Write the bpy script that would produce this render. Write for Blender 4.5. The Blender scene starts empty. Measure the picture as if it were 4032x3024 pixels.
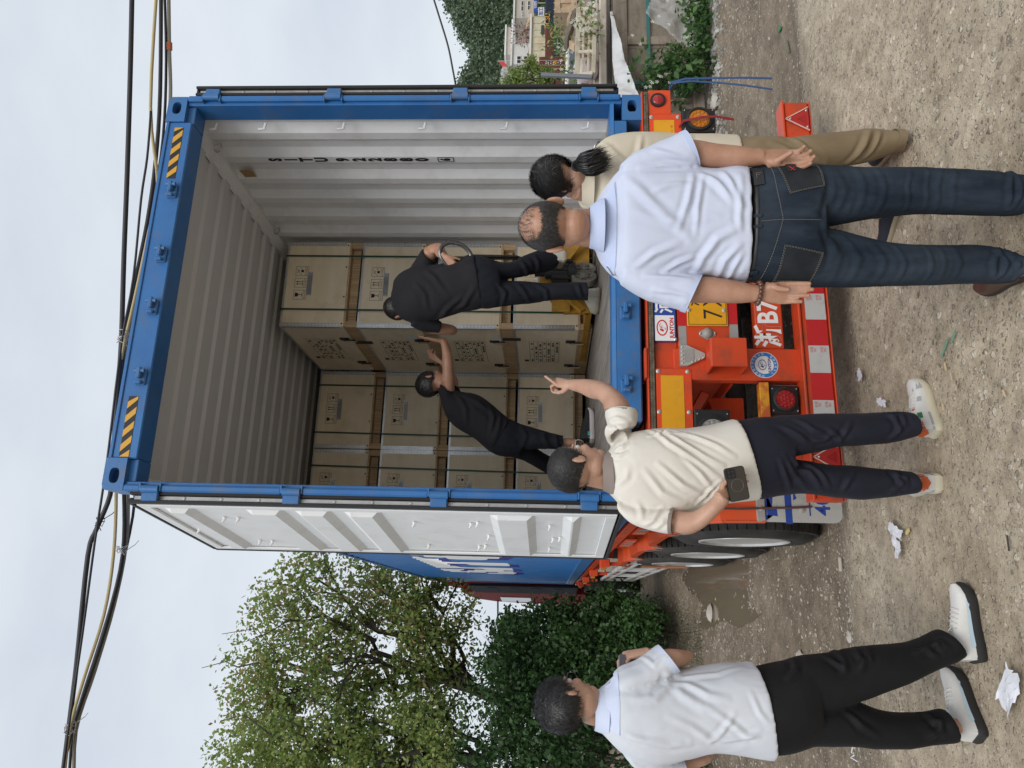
import bpy, bmesh, math, random
import numpy as np
from mathutils import Vector, Matrix
from mathutils.bvhtree import BVHTree
R = math.radians
SC = bpy.context.scene
COL = SC.collection

# ------------------------------------------------------------------ camera (the photograph was taken with the phone on its side)
cam_d = bpy.data.cameras.new('camera')
cam = bpy.data.objects.new('camera', cam_d)
COL.objects.link(cam)
cam_d.sensor_fit = 'HORIZONTAL'
cam_d.sensor_width = 36.0
cam_d.lens = 27.46
cam_d.clip_start = 0.05
cam_d.clip_end = 3000.0
cr = Vector((0.95948197, -0.28145016, 0.01342201))
cu = Vector((-0.02686001, -0.04394206, 0.99867294))
cf = Vector((0.28048687, 0.9585692, 0.04972137))
cam.matrix_world = Matrix(((-cu.x, cr.x, -cf.x, -1.788), (-cu.y, cr.y, -cf.y, -4.052), (-cu.z, cr.z, -cf.z, 1.66), (0, 0, 0, 1)))
SC.camera = cam

# ------------------------------------------------------------------ overcast sky, soft sun, exposure
SUN_EL, SUN_AZ = R(46), R(197)          # azimuth clockwise from +Y: behind the camera, a little to its left
w = bpy.data.worlds.new('World')
SC.world = w
w.use_nodes = True
nt = w.node_tree
nt.nodes.clear()
def wn(t, **k):
    n = nt.nodes.new(t)
    for a, b in k.items(): setattr(n, a, b)
    return n
out = wn('ShaderNodeOutputWorld'); bg = wn('ShaderNodeBackground')
bg.inputs['Strength'].default_value = 0.1
sky = wn('ShaderNodeTexSky', sky_type='NISHITA', sun_disc=False)
sky.sun_elevation = SUN_EL; sky.sun_rotation = SUN_AZ
sky.air_density = 1.0; sky.dust_density = 2.0
tc = wn('ShaderNodeTexCoord')
mp = wn('ShaderNodeMapping'); mp.inputs['Scale'].default_value = (1.1, 1.1, 2.6)
nz = wn('ShaderNodeTexNoise'); nz.inputs['Scale'].default_value = 1.7; nz.inputs['Detail'].default_value = 6.0; nz.inputs['Roughness'].default_value = 0.5
rp = wn('ShaderNodeValToRGB')
rp.color_ramp.elements[0].position = 0.36; rp.color_ramp.elements[0].color = (4.95, 5.45, 6.1, 1)
rp.color_ramp.elements[1].position = 0.66; rp.color_ramp.elements[1].color = (6.3, 6.65, 7.05, 1)
mx = wn('ShaderNodeMix', data_type='RGBA'); mx.inputs[0].default_value = 0.94
L = nt.links.new
L(tc.outputs['Generated'], mp.inputs['Vector']); L(mp.outputs['Vector'], nz.inputs['Vector'])
L(nz.outputs['Fac'], rp.inputs['Fac']); L(sky.outputs['Color'], mx.inputs[6]); L(rp.outputs['Color'], mx.inputs[7])
L(mx.outputs[2], bg.inputs['Color']); L(bg.outputs['Background'], out.inputs['Surface'])
sun_d = bpy.data.lights.new('sun', 'SUN'); sun_d.energy = 1.5; sun_d.angle = R(35); sun_d.color = (1.0, 0.97, 0.93)
sun = bpy.data.objects.new('sun', sun_d); COL.objects.link(sun)
sv = Vector((math.sin(SUN_AZ) * math.cos(SUN_EL), math.cos(SUN_AZ) * math.cos(SUN_EL), math.sin(SUN_EL)))
sun.rotation_euler = sv.to_track_quat('Z', 'Y').to_euler()
SC.view_settings.view_transform = 'Standard'
SC.view_settings.look = 'None'
SC.view_settings.gamma = 1.0
SC.view_settings.use_curve_mapping = False
SC.view_settings.exposure = 0.42
SC.cycles.max_bounces = 8
SC.cycles.diffuse_bounces = 5
SC.cycles.transparent_max_bounces = 12

# ------------------------------------------------------------------ helpers: materials
MATS = {}
def mat(name, col, rough=0.6, metal=0.0, col2=None, scale=8.0, detail=4.0, bump=0.0, bscale=None, contrast=(0.35, 0.65), stretch=(1, 1, 1),
        spec=0.5, dirt=None, dirt_scale=3.0, dirt_amt=0.5, coat=0.0, trans=0.0, alpha=1.0, sheen=0.0, coords='Object', rough2=None, sss=0.0, vary=0.0):
    if name in MATS: return MATS[name]
    m = bpy.data.materials.new(name); m.use_nodes = True; MATS[name] = m
    n = m.node_tree; b = n.nodes['Principled BSDF']; lk = n.links.new
    def node(t): return n.nodes.new(t)
    b.inputs['Roughness'].default_value = rough; b.inputs['Metallic'].default_value = metal
    b.inputs['Specular IOR Level'].default_value = spec
    b.inputs['Coat Weight'].default_value = coat; b.inputs['Transmission Weight'].default_value = trans
    b.inputs['Alpha'].default_value = alpha; b.inputs['Sheen Weight'].default_value = sheen
    if sss: 
        b.inputs['Subsurface Weight'].default_value = sss; b.inputs['Subsurface Radius'].default_value = (0.012, 0.005, 0.003)
    c4 = (*col, 1.0)
    t = node('ShaderNodeTexCoord'); mp = node('ShaderNodeMapping'); mp.inputs['Scale'].default_value = stretch
    vec = t.outputs[coords]
    if vary:      # every object of this stuff gets grain and tone of its own
        oi = node('ShaderNodeObjectInfo'); sc_ = node('ShaderNodeVectorMath'); sc_.operation = 'MULTIPLY_ADD'; cb = node('ShaderNodeCombineXYZ')
        for k in range(3): lk(oi.outputs['Random'], cb.inputs[k])
        lk(cb.outputs[0], sc_.inputs[0]); sc_.inputs[1].default_value = (37, 53, 71); lk(vec, sc_.inputs[2]); vec = sc_.outputs[0]
    lk(vec, mp.inputs['Vector'])
    last = None
    if col2 is not None:
        nz = node('ShaderNodeTexNoise'); nz.inputs['Scale'].default_value = scale; nz.inputs['Detail'].default_value = detail
        nz.inputs['Roughness'].default_value = 0.6
        lk(mp.outputs['Vector'], nz.inputs['Vector'])
        r = node('ShaderNodeValToRGB'); r.color_ramp.elements[0].position = contrast[0]; r.color_ramp.elements[1].position = contrast[1]
        r.color_ramp.elements[0].color = c4; r.color_ramp.elements[1].color = (*col2, 1.0)
        lk(nz.outputs['Fac'], r.inputs['Fac']); last = r.outputs['Color']
        if rough2 is not None:
            mr = node('ShaderNodeMapRange'); mr.inputs['From Min'].default_value = contrast[0]; mr.inputs['From Max'].default_value = contrast[1]
            mr.inputs['To Min'].default_value = rough; mr.inputs['To Max'].default_value = rough2
            lk(nz.outputs['Fac'], mr.inputs['Value']); lk(mr.outputs['Result'], b.inputs['Roughness'])
    if dirt is not None:
        dz = node('ShaderNodeTexNoise'); dz.inputs['Scale'].default_value = dirt_scale; dz.inputs['Detail'].default_value = 8.0; dz.inputs['Roughness'].default_value = 0.7
        lk(vec, dz.inputs['Vector'])
        dr = node('ShaderNodeMapRange'); dr.inputs['From Min'].default_value = 0.5; dr.inputs['From Max'].default_value = 0.72
        dr.inputs['To Max'].default_value = dirt_amt; lk(dz.outputs['Fac'], dr.inputs['Value'])
        mx = node('ShaderNodeMix'); mx.data_type = 'RGBA'; lk(dr.outputs['Result'], mx.inputs[0])
        if last: lk(last, mx.inputs[6])
        else: mx.inputs[6].default_value = c4
        mx.inputs[7].default_value = (*dirt, 1.0); last = mx.outputs[2]
    if vary and last:
        mr_ = node('ShaderNodeMapRange'); mr_.inputs['To Min'].default_value = 1 - vary; mr_.inputs['To Max'].default_value = 1 + vary * 0.4; lk(oi.outputs['Random'], mr_.inputs['Value'])
        hv = node('ShaderNodeHueSaturation'); lk(mr_.outputs['Result'], hv.inputs['Value']); lk(last, hv.inputs['Color']); last = hv.outputs['Color']
    if last: lk(last, b.inputs['Base Color'])
    else: b.inputs['Base Color'].default_value = c4
    if bump:
        bz = node('ShaderNodeTexNoise'); bz.inputs['Scale'].default_value = bscale or scale * 4; bz.inputs['Detail'].default_value = 5.0
        lk(mp.outputs['Vector'], bz.inputs['Vector'])
        bp = node('ShaderNodeBump'); bp.inputs['Strength'].default_value = bump; bp.inputs['Distance'].default_value = 0.01
        lk(bz.outputs['Fac'], bp.inputs['Height']); lk(bp.outputs['Normal'], b.inputs['Normal'])
    return m

# ------------------------------------------------------------------ helpers: objects
def tag(o, label=None, cat=None, group=None, kind=None):
    if label: o['label'] = label
    if cat: o['category'] = cat
    if group: o['group'] = group
    if kind: o['kind'] = kind
    return o
def thing(name, label, cat, loc=(0, 0, 0), group=None):
    o = bpy.data.objects.new(name, None); COL.objects.link(o); o.location = loc; o.empty_display_size = 0.1
    return tag(o, label, cat, group)
def origin_of(o):
    t = Vector(o.location)
    return t if o.parent is None else t + o.matrix_parent_inverse.to_translation() + origin_of(o.parent)
def link(name, me, parent=None):
    """links a mesh whose points are given in world coordinates"""
    o = bpy.data.objects.new(name, me); COL.objects.link(o)
    if parent is not None:
        o.parent = parent; o.matrix_parent_inverse = Matrix.Translation(-origin_of(parent))
    return o
def kids(o): return [c for c in bpy.data.objects if c.parent == o]
def copy_tree(o, parent=None, off=None, label=None):
    c = o.copy(); COL.objects.link(c)
    if parent is not None: c.parent = parent
    if off is not None: c.location = Vector(c.location) + Vector(off)
    if label: c['label'] = label
    for k in o.children: copy_tree(k, c)
    return c

class MB:
    """collects shapes and links them as ONE mesh object; m is the material slot of what is added next"""
    def __init__(s): s.v = []; s.f = []; s.mi = []; s.m = 0
    def add(s, vs, fs):
        o = len(s.v); s.v.extend([tuple(map(float, p)) for p in vs]); s.f.extend([tuple(i + o for i in f) for f in fs]); s.mi.extend([s.m] * len(fs)); return s
    def box(s, a, b, bev=0.0, M=None):
        """axis aligned box from corner a to corner b, edges chamfered by bev; M moves it"""
        a = np.minimum(a, b).astype(float), np.maximum(a, b).astype(float)
        lo, hi = a; bev = min(bev, 0.45 * float((hi - lo).min()))
        if bev <= 0:
            vs = [(x, y, z) for x in (lo[0], hi[0]) for y in (lo[1], hi[1]) for z in (lo[2], hi[2])]
            fs = [(0, 1, 3, 2), (4, 6, 7, 5), (0, 4, 5, 1), (2, 3, 7, 6), (0, 2, 6, 4), (1, 5, 7, 3)]
        else:
            vs = []; ix = {}
            for i in (0, 1):
                for j in (0, 1):
                    for k in (0, 1):
                        c = [(lo, hi)[i][0], (lo, hi)[j][1], (lo, hi)[k][2]]; sg = [1 - 2 * i, 1 - 2 * j, 1 - 2 * k]
                        for ax in range(3):
                            p = [c[q] + (bev * sg[q] if q != ax else 0) for q in range(3)]
                            ix[(i, j, k, ax)] = len(vs); vs.append(p)
            fs = []
            for i in (0, 1):
                q = [ix[(i, 0, 0, 0)], ix[(i, 0, 1, 0)], ix[(i, 1, 1, 0)], ix[(i, 1, 0, 0)]]; fs.append(q if i == 0 else q[::-1])
                q = [ix[(0, i, 0, 1)], ix[(1, i, 0, 1)], ix[(1, i, 1, 1)], ix[(0, i, 1, 1)]]; fs.append(q if i == 0 else q[::-1])
                q = [ix[(0, 0, i, 2)], ix[(0, 1, i, 2)], ix[(1, 1, i, 2)], ix[(1, 0, i, 2)]]; fs.append(q if i == 0 else q[::-1])
            def fix(q, nrm):
                P = [np.array(vs[t]) for t in q]; n = np.cross(P[1] - P[0], P[2] - P[0])
                return q if np.dot(n, nrm) > 0 else q[::-1]
            for i in (0, 1):
                for j in (0, 1):
                    fs.append(fix([ix[(i, j, 0, 0)], ix[(i, j, 1, 0)], ix[(i, j, 1, 1)], ix[(i, j, 0, 1)]], (2 * i - 1, 2 * j - 1, 0)))
                    fs.append(fix([ix[(i, 0, j, 0)], ix[(i, 1, j, 0)], ix[(i, 1, j, 2)], ix[(i, 0, j, 2)]], (2 * i - 1, 0, 2 * j - 1)))
                    fs.append(fix([ix[(0, i, j, 1)], ix[(1, i, j, 1)], ix[(1, i, j, 2)], ix[(0, i, j, 2)]], (0, 2 * i - 1, 2 * j - 1)))
                    for k in (0, 1):
                        fs.append(fix([ix[(i, j, k, 0)], ix[(i, j, k, 1)], ix[(i, j, k, 2)]], (2 * i - 1, 2 * j - 1, 2 * k - 1)))
        if M is not None: vs = [tuple(M @ Vector(p)) for p in vs]
        return s.add(vs, fs)
    def beam(s, p, q, w, h, bev=0.0, up=(0, 0, 1)):
        """square bar from p to q, w across and h along up"""
        p, q = Vector(p), Vector(q); d = q - p; l = d.length; d = d.normalized(); u = Vector(up)
        x = d.cross(u)
        if x.length < 1e-4: x = d.cross(Vector((0, 1, 0)))
        x.normalize(); u = x.cross(d)
        M = Matrix(((x.x, d.x, u.x, p.x), (x.y, d.y, u.y, p.y), (x.z, d.z, u.z, p.z), (0, 0, 0, 1)))
        return s.box((-w / 2, 0, -h / 2), (w / 2, l, h / 2), bev, M)
    def tube(s, pts, r, n=8, cap=True):
        """round bar along pts; r one radius or one per point"""
        P = [Vector(p) for p in pts]; rr = r if hasattr(r, '__len__') else [r] * len(P)
        vs = []; fs = []; ref = None
        for i, p in enumerate(P):
            d = (P[min(i + 1, len(P) - 1)] - P[max(i - 1, 0)]).normalized()
            if ref is None:
                ref = Vector((0, 0, 1)) if abs(d.z) < 0.9 else Vector((1, 0, 0))
            x = d.cross(ref)
            if x.length < 1e-5: x = d.cross(Vector((0.3, 1, 0.2)))
            x.normalize(); y = d.cross(x); ref = y.cross(d) if False else ref
            for k in range(n):
                a = 2 * math.pi * k / n
                vs.append(p + x * (rr[i] * math.cos(a)) + y * (rr[i] * math.sin(a)))
        for i in range(len(P) - 1):
            for k in range(n):
                fs.append((i * n + k, i * n + (k + 1) % n, (i + 1) * n + (k + 1) % n, (i + 1) * n + k))
        if cap: fs.append(tuple(range(n))); fs.append(tuple(reversed(range((len(P) - 1) * n, len(P) * n))))
        return s.add(vs, fs)
    def disc(s, c, axis, prof, n=24, x=None):
        """solid of revolution: prof is a list of (radius, distance along axis) about c"""
        a = Vector(axis).normalized(); c = Vector(c)
        x = Vector(x) if x is not None else (a.cross(Vector((0, 0, 1))) if abs(a.z) < 0.9 else a.cross(Vector((1, 0, 0))))
        x.normalize(); y = a.cross(x); vs = []; fs = []
        for r, h in prof:
            for k in range(n):
                t = 2 * math.pi * k / n
                vs.append(c + a * h + x * (r * math.cos(t)) + y * (r * math.sin(t)))
        for i in range(len(prof) - 1):
            for k in range(n):
                fs.append((i * n + k, i * n + (k + 1) % n, (i + 1) * n + (k + 1) % n, (i + 1) * n + k))
        if prof[0][0] > 1e-6: fs.append(tuple(reversed(range(n))))
        if prof[-1][0] > 1e-6: fs.append(tuple(range((len(prof) - 1) * n, len(prof) * n)))
        return s.add(vs, fs)
    def prism(s, poly, axis, a, b):
        """poly: points in the two other axes (in x,y,z order) pulled along axis from a to b"""
        n = len(poly); vs = []
        for h in (a, b):
            for p in poly:
                q = list(p); q.insert(axis, h); vs.append(q)
        fs = [tuple(range(n - 1, -1, -1)), tuple(range(n, 2 * n))] + [(i, (i + 1) % n, n + (i + 1) % n, n + i) for i in range(n)]
        return s.add(vs, fs)
    def grid(s, P, closed=False):
        """P: rows of points"""
        r, c = len(P), len(P[0]); vs = [p for row in P for p in row]
        fs = [(i * c + j, i * c + j + 1, (i + 1) * c + j + 1, (i + 1) * c + j) for i in range(r - 1) for j in range(c - 1)]
        return s.add(vs, fs)
    def mesh(s, name, mats, smooth=False):
        me = bpy.data.meshes.new(name); me.from_pydata(s.v, [], s.f)
        ms = mats if isinstance(mats, (list, tuple)) else [mats]
        for m in ms: me.materials.append(m)
        if len(ms) > 1: me.polygons.foreach_set('material_index', s.mi)
        bm = bmesh.new(); bm.from_mesh(me); bmesh.ops.recalc_face_normals(bm, faces=bm.faces); bm.to_mesh(me); bm.free()
        if smooth:
            me.polygons.foreach_set('use_smooth', [True] * len(me.polygons))
            if smooth != 'all':
                me.set_sharp_from_angle(angle=R(35))
        me.update(); return me
    def build(s, name, mats, parent=None, smooth=False):
        return link(name, s.mesh(name, mats, smooth), parent)
    def thing(s, name, mats, label, cat, group=None, kind=None, smooth=False):
        return tag(s.build(name, mats, None, smooth), label, cat, group, kind)

def bx(name, a, b, m, parent=None, bev=0.004):
    return MB().box(a, b, bev).build(name, m, parent)

def text_mesh(body, size, m, right, up, at, ext=0.001, align='CENTER', sx=1.0, bold=0.0, name='lettering', space=1.0, line=1.0):
    """flat lettering: right and up give the writing plane, at its anchor"""
    c = bpy.data.curves.new('t', 'FONT'); c.body = body; c.size = size; c.extrude = ext; c.align_x = align; c.align_y = 'CENTER'
    c.offset = bold; c.space_character = space; c.space_line = line; c.resolution_u = 3
    o = bpy.data.objects.new('t', c); COL.objects.link(o)
    me = bpy.data.meshes.new_from_object(o.evaluated_get(bpy.context.evaluated_depsgraph_get()))
    bpy.data.objects.remove(o); bpy.data.curves.remove(c)
    r, u = Vector(right).normalized(), Vector(up).normalized(); n = r.cross(u); at = Vector(at)
    me.transform(Matrix(((r.x * sx, u.x, n.x, at.x), (r.y * sx, u.y, n.y, at.y), (r.z * sx, u.z, n.z, at.z), (0, 0, 0, 1))))
    me.materials.clear(); me.materials.append(m); me.name = name
    return me
def text(body, size, m, right, up, at, parent, **k):
    nm = k.get('name', 'lettering')
    return link(nm, text_mesh(body, size, m, right, up, at, **k), parent)

# ------------------------------------------------------------------ helpers: noise in numpy
def _hash(ix, iy, iz):
    h = (ix.astype(np.int64) * 374761393 + iy.astype(np.int64) * 668265263 + iz.astype(np.int64) * 2147483647 * 3) & 0xffffffff
    h = ((h ^ (h >> 13)) * 1274126177) & 0xffffffff
    return ((h ^ (h >> 16)) & 0xffff) / 65535.0
def vnoise(P):
    P = np.asarray(P, float); i = np.floor(P); f = P - i; f = f * f * (3 - 2 * f); x, y, z = i.T; u, v, t = f.T
    r = 0
    for a in (0, 1):
        for b in (0, 1):
            for c in (0, 1):
                r = r + _hash(x + a, y + b, z + c) * (u if a else 1 - u) * (v if b else 1 - v) * (t if c else 1 - t)
    return r * 2 - 1
def fbm(P, oct=4):
    P = np.asarray(P, float); s = 0; a = 0.5
    for k in range(oct): s = s + a * vnoise(P * 2 ** k + k * 17.3); a *= 0.5
    return s

# ------------------------------------------------------------------ the ground: concrete yard, lower muddy strip under the trailer, bank at the left
def sst(a, b, x):
    t = np.clip((x - a) / (b - a), 0, 1); return t * t * (3 - 2 * t)
def bank_edge(y): return np.interp(y, [-5, 5.0, 5.45, 5.7, 6.0, 6.7, 8.3, 10, 14, 30], [30, 9, 4.0, 2.6, 1.95, 1.66, 1.55, 1.42, 1.35, 1.35])
def verge(x, y): return np.minimum((-x) - bank_edge(y), (y - 5.5) * 0.9)
def ground_z(x, y):
    x = np.asarray(x, float); y = np.asarray(y, float)
    z = -0.2 * sst(0.35, 1.25, y)
    z = z + 0.36 * sst(0.1, 2.2, verge(x, y))
    P = np.stack([x, y, 0 * x], -1)
    rough = 0.25 + 0.75 * sst(0.2, 1.2, y)
    z = z + 0.018 * fbm(P * 1.1, 3) * rough * np.exp(-np.maximum(np.hypot(x, y) - 25, 0) / 30)
    # wheel ruts at the left of the trailer
    z = z - 0.05 * np.exp(-((x + 1.9 + 0.1 * np.sin(y)) / 0.28) ** 2) * sst(0.8, 2, y) * sst(12, 8, y)
    z = z - 0.085 * np.exp(-((x + 1.30) / 0.30) ** 2 - ((y - 5.5) / 2.2) ** 2)
    return z
def gz(x, y): return float(ground_z(np.array([x]), np.array([y]))[0])
def axis(lo, hi, st, far):
    a = list(np.arange(lo, hi + 1e-6, st)); s = st; p = hi
    while p < far: s *= 1.35; p += s; a.append(p)
    s = st; p = lo
    while p > -far: s *= 1.35; p -= s; a.insert(0, p)
    return np.array(a)
gx, gy = axis(-5, 6, 0.06, 900), axis(-4.5, 10, 0.06, 900)
GX, GY = np.meshgrid(gx, gy, indexing='ij')
GZ = ground_z(GX.ravel(), GY.ravel()).reshape(GX.shape)
gP = np.stack([GX.ravel(), GY.ravel(), 0 * GX.ravel()], -1)
near = (np.abs(GX.ravel()) < 7) & (GY.ravel() < 11)
fine = np.zeros(len(gP)); fine[near] = fbm(gP[near] * 7, 3)
GZ = GZ + (0.010 * fine).reshape(GX.shape)
me = bpy.data.meshes.new('ground')
nx, ny = GX.shape
idx = np.arange(nx * ny).reshape(nx, ny)
fc = np.stack([idx[:-1, :-1], idx[1:, :-1], idx[1:, 1:], idx[:-1, 1:]], -1).reshape(-1, 4)
me.from_pydata(np.stack([GX.ravel(), GY.ravel(), GZ.ravel()], -1).tolist(), [], fc.tolist())
me.polygons.foreach_set('use_smooth', [True] * len(me.polygons))
# where the soil is mud instead of concrete (a property of the surface), with ragged edges
nn = fbm(gP * 1.3, 4)
x_, y_ = GX.ravel(), GY.ravel()
mud = sst(0.25, 0.75, y_ + 0.25 * nn) * sst(-6, 2, x_ + y_ * 3 + 6)
mud = np.maximum(mud, sst(0.15, 0.75, (-x_ - 1.0) * 0.55 + y_ * 0.9 + 0.55 * nn - 0.35))
grav = sst(0.05, 0.35, nn + 0.25 * sst(2.8, 3.6, y_) * sst(1.5, 3, x_) * 3)
for nm, arr in (('mud', mud), ('grav', grav)):
    at = me.attributes.new(nm, 'FLOAT', 'POINT'); at.data.foreach_set('value', arr.astype(np.float32))
m = bpy.data.materials.new('yard_ground'); m.use_nodes = True; n = m.node_tree; b = n.nodes['Principled BSDF']; lk = n.links.new
def nd(t, **k):
    q = n.nodes.new(t)
    for a, v in k.items(): setattr(q, a, v)
    return q
t = nd('ShaderNodeTexCoord')
def noise(sc, det=5.0, ro=0.6, st=None):
    z = nd('ShaderNodeTexNoise'); z.inputs['Scale'].default_value = sc; z.inputs['Detail'].default_value = det; z.inputs['Roughness'].default_value = ro
    lk(t.outputs['Object'], z.inputs['Vector']); return z
def ramp(src, p0, c0, p1, c1):
    r = nd('ShaderNodeValToRGB'); e = r.color_ramp.elements; e[0].position, e[1].position = p0, p1; e[0].color = (*c0, 1); e[1].color = (*c1, 1); lk(src, r.inputs['Fac']); return r
def mixc(f, a, bb, bt='MIX'):
    q = nd('ShaderNodeMix', data_type='RGBA', blend_type=bt)
    if hasattr(f, 'links'): lk(f, q.inputs[0])
    else: q.inputs[0].default_value = f
    lk(a, q.inputs[6]); lk(bb, q.inputs[7]); return q
conc = ramp(noise(1.6, 8).outputs['Fac'], 0.3, (0.44, 0.365, 0.27), 0.7, (0.55, 0.47, 0.36))
mudc = ramp(noise(2.3, 9, 0.7).outputs['Fac'], 0.32, (0.185, 0.143, 0.102), 0.7, (0.31, 0.25, 0.185))
am = nd('ShaderNodeAttribute', attribute_name='mud'); ag = nd('ShaderNodeAttribute', attribute_name='grav')
base = mixc(am.outputs['Fac'], conc.outputs['Color'], mudc.outputs['Color'])
# stones bedded in the surface: two sizes of cells, each with a colour of its own
def stones(sc, thr, lo, hi, prev, amt):
    wv = nd('ShaderNodeVectorMath', operation='ADD'); wz = noise(sc * 0.9, 2)
    sc_ = nd('ShaderNodeVectorMath', operation='SCALE'); sc_.inputs['Scale'].default_value = 0.55 / sc
    lk(wz.outputs['Color'], sc_.inputs[0]); lk(t.outputs['Object'], wv.inputs[0]); lk(sc_.outputs[0], wv.inputs[1])
    v = nd('ShaderNodeTexVoronoi', feature='F1'); v.inputs['Scale'].default_value = sc; v.inputs['Randomness'].default_value = 1.0; lk(wv.outputs[0], v.inputs['Vector'])
    rr = nd('ShaderNodeSeparateColor'); lk(v.outputs['Color'], rr.inputs[0])
    th = nd('ShaderNodeMath', operation='MULTIPLY'); lk(rr.outputs[0], th.inputs[0]); th.inputs[1].default_value = thr
    ms = nd('ShaderNodeMapRange'); ms.clamp = True; sub = nd('ShaderNodeMath', operation='SUBTRACT'); lk(th.outputs[0], sub.inputs[0]); lk(v.outputs['Distance'], sub.inputs[1])
    lk(sub.outputs[0], ms.inputs['Value']); ms.inputs['From Min'].default_value = 0.0; ms.inputs['From Max'].default_value = 0.07; ms.inputs['To Max'].default_value = amt
    col = ramp(rr.outputs[1], 0.0, lo, 1.0, hi)
    return mixc(ms.outputs['Result'], prev, col.outputs['Color']), ms
a1, s1 = stones(24, 0.50, (0.26, 0.215, 0.16), (0.76, 0.69, 0.565), base.outputs[2], 1.0)
a2, s2 = stones(52, 0.52, (0.22, 0.18, 0.13), (0.74, 0.665, 0.54), a1.outputs[2], 1.0)
a3, s3 = stones(130, 0.5, (0.16, 0.135, 0.105), (0.60, 0.55, 0.46), a2.outputs[2], 0.9)
# how many stones show: fewer where mud covers them
mz = noise(0.55, 5); mr = nd('ShaderNodeMapRange'); lk(mz.outputs['Fac'], mr.inputs['Value']); mr.inputs['From Min'].default_value = 0.36; mr.inputs['From Max'].default_value = 0.56
mr.inputs['To Min'].default_value = 0.3; mr.inputs['To Max'].default_value = 1.0
sm = nd('ShaderNodeMath', operation='MULTIPLY_ADD'); lk(am.outputs['Fac'], sm.inputs[0]); sm.inputs[1].default_value = -0.5; sm.inputs[2].default_value = 1.0; sq = nd('ShaderNodeMath', operation='MULTIPLY'); lk(sm.outputs[0], sq.inputs[0]); lk(mr.outputs['Result'], sq.inputs[1])
fin = mixc(sq.outputs[0], base.outputs[2], a3.outputs[2])
sp = ramp(noise(9, 6, 0.75).outputs['Fac'], 0.38, (0.70, 0.68, 0.66), 0.62, (1.10, 1.10, 1.09))
fin = mixc(1.0, fin.outputs[2], sp.outputs['Color'], 'MULTIPLY')
st_ = ramp(noise(0.75, 7, 0.65).outputs['Fac'], 0.40, (0.80, 0.785, 0.76), 0.60, (1.06, 1.06, 1.05)); fin = mixc(1.0, fin.outputs[2], st_.outputs['Color'], 'MULTIPLY')
lk(fin.outputs[2], b.inputs['Base Color'])
rgh = nd('ShaderNodeMapRange'); lk(noise(1.1, 4).outputs['Fac'], rgh.inputs['Value']); rgh.inputs['From Min'].default_value = 0.3; rgh.inputs['From Max'].default_value = 0.7; rgh.inputs['To Min'].default_value = 0.62; rgh.inputs['To Max'].default_value = 0.95
lk(rgh.outputs['Result'], b.inputs['Roughness']); b.inputs['Specular IOR Level'].default_value = 0.3
ad = nd('ShaderNodeMath', operation='ADD'); lk(s1.outputs[0], ad.inputs[0]); lk(s2.outputs[0], ad.inputs[1])
ad2 = nd('ShaderNodeMath', operation='ADD'); lk(ad.outputs[0], ad2.inputs[0]); lk(noise(45, 6, 0.7).outputs['Fac'], ad2.inputs[1])
bp = nd('ShaderNodeBump'); bp.inputs['Strength'].default_value = 0.8; bp.inputs['Distance'].default_value = 0.012; lk(ad2.outputs[0], bp.inputs['Height']); lk(bp.outputs['Normal'], b.inputs['Normal'])
me.materials.append(m)
tag(link('ground', me), kind='structure')

# loose chippings lying on it
M_CHIP = mat('chippings', (0.22, 0.19, 0.15), 0.9, col2=(0.52, 0.47, 0.39), scale=6, contrast=(0.3, 0.7))
rng = np.random.default_rng(4)
def pebbles(name, N, xr, yr, smin, smax, dens=None, seed=1, m=M_CHIP, flat=0.5):
    g = np.random.default_rng(seed)
    x = g.uniform(*xr, N); y = g.uniform(*yr, N)
    if dens is not None:
        k = g.uniform(0, 1, N) < dens(x, y); x, y = x[k], y[k]
    N = len(x); z = ground_z(x, y) + 0.010 * fbm(np.stack([x, y, 0 * x], -1) * 7, 3)
    s = smin + (smax - smin) * g.uniform(0, 1, N) ** 3
    ico = np.array([(0, 0, 1), (.89, 0, .45), (.28, .85, .45), (-.72, .53, .45), (-.72, -.53, .45), (.28, -.85, .45), (.72, .53, -.45), (-.28, .85, -.45), (-.89, 0, -.45), (-.28, -.85, -.45), (.72, -.53, -.45)])
    F = [(0, 1, 2), (0, 2, 3), (0, 3, 4), (0, 4, 5), (0, 5, 1), (1, 6, 2), (2, 7, 3), (3, 8, 4), (4, 9, 5), (5, 10, 1), (6, 7, 2), (7, 8, 3), (8, 9, 4), (9, 10, 5), (10, 6, 1)]
    V = ico[None] * g.uniform(0.65, 1.25, (N, 11, 1)); V = V * np.stack([g.uniform(.7, 1.3, N), g.uniform(.6, 1.0, N), g.uniform(.3, .75, N) * flat * 2 * 0.7], -1)[:, None]
    a = g.uniform(0, 6.28, N); c, s_ = np.cos(a)[:, None], np.sin(a)[:, None]
    X = V[..., 0] * c - V[..., 1] * s_; Y = V[..., 0] * s_ + V[..., 1] * c
    P = np.stack([X, Y, V[..., 2]], -1) * s[:, None, None] + np.stack([x, y, z + s * 0.1], -1)[:, None]
    fcs = (np.array(F)[None] + (np.arange(N) * 11)[:, None, None]).reshape(-1, 3)
    me = bpy.data.meshes.new(name); me.from_pydata(P.reshape(-1, 3).tolist(), [], fcs.tolist())
    me.materials.append(m); return tag(link(name, me), kind='stuff')
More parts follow.
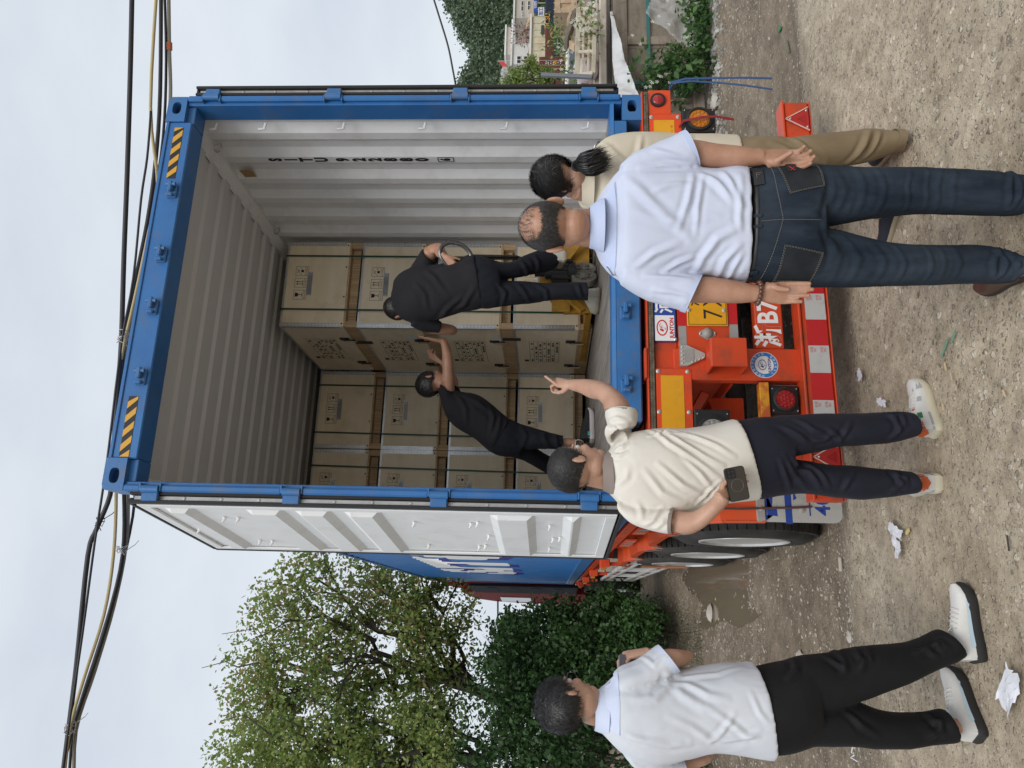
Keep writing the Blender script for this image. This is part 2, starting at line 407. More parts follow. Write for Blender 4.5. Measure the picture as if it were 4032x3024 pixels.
# each chip takes its tone from where it lies (noise over space), so neighbours differ
pebbles('gravel', 8000, (-3.6, 3.2), (-2.6, 0.7), 0.004, 0.013, lambda x, y: 0.35 + 0.65 * (fbm(np.stack([x, y, 0 * x], -1) * 0.9, 3) > 0), 2)
pebbles('gravel', 9000, (-4.5, 5.5), (0.5, 4.2), 0.006, 0.019, lambda x, y: 0.3 + 0.7 * (fbm(np.stack([x, y, 0 * x], -1) * 0.8 + 3, 3) > 0.0), 3)
pebbles('gravel', 3500, (-4.5, -1.1), (3.5, 9), 0.008, 0.024, None, 5)
M_RUB = mat('grey_rubble', (0.20, 0.19, 0.17), 0.9, col2=(0.42, 0.41, 0.38), scale=5)
pebbles('gravel', 2600, (1.4, 7.5), (3.25, 4.15), 0.015, 0.055, lambda x, y: 1 - np.abs((y - 3.75 + 0.1 * np.sin(x * 3)) / 0.45), 7, M_RUB, 0.7)
# the puddle beside the trailer wheels
pu = []
for i in range(60):
    a = 2 * math.pi * i / 60; rr = 1 + 0.06 * math.sin(3 * a + 1) + 0.05 * math.sin(7 * a) + 0.03 * math.sin(13 * a)
    pu.append((-1.42 + 0.52 * rr * math.cos(a) + 0.05 * math.sin(5 * a), 5.7 + 3.0 * rr * math.sin(a), -0.243))
mb = MB(); mb.add([(-1.42, 5.7, -0.243)] + pu, [(0, 1 + i, 1 + (i + 1) % 60) for i in range(60)])
M_WAT = mat('muddy_water', (0.19, 0.15, 0.105), 0.07, spec=0.4)
tag(mb.build('puddle', M_WAT), kind='structure')

# ------------------------------------------------------------------ the open blue container
ZB = 1.144
W2, LEN, HT = 1.219, 12.192, 2.896
BLUE = mat('blue_paint', (0.018, 0.118, 0.34), 0.42, col2=(0.026, 0.145, 0.39), scale=3.5, dirt=(0.12, 0.12, 0.12), dirt_scale=6, dirt_amt=0.45, bump=0.06, bscale=60)
BLUE2 = mat('blue_paint_worn', (0.022, 0.125, 0.335), 0.45, col2=(0.034, 0.15, 0.37), scale=5, dirt=(0.16, 0.12, 0.085), dirt_scale=9, dirt_amt=0.65, bump=0.08, bscale=60)
GREYW = mat('inner_grey_paint', (0.70, 0.705, 0.715), 0.5, col2=(0.75, 0.755, 0.76), scale=2.5, dirt=(0.45, 0.43, 0.40), dirt_scale=4, dirt_amt=0.4)
WHITED = mat('door_white_paint', (0.76, 0.77, 0.77), 0.45, dirt=(0.42, 0.40, 0.37), dirt_scale=6, dirt_amt=0.25)
RUB = mat('black_rubber', (0.012, 0.012, 0.013), 0.6)
STEEL = mat('galvanised_steel', (0.42, 0.41, 0.40), 0.42, 0.55, col2=(0.52, 0.51, 0.50), scale=14)
WHITE = mat('white_print', (0.74, 0.74, 0.74), 0.6)
BLACK = mat('black_print', (0.012, 0.012, 0.014), 0.6)
INDIGO = mat('indigo_print', (0.035, 0.03, 0.22), 0.55)
YEL = mat('hazard_yellow', (0.62, 0.33, 0.03), 0.5, dirt=(0.3, 0.2, 0.08), dirt_scale=18, dirt_amt=0.3)
KON = thing('shipping_container', 'open blue shipping container with wooden crates stacked deep inside, standing on an orange trailer', 'shipping container', (0, 6, ZB))
def zr(z): return ZB + z
# corner castings with their oval holes
def casting(sx, sz):
    mb = MB()
    x0, x1 = (sx * 1.046, sx * 1.221) ; z0 = zr(-0.006) if sz < 0 else zr(HT - 0.112); z1 = z0 + 0.118
    xa, xb = min(x0, x1), max(x0, x1); cx, cz = (xa + xb) / 2 , (z0 + z1) / 2
    N = 32; outer = []; inner = []
    hw, hh = (xb - xa) / 2, (z1 - z0) / 2
    for i in range(N):
        a = 2 * math.pi * i / N; c, s = math.cos(a), math.sin(a)
        k = 1 / max(abs(c), abs(s)); ox, oz = c * k, s * k
        r = 0.0
        dx, dz = ox * hw, oz * hh
        # round the outer corner
        if dx * sx > 0 and dz * sz > 0:
            rr = 0.028; qx, qz = abs(dx) - (hw - rr), abs(dz) - (hh - rr)
            if qx > 0 and qz > 0:
                l = math.hypot(qx, qz); dx = math.copysign(hw - rr + qx / l * rr, dx); dz = math.copysign(hh - rr + qz / l * rr, dz)
        outer.append((cx + dx, cz + dz))
        inner.append((cx + sx * 0.008 + 0.042 * math.copysign(abs(c) ** 0.75, c), cz + 0.0275 * math.copysign(abs(s) ** 0.75, s)))
    y0, y1, yi = -0.004, 0.16, 0.045
    V = [(p[0], y0, p[1]) for p in outer] + [(p[0], y0, p[1]) for p in inner] + [(p[0], yi, p[1]) for p in inner] + [(p[0], y1, p[1]) for p in outer]
    F = []
    for i in range(N):
        j = (i + 1) % N
        F += [(i, j, N + j, N + i), (N + i, N + j, 2 * N + j, 2 * N + i), (i, 3 * N + i, 3 * N + j, j)]
    mb.add(V, F)
    mb.m = 1
    return mb.build('corner_casting', [BLUE2, BLUE2], KON, True)
for sx in (-1, 1):
    for sz in (-1, 1): casting(sx, sz)
# header, sill, posts
mb = MB(); mb.box((-1.046, 0.004, zr(2.737)), (1.046, 0.165, zr(2.888)), 0.006); [mb.box((min(a, b2), 0.03, zr(2.737)), (max(a, b2), 0.165, zr(2.80)), 0.004) for a, b2 in ((-1.17, -1.0462), (1.0462, 1.17))]
mb.box((-1.046, -0.004, zr(2.873)), (1.046, 0.02, zr(2.893)), 0.003)
hdr = mb.build('door_header', BLUE, KON)
mb = MB(); mb.box((-0.80, 0.0, zr(0.026)), (0.80, 0.165, zr(0.162)), 0.008); mb.box((-1.046, 0.001, zr(0.085)), (1.046, 0.16, zr(0.161)), 0.004)
mb.prism([(0.0, zr(0.162)), (0.02, zr(0.184)), (0.165, zr(0.184)), (0.165, zr(0.162))], 0, -1.17, 1.17)
sill = mb.build('door_sill', BLUE2, KON)
for sx in (-1, 1):
    mb = MB(); xs = sorted((sx * 1.17, sx * 1.219))
    mb.box((xs[0], 0.012, zr(0.112)), (xs[1], 0.165, zr(2.784)), 0.004)
    po = mb.build('corner_post', BLUE, KON)
    # hinge bar cut by four hinges
    zs = [0.31, 1.09, 1.87, 2.63]
    mb = MB(); e = [0.12] + [q for z in zs for q in (z - 0.055, z + 0.055)] + [2.78]
    for a, b2 in zip(e[::2], e[1::2]): mb.box((sx * 1.188, -0.014, zr(a)), (sx * 1.226, 0.014, zr(b2)), 0.009)
    mb.build('hinge_bar', BLUE, po)
    for z in zs:
        mb = MB(); mb.tube([(sx * 1.212, -0.012, zr(z - 0.048)), (sx * 1.212, -0.012, zr(z + 0.048))], 0.021, 12)
        mb.box((sx * 1.205, -0.012, zr(z - 0.045)), (sx * 1.275, 0.014, zr(z + 0.045)), 0.005)
        for d in (-0.055, 0.055): mb.box((sx * 1.18, -0.02, zr(z + d - 0.005)), (sx * 1.222, 0.014, zr(z + d + 0.005)), 0.002)
        mb.build('hinge', BLUE2, po, True)
# hazard marks on the header: a black backing and slanted yellow bars
for x0, x1 in ((-1.040, -0.700), (0.655, 1.006)):
    hb = bx('hazard_mark', (x0, 0.0025, zr(2.783)), (x1, 0.008, zr(2.838)), BLACK, hdr, 0)
    k = 4; st = (x1 - x0) / (k + 0.25); mb = MB()
    for i in range(k + 1):
        a = x0 + i * st + (0.0 if x0 < 0 else 0.045); q = [(a, zr(2.7838)), (a + st * 0.5, zr(2.7838)), (a + st * 0.5 - 0.052, zr(2.8372)), (a - 0.052, zr(2.8372))]
        q = [(min(max(px, x0 + 0.001), x1 - 0.001), pz) for px, pz in q]
        if q[1][0] - q[0][0] > 0.01 or q[2][0] - q[3][0] > 0.01: mb.prism(q, 1, 0.0008, 0.0024)
    mb.build('hazard_stripe', YEL, hb)
# door keepers on header and sill
def keeper(x, z, par):
    mb = MB(); mb.box((x - 0.045, -0.012, z - 0.03), (x + 0.045, 0.006, z + 0.03), 0.006)
    mb.box((x - 0.012, -0.045, z - 0.012), (x + 0.05, -0.01, z + 0.014), 0.006); mb.box((x - 0.045, -0.04, z - 0.02), (x - 0.025, -0.01, z + 0.02), 0.006)
    mb.tube([(x + 0.03, -0.03, z - 0.028), (x + 0.03, -0.03, z + 0.03)], 0.012, 8)
    mb.build('lock_keeper', BLUE2, par, True)
for x in (-0.592, -0.176, 0.150, 0.567): keeper(x, zr(2.785), hdr)
for x in (-0.599, -0.181, 0.19, 0.60): keeper(x, zr(0.110), sill)
# corrugated side walls: inside grey sheet, outside blue sheet
PIT = 0.278; PR = [(0, 0), (0.070, 0), (0.139, 1), (0.209, 1)]
def wall_profile(y0, y1):
    pts = []; y = y0
    while y < y1 + PIT:
        for a, d in PR: pts.append((y + a, d))
        y += PIT
    return [(min(y, y1), d) for y, d in pts if y < y1 + 0.08]
prof = wall_profile(0.165, LEN - 0.1)
def wall_d(y): return np.interp(y, [p[0] for p in prof], [p[1] for p in prof])
for sx in (-1, 1):
    for nm, m_, x_ in (('inner_wall', GREYW, 1.170), ('outer_wall', BLUE, 1.1735)):
        mb = MB(); rows = []
        for y, d in prof: rows.append([(sx * (x_ + 0.036 * (1 - d) if True else 0), y, zr(z)) for z in (0.16, 2.80)])
        mb.grid(rows); mb.build(nm, m_, KON)
    mb = MB(); xs = sorted((sx * 1.15, sx * 1.217))
    mb.box((xs[0], 0.166, zr(2.79)), (xs[1], LEN - 0.05, zr(2.85)), 0.005); mb.build('top_side_rail', GREYW if sx > 0 else BLUE, KON)
    mb = MB(); xs = sorted((sx * 1.165, sx * 1.217))
    mb.box((xs[0], 0.166, zr(0.02)), (xs[1], LEN - 0.05, zr(0.165)), 0.005); mb.build('bottom_side_rail', BLUE2, KON)
# inner face of the top rails
for sx in (-1, 1):
    mb = MB(); mb.prism([(sx * 1.1495, zr(2.788)), (sx * 1.1495, zr(2.845)), (sx * 1.09, zr(2.845))], 1, 0.17, LEN - 0.1); mb.build('rail_cover', GREYW, KON)
# roof sheet with cross corrugations
rows = []; y = 0.12
while y < LEN - 0.05:
    for a, d in ((0, 0), (0.09, 0), (0.105, 1), (0.195, 1)):
        rows.append([(x, y + a, zr(2.835 + 0.022 * d)) for x in (-1.16, 1.16)])
    y += 0.21
CEIL = mat('ceiling_grey_paint', (0.56, 0.555, 0.55), 0.6)
MB().grid(rows).build('ceiling_sheet', CEIL, KON)
bx('roof', (-1.205, 0.12, zr(2.862)), (1.205, LEN, zr(2.884)), BLUE, KON, 0.004)
bx('front_wall', (-1.2, LEN - 0.06, zr(0.05)), (1.2, LEN, zr(2.86)), BLUE, KON, 0.004)
for sx in (-1, 1):
    xs = sorted((sx * 1.219, sx * 1.06)); bx('corner_post', (xs[0], LEN - 0.16, zr(0)), (xs[1], LEN + 0.002, zr(2.896)), BLUE, KON)
# floor boards
FLR = mat('container_floor_board', (0.14, 0.125, 0.11), 0.8, col2=(0.25, 0.225, 0.20), scale=2, stretch=(14, 1.2, 1), detail=8, bump=0.25, bscale=12, vary=0.2)
for i in range(8):
    x0 = -1.168 + i * 0.292
    bx('floor_board', (x0 + 0.002, 0.168, zr(0.15)), (x0 + 0.290, LEN - 0.07, zr(0.186 - 0.0015 * (i % 3))), FLR, KON, 0.004)
bx('underframe', (-1.15, 0.17, zr(0.03)), (1.15, LEN - 0.07, zr(0.148)), RUB, KON, 0)
# lashing pegs by the right post and rings along the rail
for z in (0.32, 0.83, 1.35, 1.87, 2.38, 2.70):
    MB().tube([(1.172, 0.20, zr(z - 0.02)), (1.135, 0.205, zr(z - 0.012)), (1.132, 0.205, zr(z + 0.025))], 0.009, 6).build('lashing_peg', GREYW, KON, True)
def ring(c, ax, r, m_):
    pts = []; a = Vector(ax).normalized(); u = a.orthogonal().normalized(); v = a.cross(u)
    for i in range(17): t = 2 * math.pi * i / 16; pts.append(Vector(c) + u * r * math.cos(t) + v * r * math.sin(t))
    return MB().tube(pts, 0.007, 6, False).build('lashing_ring', m_, KON, True)
for y in (0.42, 1.60): ring((1.135, y, zr(2.755)), (0.6, 0, 1), 0.028, STEEL)
ring((1.125, 0.40, zr(0.24)), (0.5, 0.2, 1), 0.035, STEEL)
# container number down the right wall, one character below the other, standing on a flat rib
for ch, z in zip('SITU', [3.578, 3.468, 3.363, 3.256]): text(ch, 0.118, BLACK, (0, -1, 0), (0, 0, 1), (1.1680, 0.613, z), KON, sx=0.60, bold=0.006, name='number_letter')
for ch, z in zip('922880', [3.108, 2.993, 2.883, 2.775, 2.665, 2.558]): text(ch, 0.118, BLACK, (0, -1, 0), (0, 0, 1), (1.1680, 0.613, z), KON, sx=0.62, bold=0.006, name='number_letter')
text('6', 0.085, BLACK, (0, -1, 0), (0, 0, 1), (1.1680, 0.613, 2.398), KON, sx=0.62, bold=0.005, name='number_letter')
mb = MB()
for a, b2 in (((0.5855, 2.343), (0.5885, 2.453)), ((0.6375, 2.343), (0.6405, 2.453)), ((0.5885, 2.343), (0.6375, 2.347)), ((0.5885, 2.449), (0.6375, 2.453))): mb.box((1.1665, a[0], a[1]), (1.169, b2[0], b2[1]))
mb.build('number_frame', BLACK, KON)
PAPER = mat('paper', (0.70, 0.69, 0.67), 0.7)
RED = mat('red_print', (0.48, 0.05, 0.05), 0.6)
stk = MB().add([(1.199, 0.348, 3.055), (1.199, 0.446, 3.045), (1.199, 0.441, 3.152), (1.199, 0.345, 3.162)], [(0, 1, 2, 3)]).build('notice_sticker', PAPER, KON)
for i in range(5): bx('print_line', (1.1975, 0.36, 3.135 - i * 0.016), (1.1985, 0.43 - 0.012 * (i % 3), 3.141 - i * 0.016), RED, stk, 0)
TAPE = mat('brown_tape', (0.33, 0.19, 0.07), 0.35)
MB().add([(1.167, 0.738, 3.80), (1.167, 0.830, 3.79), (1.167, 0.836, 3.875), (1.167, 0.745, 3.89)], [(0, 1, 2, 3)]).build('tape_patch', TAPE, KON)
# big slanted letters on the left side, cut so that they follow every rib
def side_letters(body, m_, dy, dz, lift):
    me = text_mesh(body, 1.36, m_, (0, -1, 0), (0, 0, 1), (0, 0, 0), ext=0, align='LEFT', sx=1.62, bold=0.075, space=1.12)
    bm = bmesh.new(); bm.from_mesh(me)
    for v in bm.verts: v.co.y = v.co.y - 0.32 * v.co.z + 8.55 + dy; v.co.z = v.co.z + zr(1.50) + dz
    ys = [v.co.y for v in bm.verts]
    for y, d in prof:
        if min(ys) < y < max(ys): bmesh.ops.bisect_plane(bm, geom=bm.verts[:] + bm.edges[:] + bm.faces[:], plane_co=(0, y, 0), plane_no=(0, 1, 0), dist=1e-5)
    for v in bm.verts: v.co.x = -(1.1735 + 0.036 * (1 - float(wall_d(v.co.y))) + lift)
    bm.to_mesh(me); bm.free(); return link('side_letters', me, KON)
side_letters('SITC', INDIGO, 0.16, -0.12, 0.0015)
side_letters('SITC', WHITE, 0.0, 0.0, 0.0035)
# doors, both swung right round
def door(sx, hx, hy, ang, name_label):
    """built closed along +x from the hinge, then turned"""
    # the door sits with its hinge edge at (hx, hy); local u runs from the hinge to the free edge, local n is the inner face
    d = Vector((math.sin(ang) * sx, math.cos(ang), 0)); n_ = Vector((math.cos(ang) * sx, -math.sin(ang), 0))
    Mx = Matrix(((d.x, n_.x, 0, hx), (d.y, n_.y, 0, hy), (0, 0, 1, 0), (0, 0, 0, 1)))
    z0, z1, wd = zr(0.150), zr(2.735), 1.165
    base = MB(); base.m = 0; base.box((0, -0.045, z0 + 0.02), (wd, -0.012, z1 - 0.02), 0.004, Mx)
    base.box((0, -0.05, z0), (0.012, 0.0, z1), 0.003, Mx); base.box((wd - 0.012, -0.05, z0), (wd, 0.0, z1), 0.003, Mx)
    dr = base.build('door', BLUE, KON); dr['label'] = name_label
    # inner skin: white frame and panel with three-dimensional horizontal ribs
    mb = MB(); rows = []
    ribs = [(0.52, 0.82), (0.98, 1.14), (1.62, 1.78), (1.86, 2.02), (2.10, 2.26), (2.48, 2.60)]
    prf = [(0.07, 0)]
    for a, b2 in [(0.19, 0.245), (0.44, 0.64), (1.27, 1.43), (1.54, 1.70), (1.80, 1.97), (2.30, 2.42)]:
        prf += [(a, 0), (a + 0.045, 1), (b2 - 0.0, 1), (b2 + 0.045, 0)]
    prf.append((2.52, 0))
    for zz, dd in prf:
        rows.append([tuple(Mx @ Vector((u, -0.008 + 0.030 * dd * e, z0 + zz))) for u, e in ((0.07, 0), (0.115, 1), (wd - 0.115, 1), (wd - 0.07, 0))])
    mb.grid(rows)
    mb.box((0.022, -0.008, z0 + 0.01), (0.07, 0.006, z1 - 0.01), 0.004, Mx); mb.box((wd - 0.07, -0.008, z0 + 0.01), (wd - 0.022, 0.006, z1 - 0.01), 0.004, Mx)
    mb.box((0.07, -0.008, z0 + 0.01), (wd - 0.07, 0.006, z0 + 0.07), 0.004, Mx); mb.box((0.07, -0.008, z1 - 0.07), (wd - 0.07, 0.006, z1 - 0.01), 0.004, Mx)
    mb.build('inner_skin', WHITED, dr)
    # gasket: rubber, steel strip with rivets, rubber
    mb = MB(); mb.box((-0.030, -0.058, z0 - 0.012), (0.0, -0.040, z1 + 0.012), 0.004, Mx); mb.box((-0.034, -0.012, z0 - 0.012), (0.0, 0.006, z1 + 0.012), 0.004, Mx)
    mb.box((wd, -0.03, z0 - 0.012), (wd + 0.03, 0.006, z1 + 0.012), 0.004, Mx); mb.box((0.0, -0.03, z1), (wd, 0.006, z1 + 0.022), 0.004, Mx); mb.box((0.0, -0.03, z0 - 0.022), (wd, 0.006, z0), 0.004, Mx)
    mb.build('gasket', RUB, dr)
    bx('gasket_strip', (-0.012, -0.038, z0 + 0.01), (0.0, -0.014, z1 - 0.01), STEEL, dr, 0.002).data.transform(Mx)
    for i in range(13):
        z = z0 + 0.08 + i * 0.202
        MB().disc(Mx @ Vector((-0.012, -0.026, z)), -d, [(0.0085, 0), (0.0075, 0.004), (0.0, 0.0055)], 10).build('rivet', STEEL, dr, True)
    # lashing hooks on the inner face
    for u in (0.30, 0.62, 0.9):
        for zz in ((0.36, 0.76, 0.80, 1.12, 2.12, 2.2) if u != 0.62 else (0.30, 0.34, 0.72, 2.47)):
            p = Mx @ Vector((u + 0.02 * math.sin(zz * 40), -0.006, z0 + zz)); q = n_ * 0.03
            MB().tube([p, p + q * 0.5, p + q + Vector((0, 0, 0.010))], [0.012, 0.009, 0.004], 6).build('lashing_hook', WHITED, dr, True)
    return dr
door(-1, -1.283, 0.028, math.atan2(0.148, 1.16), 'open door folded back, white ribbed inner face showing')
door(1, 1.300, 0.035, math.atan2(0.02, 1.16), 'open door folded back against the far side, seen edge on')

# ------------------------------------------------------------------ the orange container trailer
ORG = mat('orange_paint', (0.60, 0.060, 0.012), 0.42, col2=(0.53, 0.052, 0.014), scale=3, dirt=(0.17, 0.065, 0.035), dirt_scale=6, dirt_amt=0.8, bump=0.05, bscale=50)
ORGS = mat('orange_mudguard', (0.66, 0.085, 0.022), 0.30, dirt=(0.30, 0.12, 0.07), dirt_scale=8, dirt_amt=0.35)
ORGL = mat('lamp_plate_orange', (0.68, 0.065, 0.013), 0.40, dirt=(0.22, 0.075, 0.03), dirt_scale=8, dirt_amt=0.6)
YREF = mat('yellow_reflector', (0.70, 0.33, 0.012), 0.35, dirt=(0.35, 0.17, 0.03), dirt_scale=20, dirt_amt=0.25)
WREF = mat('white_reflective_tape', (0.50, 0.50, 0.49), 0.3, dirt=(0.32, 0.30, 0.28), dirt_scale=15, dirt_amt=0.4)
RREF = mat('red_reflective_tape', (0.50, 0.017, 0.022), 0.3)
GREF = mat('grey_reflective_tape', (0.30, 0.30, 0.29), 0.45, dirt=(0.2, 0.12, 0.09), dirt_scale=15, dirt_amt=0.5)
CHROME = mat('bright_bolt', (0.55, 0.54, 0.52), 0.35, 0.7)
LAMPR = mat('red_lens', (0.32, 0.012, 0.014), 0.18, coat=0.4)
LAMPA = mat('amber_lens', (0.50, 0.17, 0.015), 0.18, coat=0.4)
LAMPW = mat('clear_lens', (0.42, 0.42, 0.40), 0.18, 0.3, coat=0.4)
DARK = mat('dark_steel', (0.035, 0.028, 0.026), 0.7, col2=(0.07, 0.05, 0.045), scale=12)
PLATEB = mat('plate_blue', (0.02, 0.06, 0.30), 0.4)
STBLUE = mat('sticker_blue', (0.02, 0.17, 0.50), 0.45)
LOGOR = mat('logo_red', (0.55, 0.02, 0.025), 0.5)
BRAID = mat('dusty_seal', (0.10, 0.085, 0.06), 0.9, col2=(0.20, 0.17, 0.12), scale=30)
TRL = thing('container_trailer', 'orange semi-trailer chassis under the blue container, with tail lamps and striped bumper', 'trailer', (0, 5, 0))
X_, U_ = (1, 0, 0), (0, 0, 1)
def bolt(x, y, z, par, r=0.014): MB().disc((x, y, z), (0, -1, 0), [(r, 0), (r, 0.002), (r * 0.6, 0.004), (r * 0.55, 0.009), (0, 0.011)], 12).build('bolt', CHROME, par, True)
# rear frame
bx('rear_beam', (-1.245, 0.02, 0.972), (1.245, 0.17, 1.098), ORG, TRL, 0.006)
mb = MB(); mb.box((-1.235, -0.018, 1.1325), (1.235, 0.16, 1.143), 0.003); mb.box((-0.564, -0.028, 1.1435), (-0.394, 0.1, 1.158), 0.003); mb.box((0.394, -0.028, 1.1435), (0.564, 0.1, 1.158), 0.003)
mb.build('top_flange', ORG, TRL)
# braided seal strip along the beam: pairs of slanted strands
mb = MB(); mb.box((-1.24, -0.010, 1.102), (1.24, 0.02, 1.131), 0.006); x = -1.235
while x < 1.225:
    for sg in (-1, 1): mb.beam((x, -0.011, 1.1165), (x + 0.010, -0.011, 1.1165 + sg * 0.012), 0.007, 0.006, 0, (0, 1, 0))
    x += 0.0135
tag(mb.build('braided_seal', BRAID, TRL), kind='stuff')
bx('middle_panel', (-0.39, 0.008, 0.642), (0.39, 0.03, 0.971), ORG, TRL, 0.003)
for sx in (-1, 1):
    xs = sorted((sx * 0.386, sx * 0.566)); bx('rear_post', (xs[0], -0.006, 0.325), (xs[1], 0.06, 1.0), ORG, TRL, 0.006)
    # hooked bracket on the post
    xs = sorted((sx * 0.378, sx * 0.536)); mb = MB()
    mb.box((xs[0], -0.155, 0.642), (xs[1], -0.143, 0.828), 0.004); mb.box((xs[0], -0.143, 0.818), (xs[1], -0.0065, 0.830), 0.003); mb.box((xs[0], -0.143, 0.640), (xs[1], -0.0065, 0.652), 0.003)
    mb.build('stop_bracket', ORG, TRL)
    # three-cornered corner lamp with its cable
    x0, x1 = xs; c = (x0 + x1) / 2; mb = MB(); o = sx * -0.02
    mb.prism([(c - 0.058 + o, 0.968), (c + 0.058 + o, 0.968), (c + 0.058 + o, 0.93), (c + 0.012 + o, 0.835), (c - 0.012 + o, 0.835), (c - 0.058 + o, 0.93)], 1, -0.030, -0.0065)
    tl = mb.build('corner_lamp', LAMPW, TRL)
    bx('lens_insert', (c - 0.035 + o, -0.034, 0.895), (c + 0.035 + o, -0.0305, 0.945), GREF, tl, 0.001)
    for i in range(5): bolt(c - 0.045 + o + i * 0.0225, -0.0302, 0.957, tl, 0.005)
    for i in range(4): bolt(c - 0.038 + o + i * 0.0085, -0.0302, 0.906 - i * 0.02, tl, 0.005)
bx('cross_beam', (-0.384, 0.0, 0.402), (0.384, 0.07, 0.551), ORG, TRL, 0.006)
pt = text('浙B7', 0.150, WHITE, X_, U_, (-0.375, -0.0010, 0.476), TRL, align='LEFT', sx=0.88, bold=0.004, name='painted_lettering', space=1.0, ext=0.0008)
# plates and reflectors of the middle panel
lp = bx('maker_plate', (-0.349, -0.0045, 0.981), (0.349, 0.0195, 1.097), PLATEB, TRL, 0.002)
bx('plate_field', (-0.347, -0.0062, 0.990), (-0.199, -0.0046, 1.095), WHITE, lp, 0)
text('JUNTON', 0.030, LOGOR, X_, U_, (-0.272, -0.0066, 1.003), lp, sx=1.0, bold=0.0012, ext=0.0004)
mb = MB(); P = [[], []]
for i in range(33):
    a = 2 * math.pi * i / 32; P[0].append((-0.272 + 0.047 * math.cos(a), -0.0068, 1.056 + 0.031 * math.sin(a))); P[1].append((-0.272 + 0.039 * math.cos(a), -0.0068, 1.056 + 0.024 * math.sin(a)))
mb.grid(P)
def blob(mb, pts, y): mb.add([(p[0], y, p[1]) for p in pts], [tuple(range(len(pts)))])
def horse(mb, cx, cz, s, y):
    # a maned head looking left, drawn as sweeping bands
    for k in range(4):
        a = 0.25 + 0.22 * k; up = [(cx + s * (0.9 - 0.42 * k) * (0.15 + t) - s * 0.25 + s * 0.1 * k, cz + s * (0.62 - 0.28 * k) * math.sin(0.6 + 1.9 * t) - s * 0.15) for t in np.linspace(0, 1, 9)]
        lo = [(p[0] + s * 0.03, p[1] - s * 0.10) for p in up[::-1]]; blob(mb, up + lo, y)
    blob(mb, [(cx - s * 0.62, cz + s * 0.02), (cx - s * 0.36, cz + s * 0.42), (cx - s * 0.14, cz + s * 0.40), (cx - s * 0.20, cz - s * 0.05), (cx - s * 0.40, cz - s * 0.20), (cx - s * 0.58, cz - s * 0.16)], y)
horse(mb, -0.272, 1.054, 0.036, -0.0069)
mb.build('horse_emblem', LOGOR, lp)
text('河南骏通', 0.105, WHITE, X_, U_, (-0.186, -0.0050, 1.038), lp, align='LEFT', sx=0.82, bold=0.0025, ext=0.0005)
for x, z in ((-0.338, 0.9865), (0.338, 0.9865)): bolt(x, -0.0064, z, lp, 0.009)
def strip(x0, x1, z0, z1, m_, y=0.0062, par=TRL, nm='reflective_strip'): return bx(nm, (x0, y, z0), (x1, y + 0.0015, z1), m_, par, 0)
strip(-0.383, -0.256, 0.924, 0.966, GREF); strip(-0.254, -0.130, 0.924, 0.966, RREF); strip(0.13, 0.254, 0.924, 0.966, RREF); strip(0.256, 0.383, 0.924, 0.966, GREF)
strip(-0.381, -0.244, 0.644, 0.690, GREF); strip(-0.242, -0.12, 0.644, 0.690, RREF); strip(-0.118, 0.0, 0.644, 0.690, GREF); strip(0.002, 0.12, 0.644, 0.690, RREF); strip(0.122, 0.381, 0.644, 0.690, GREF)
np_ = bx('number_plate', (-0.257, -0.0035, 0.697), (0.183, 0.004, 0.918), YREF, TRL, 0.003)
mb = MB()
for a, b2 in (((-0.250, 0.704), (0.176, 0.7065)), ((-0.250, 0.9085), (0.176, 0.911)), ((-0.250, 0.7065), (-0.2475, 0.9085)), ((0.1735, 0.7065), (0.176, 0.9085))): mb.box((a[0], -0.0048, a[1]), (b2[0], -0.0036, b2[1]))
mb.build('plate_border', BLACK, np_)
text('7X', 0.150, BLACK, X_, U_, (-0.222, -0.0040, 0.772), np_, align='LEFT', sx=0.86, ext=0.0005, bold=-0.001, space=1.15)
text('浙', 0.068, BLACK, X_, U_, (-0.105, -0.0040, 0.876), np_, sx=1.1, ext=0.0005, bold=0.001)
for z in (0.716, 0.908):
    for x in (-0.166, 0.092): bolt(x, -0.004, z, np_, 0.012)
mb = MB(); mb.disc((-0.300, 0.0075, 0.811), (0, -1, 0), [(0.030, 0), (0.030, 0.004), (0.026, 0.018), (0.016, 0.027), (0, 0.030)], 20)
mb.prism([(-0.310, 0.856), (-0.290, 0.856), (-0.266, 0.815), (-0.266, 0.807), (-0.290, 0.766), (-0.310, 0.766), (-0.334, 0.807), (-0.334, 0.815)], 1, 0.003, 0.0075)
dm = mb.build('plate_lamp', mat('grey_lamp_cover', (0.30, 0.29, 0.26), 0.5), TRL, True)
for z in (0.772, 0.850): bolt(-0.300, 0.0028, z, dm, 0.006)
# round maker sticker on the post
sk = MB().disc((-0.479, -0.0066, 0.519), (0, -1, 0), [(0.0735, 0), (0.0735, 0.0010), (0, 0.0010)], 40).build('round_sticker', STBLUE, TRL)
mb = MB(); mb.disc((-0.479, -0.0078, 0.519), (0, -1, 0), [(0.0505, 0), (0, 0.0003)], 32); mb.m = 1
mb.grid([[(-0.479 + r * math.cos(a), -0.0086, 0.529 + 0.72 * r * math.sin(a)) for a in np.linspace(0, 2 * math.pi, 25)] for r in (0.030, 0.026)]); horse(mb, -0.479, 0.527, 0.026, -0.0087)
mb.m = 2; mb.grid([[(-0.479 + r * math.cos(a), -0.0080, 0.519 + r * math.sin(a)) for a in np.linspace(0, 2 * math.pi, 33)] for r in (0.0735, 0.0705)])
mb.build('sticker_field', [WHITE, INDIGO, WHITE], sk)
text('JUNTON', 0.0215, INDIGO, X_, U_, (-0.479, -0.0084, 0.491), sk, ext=0.0003, bold=0.0006)
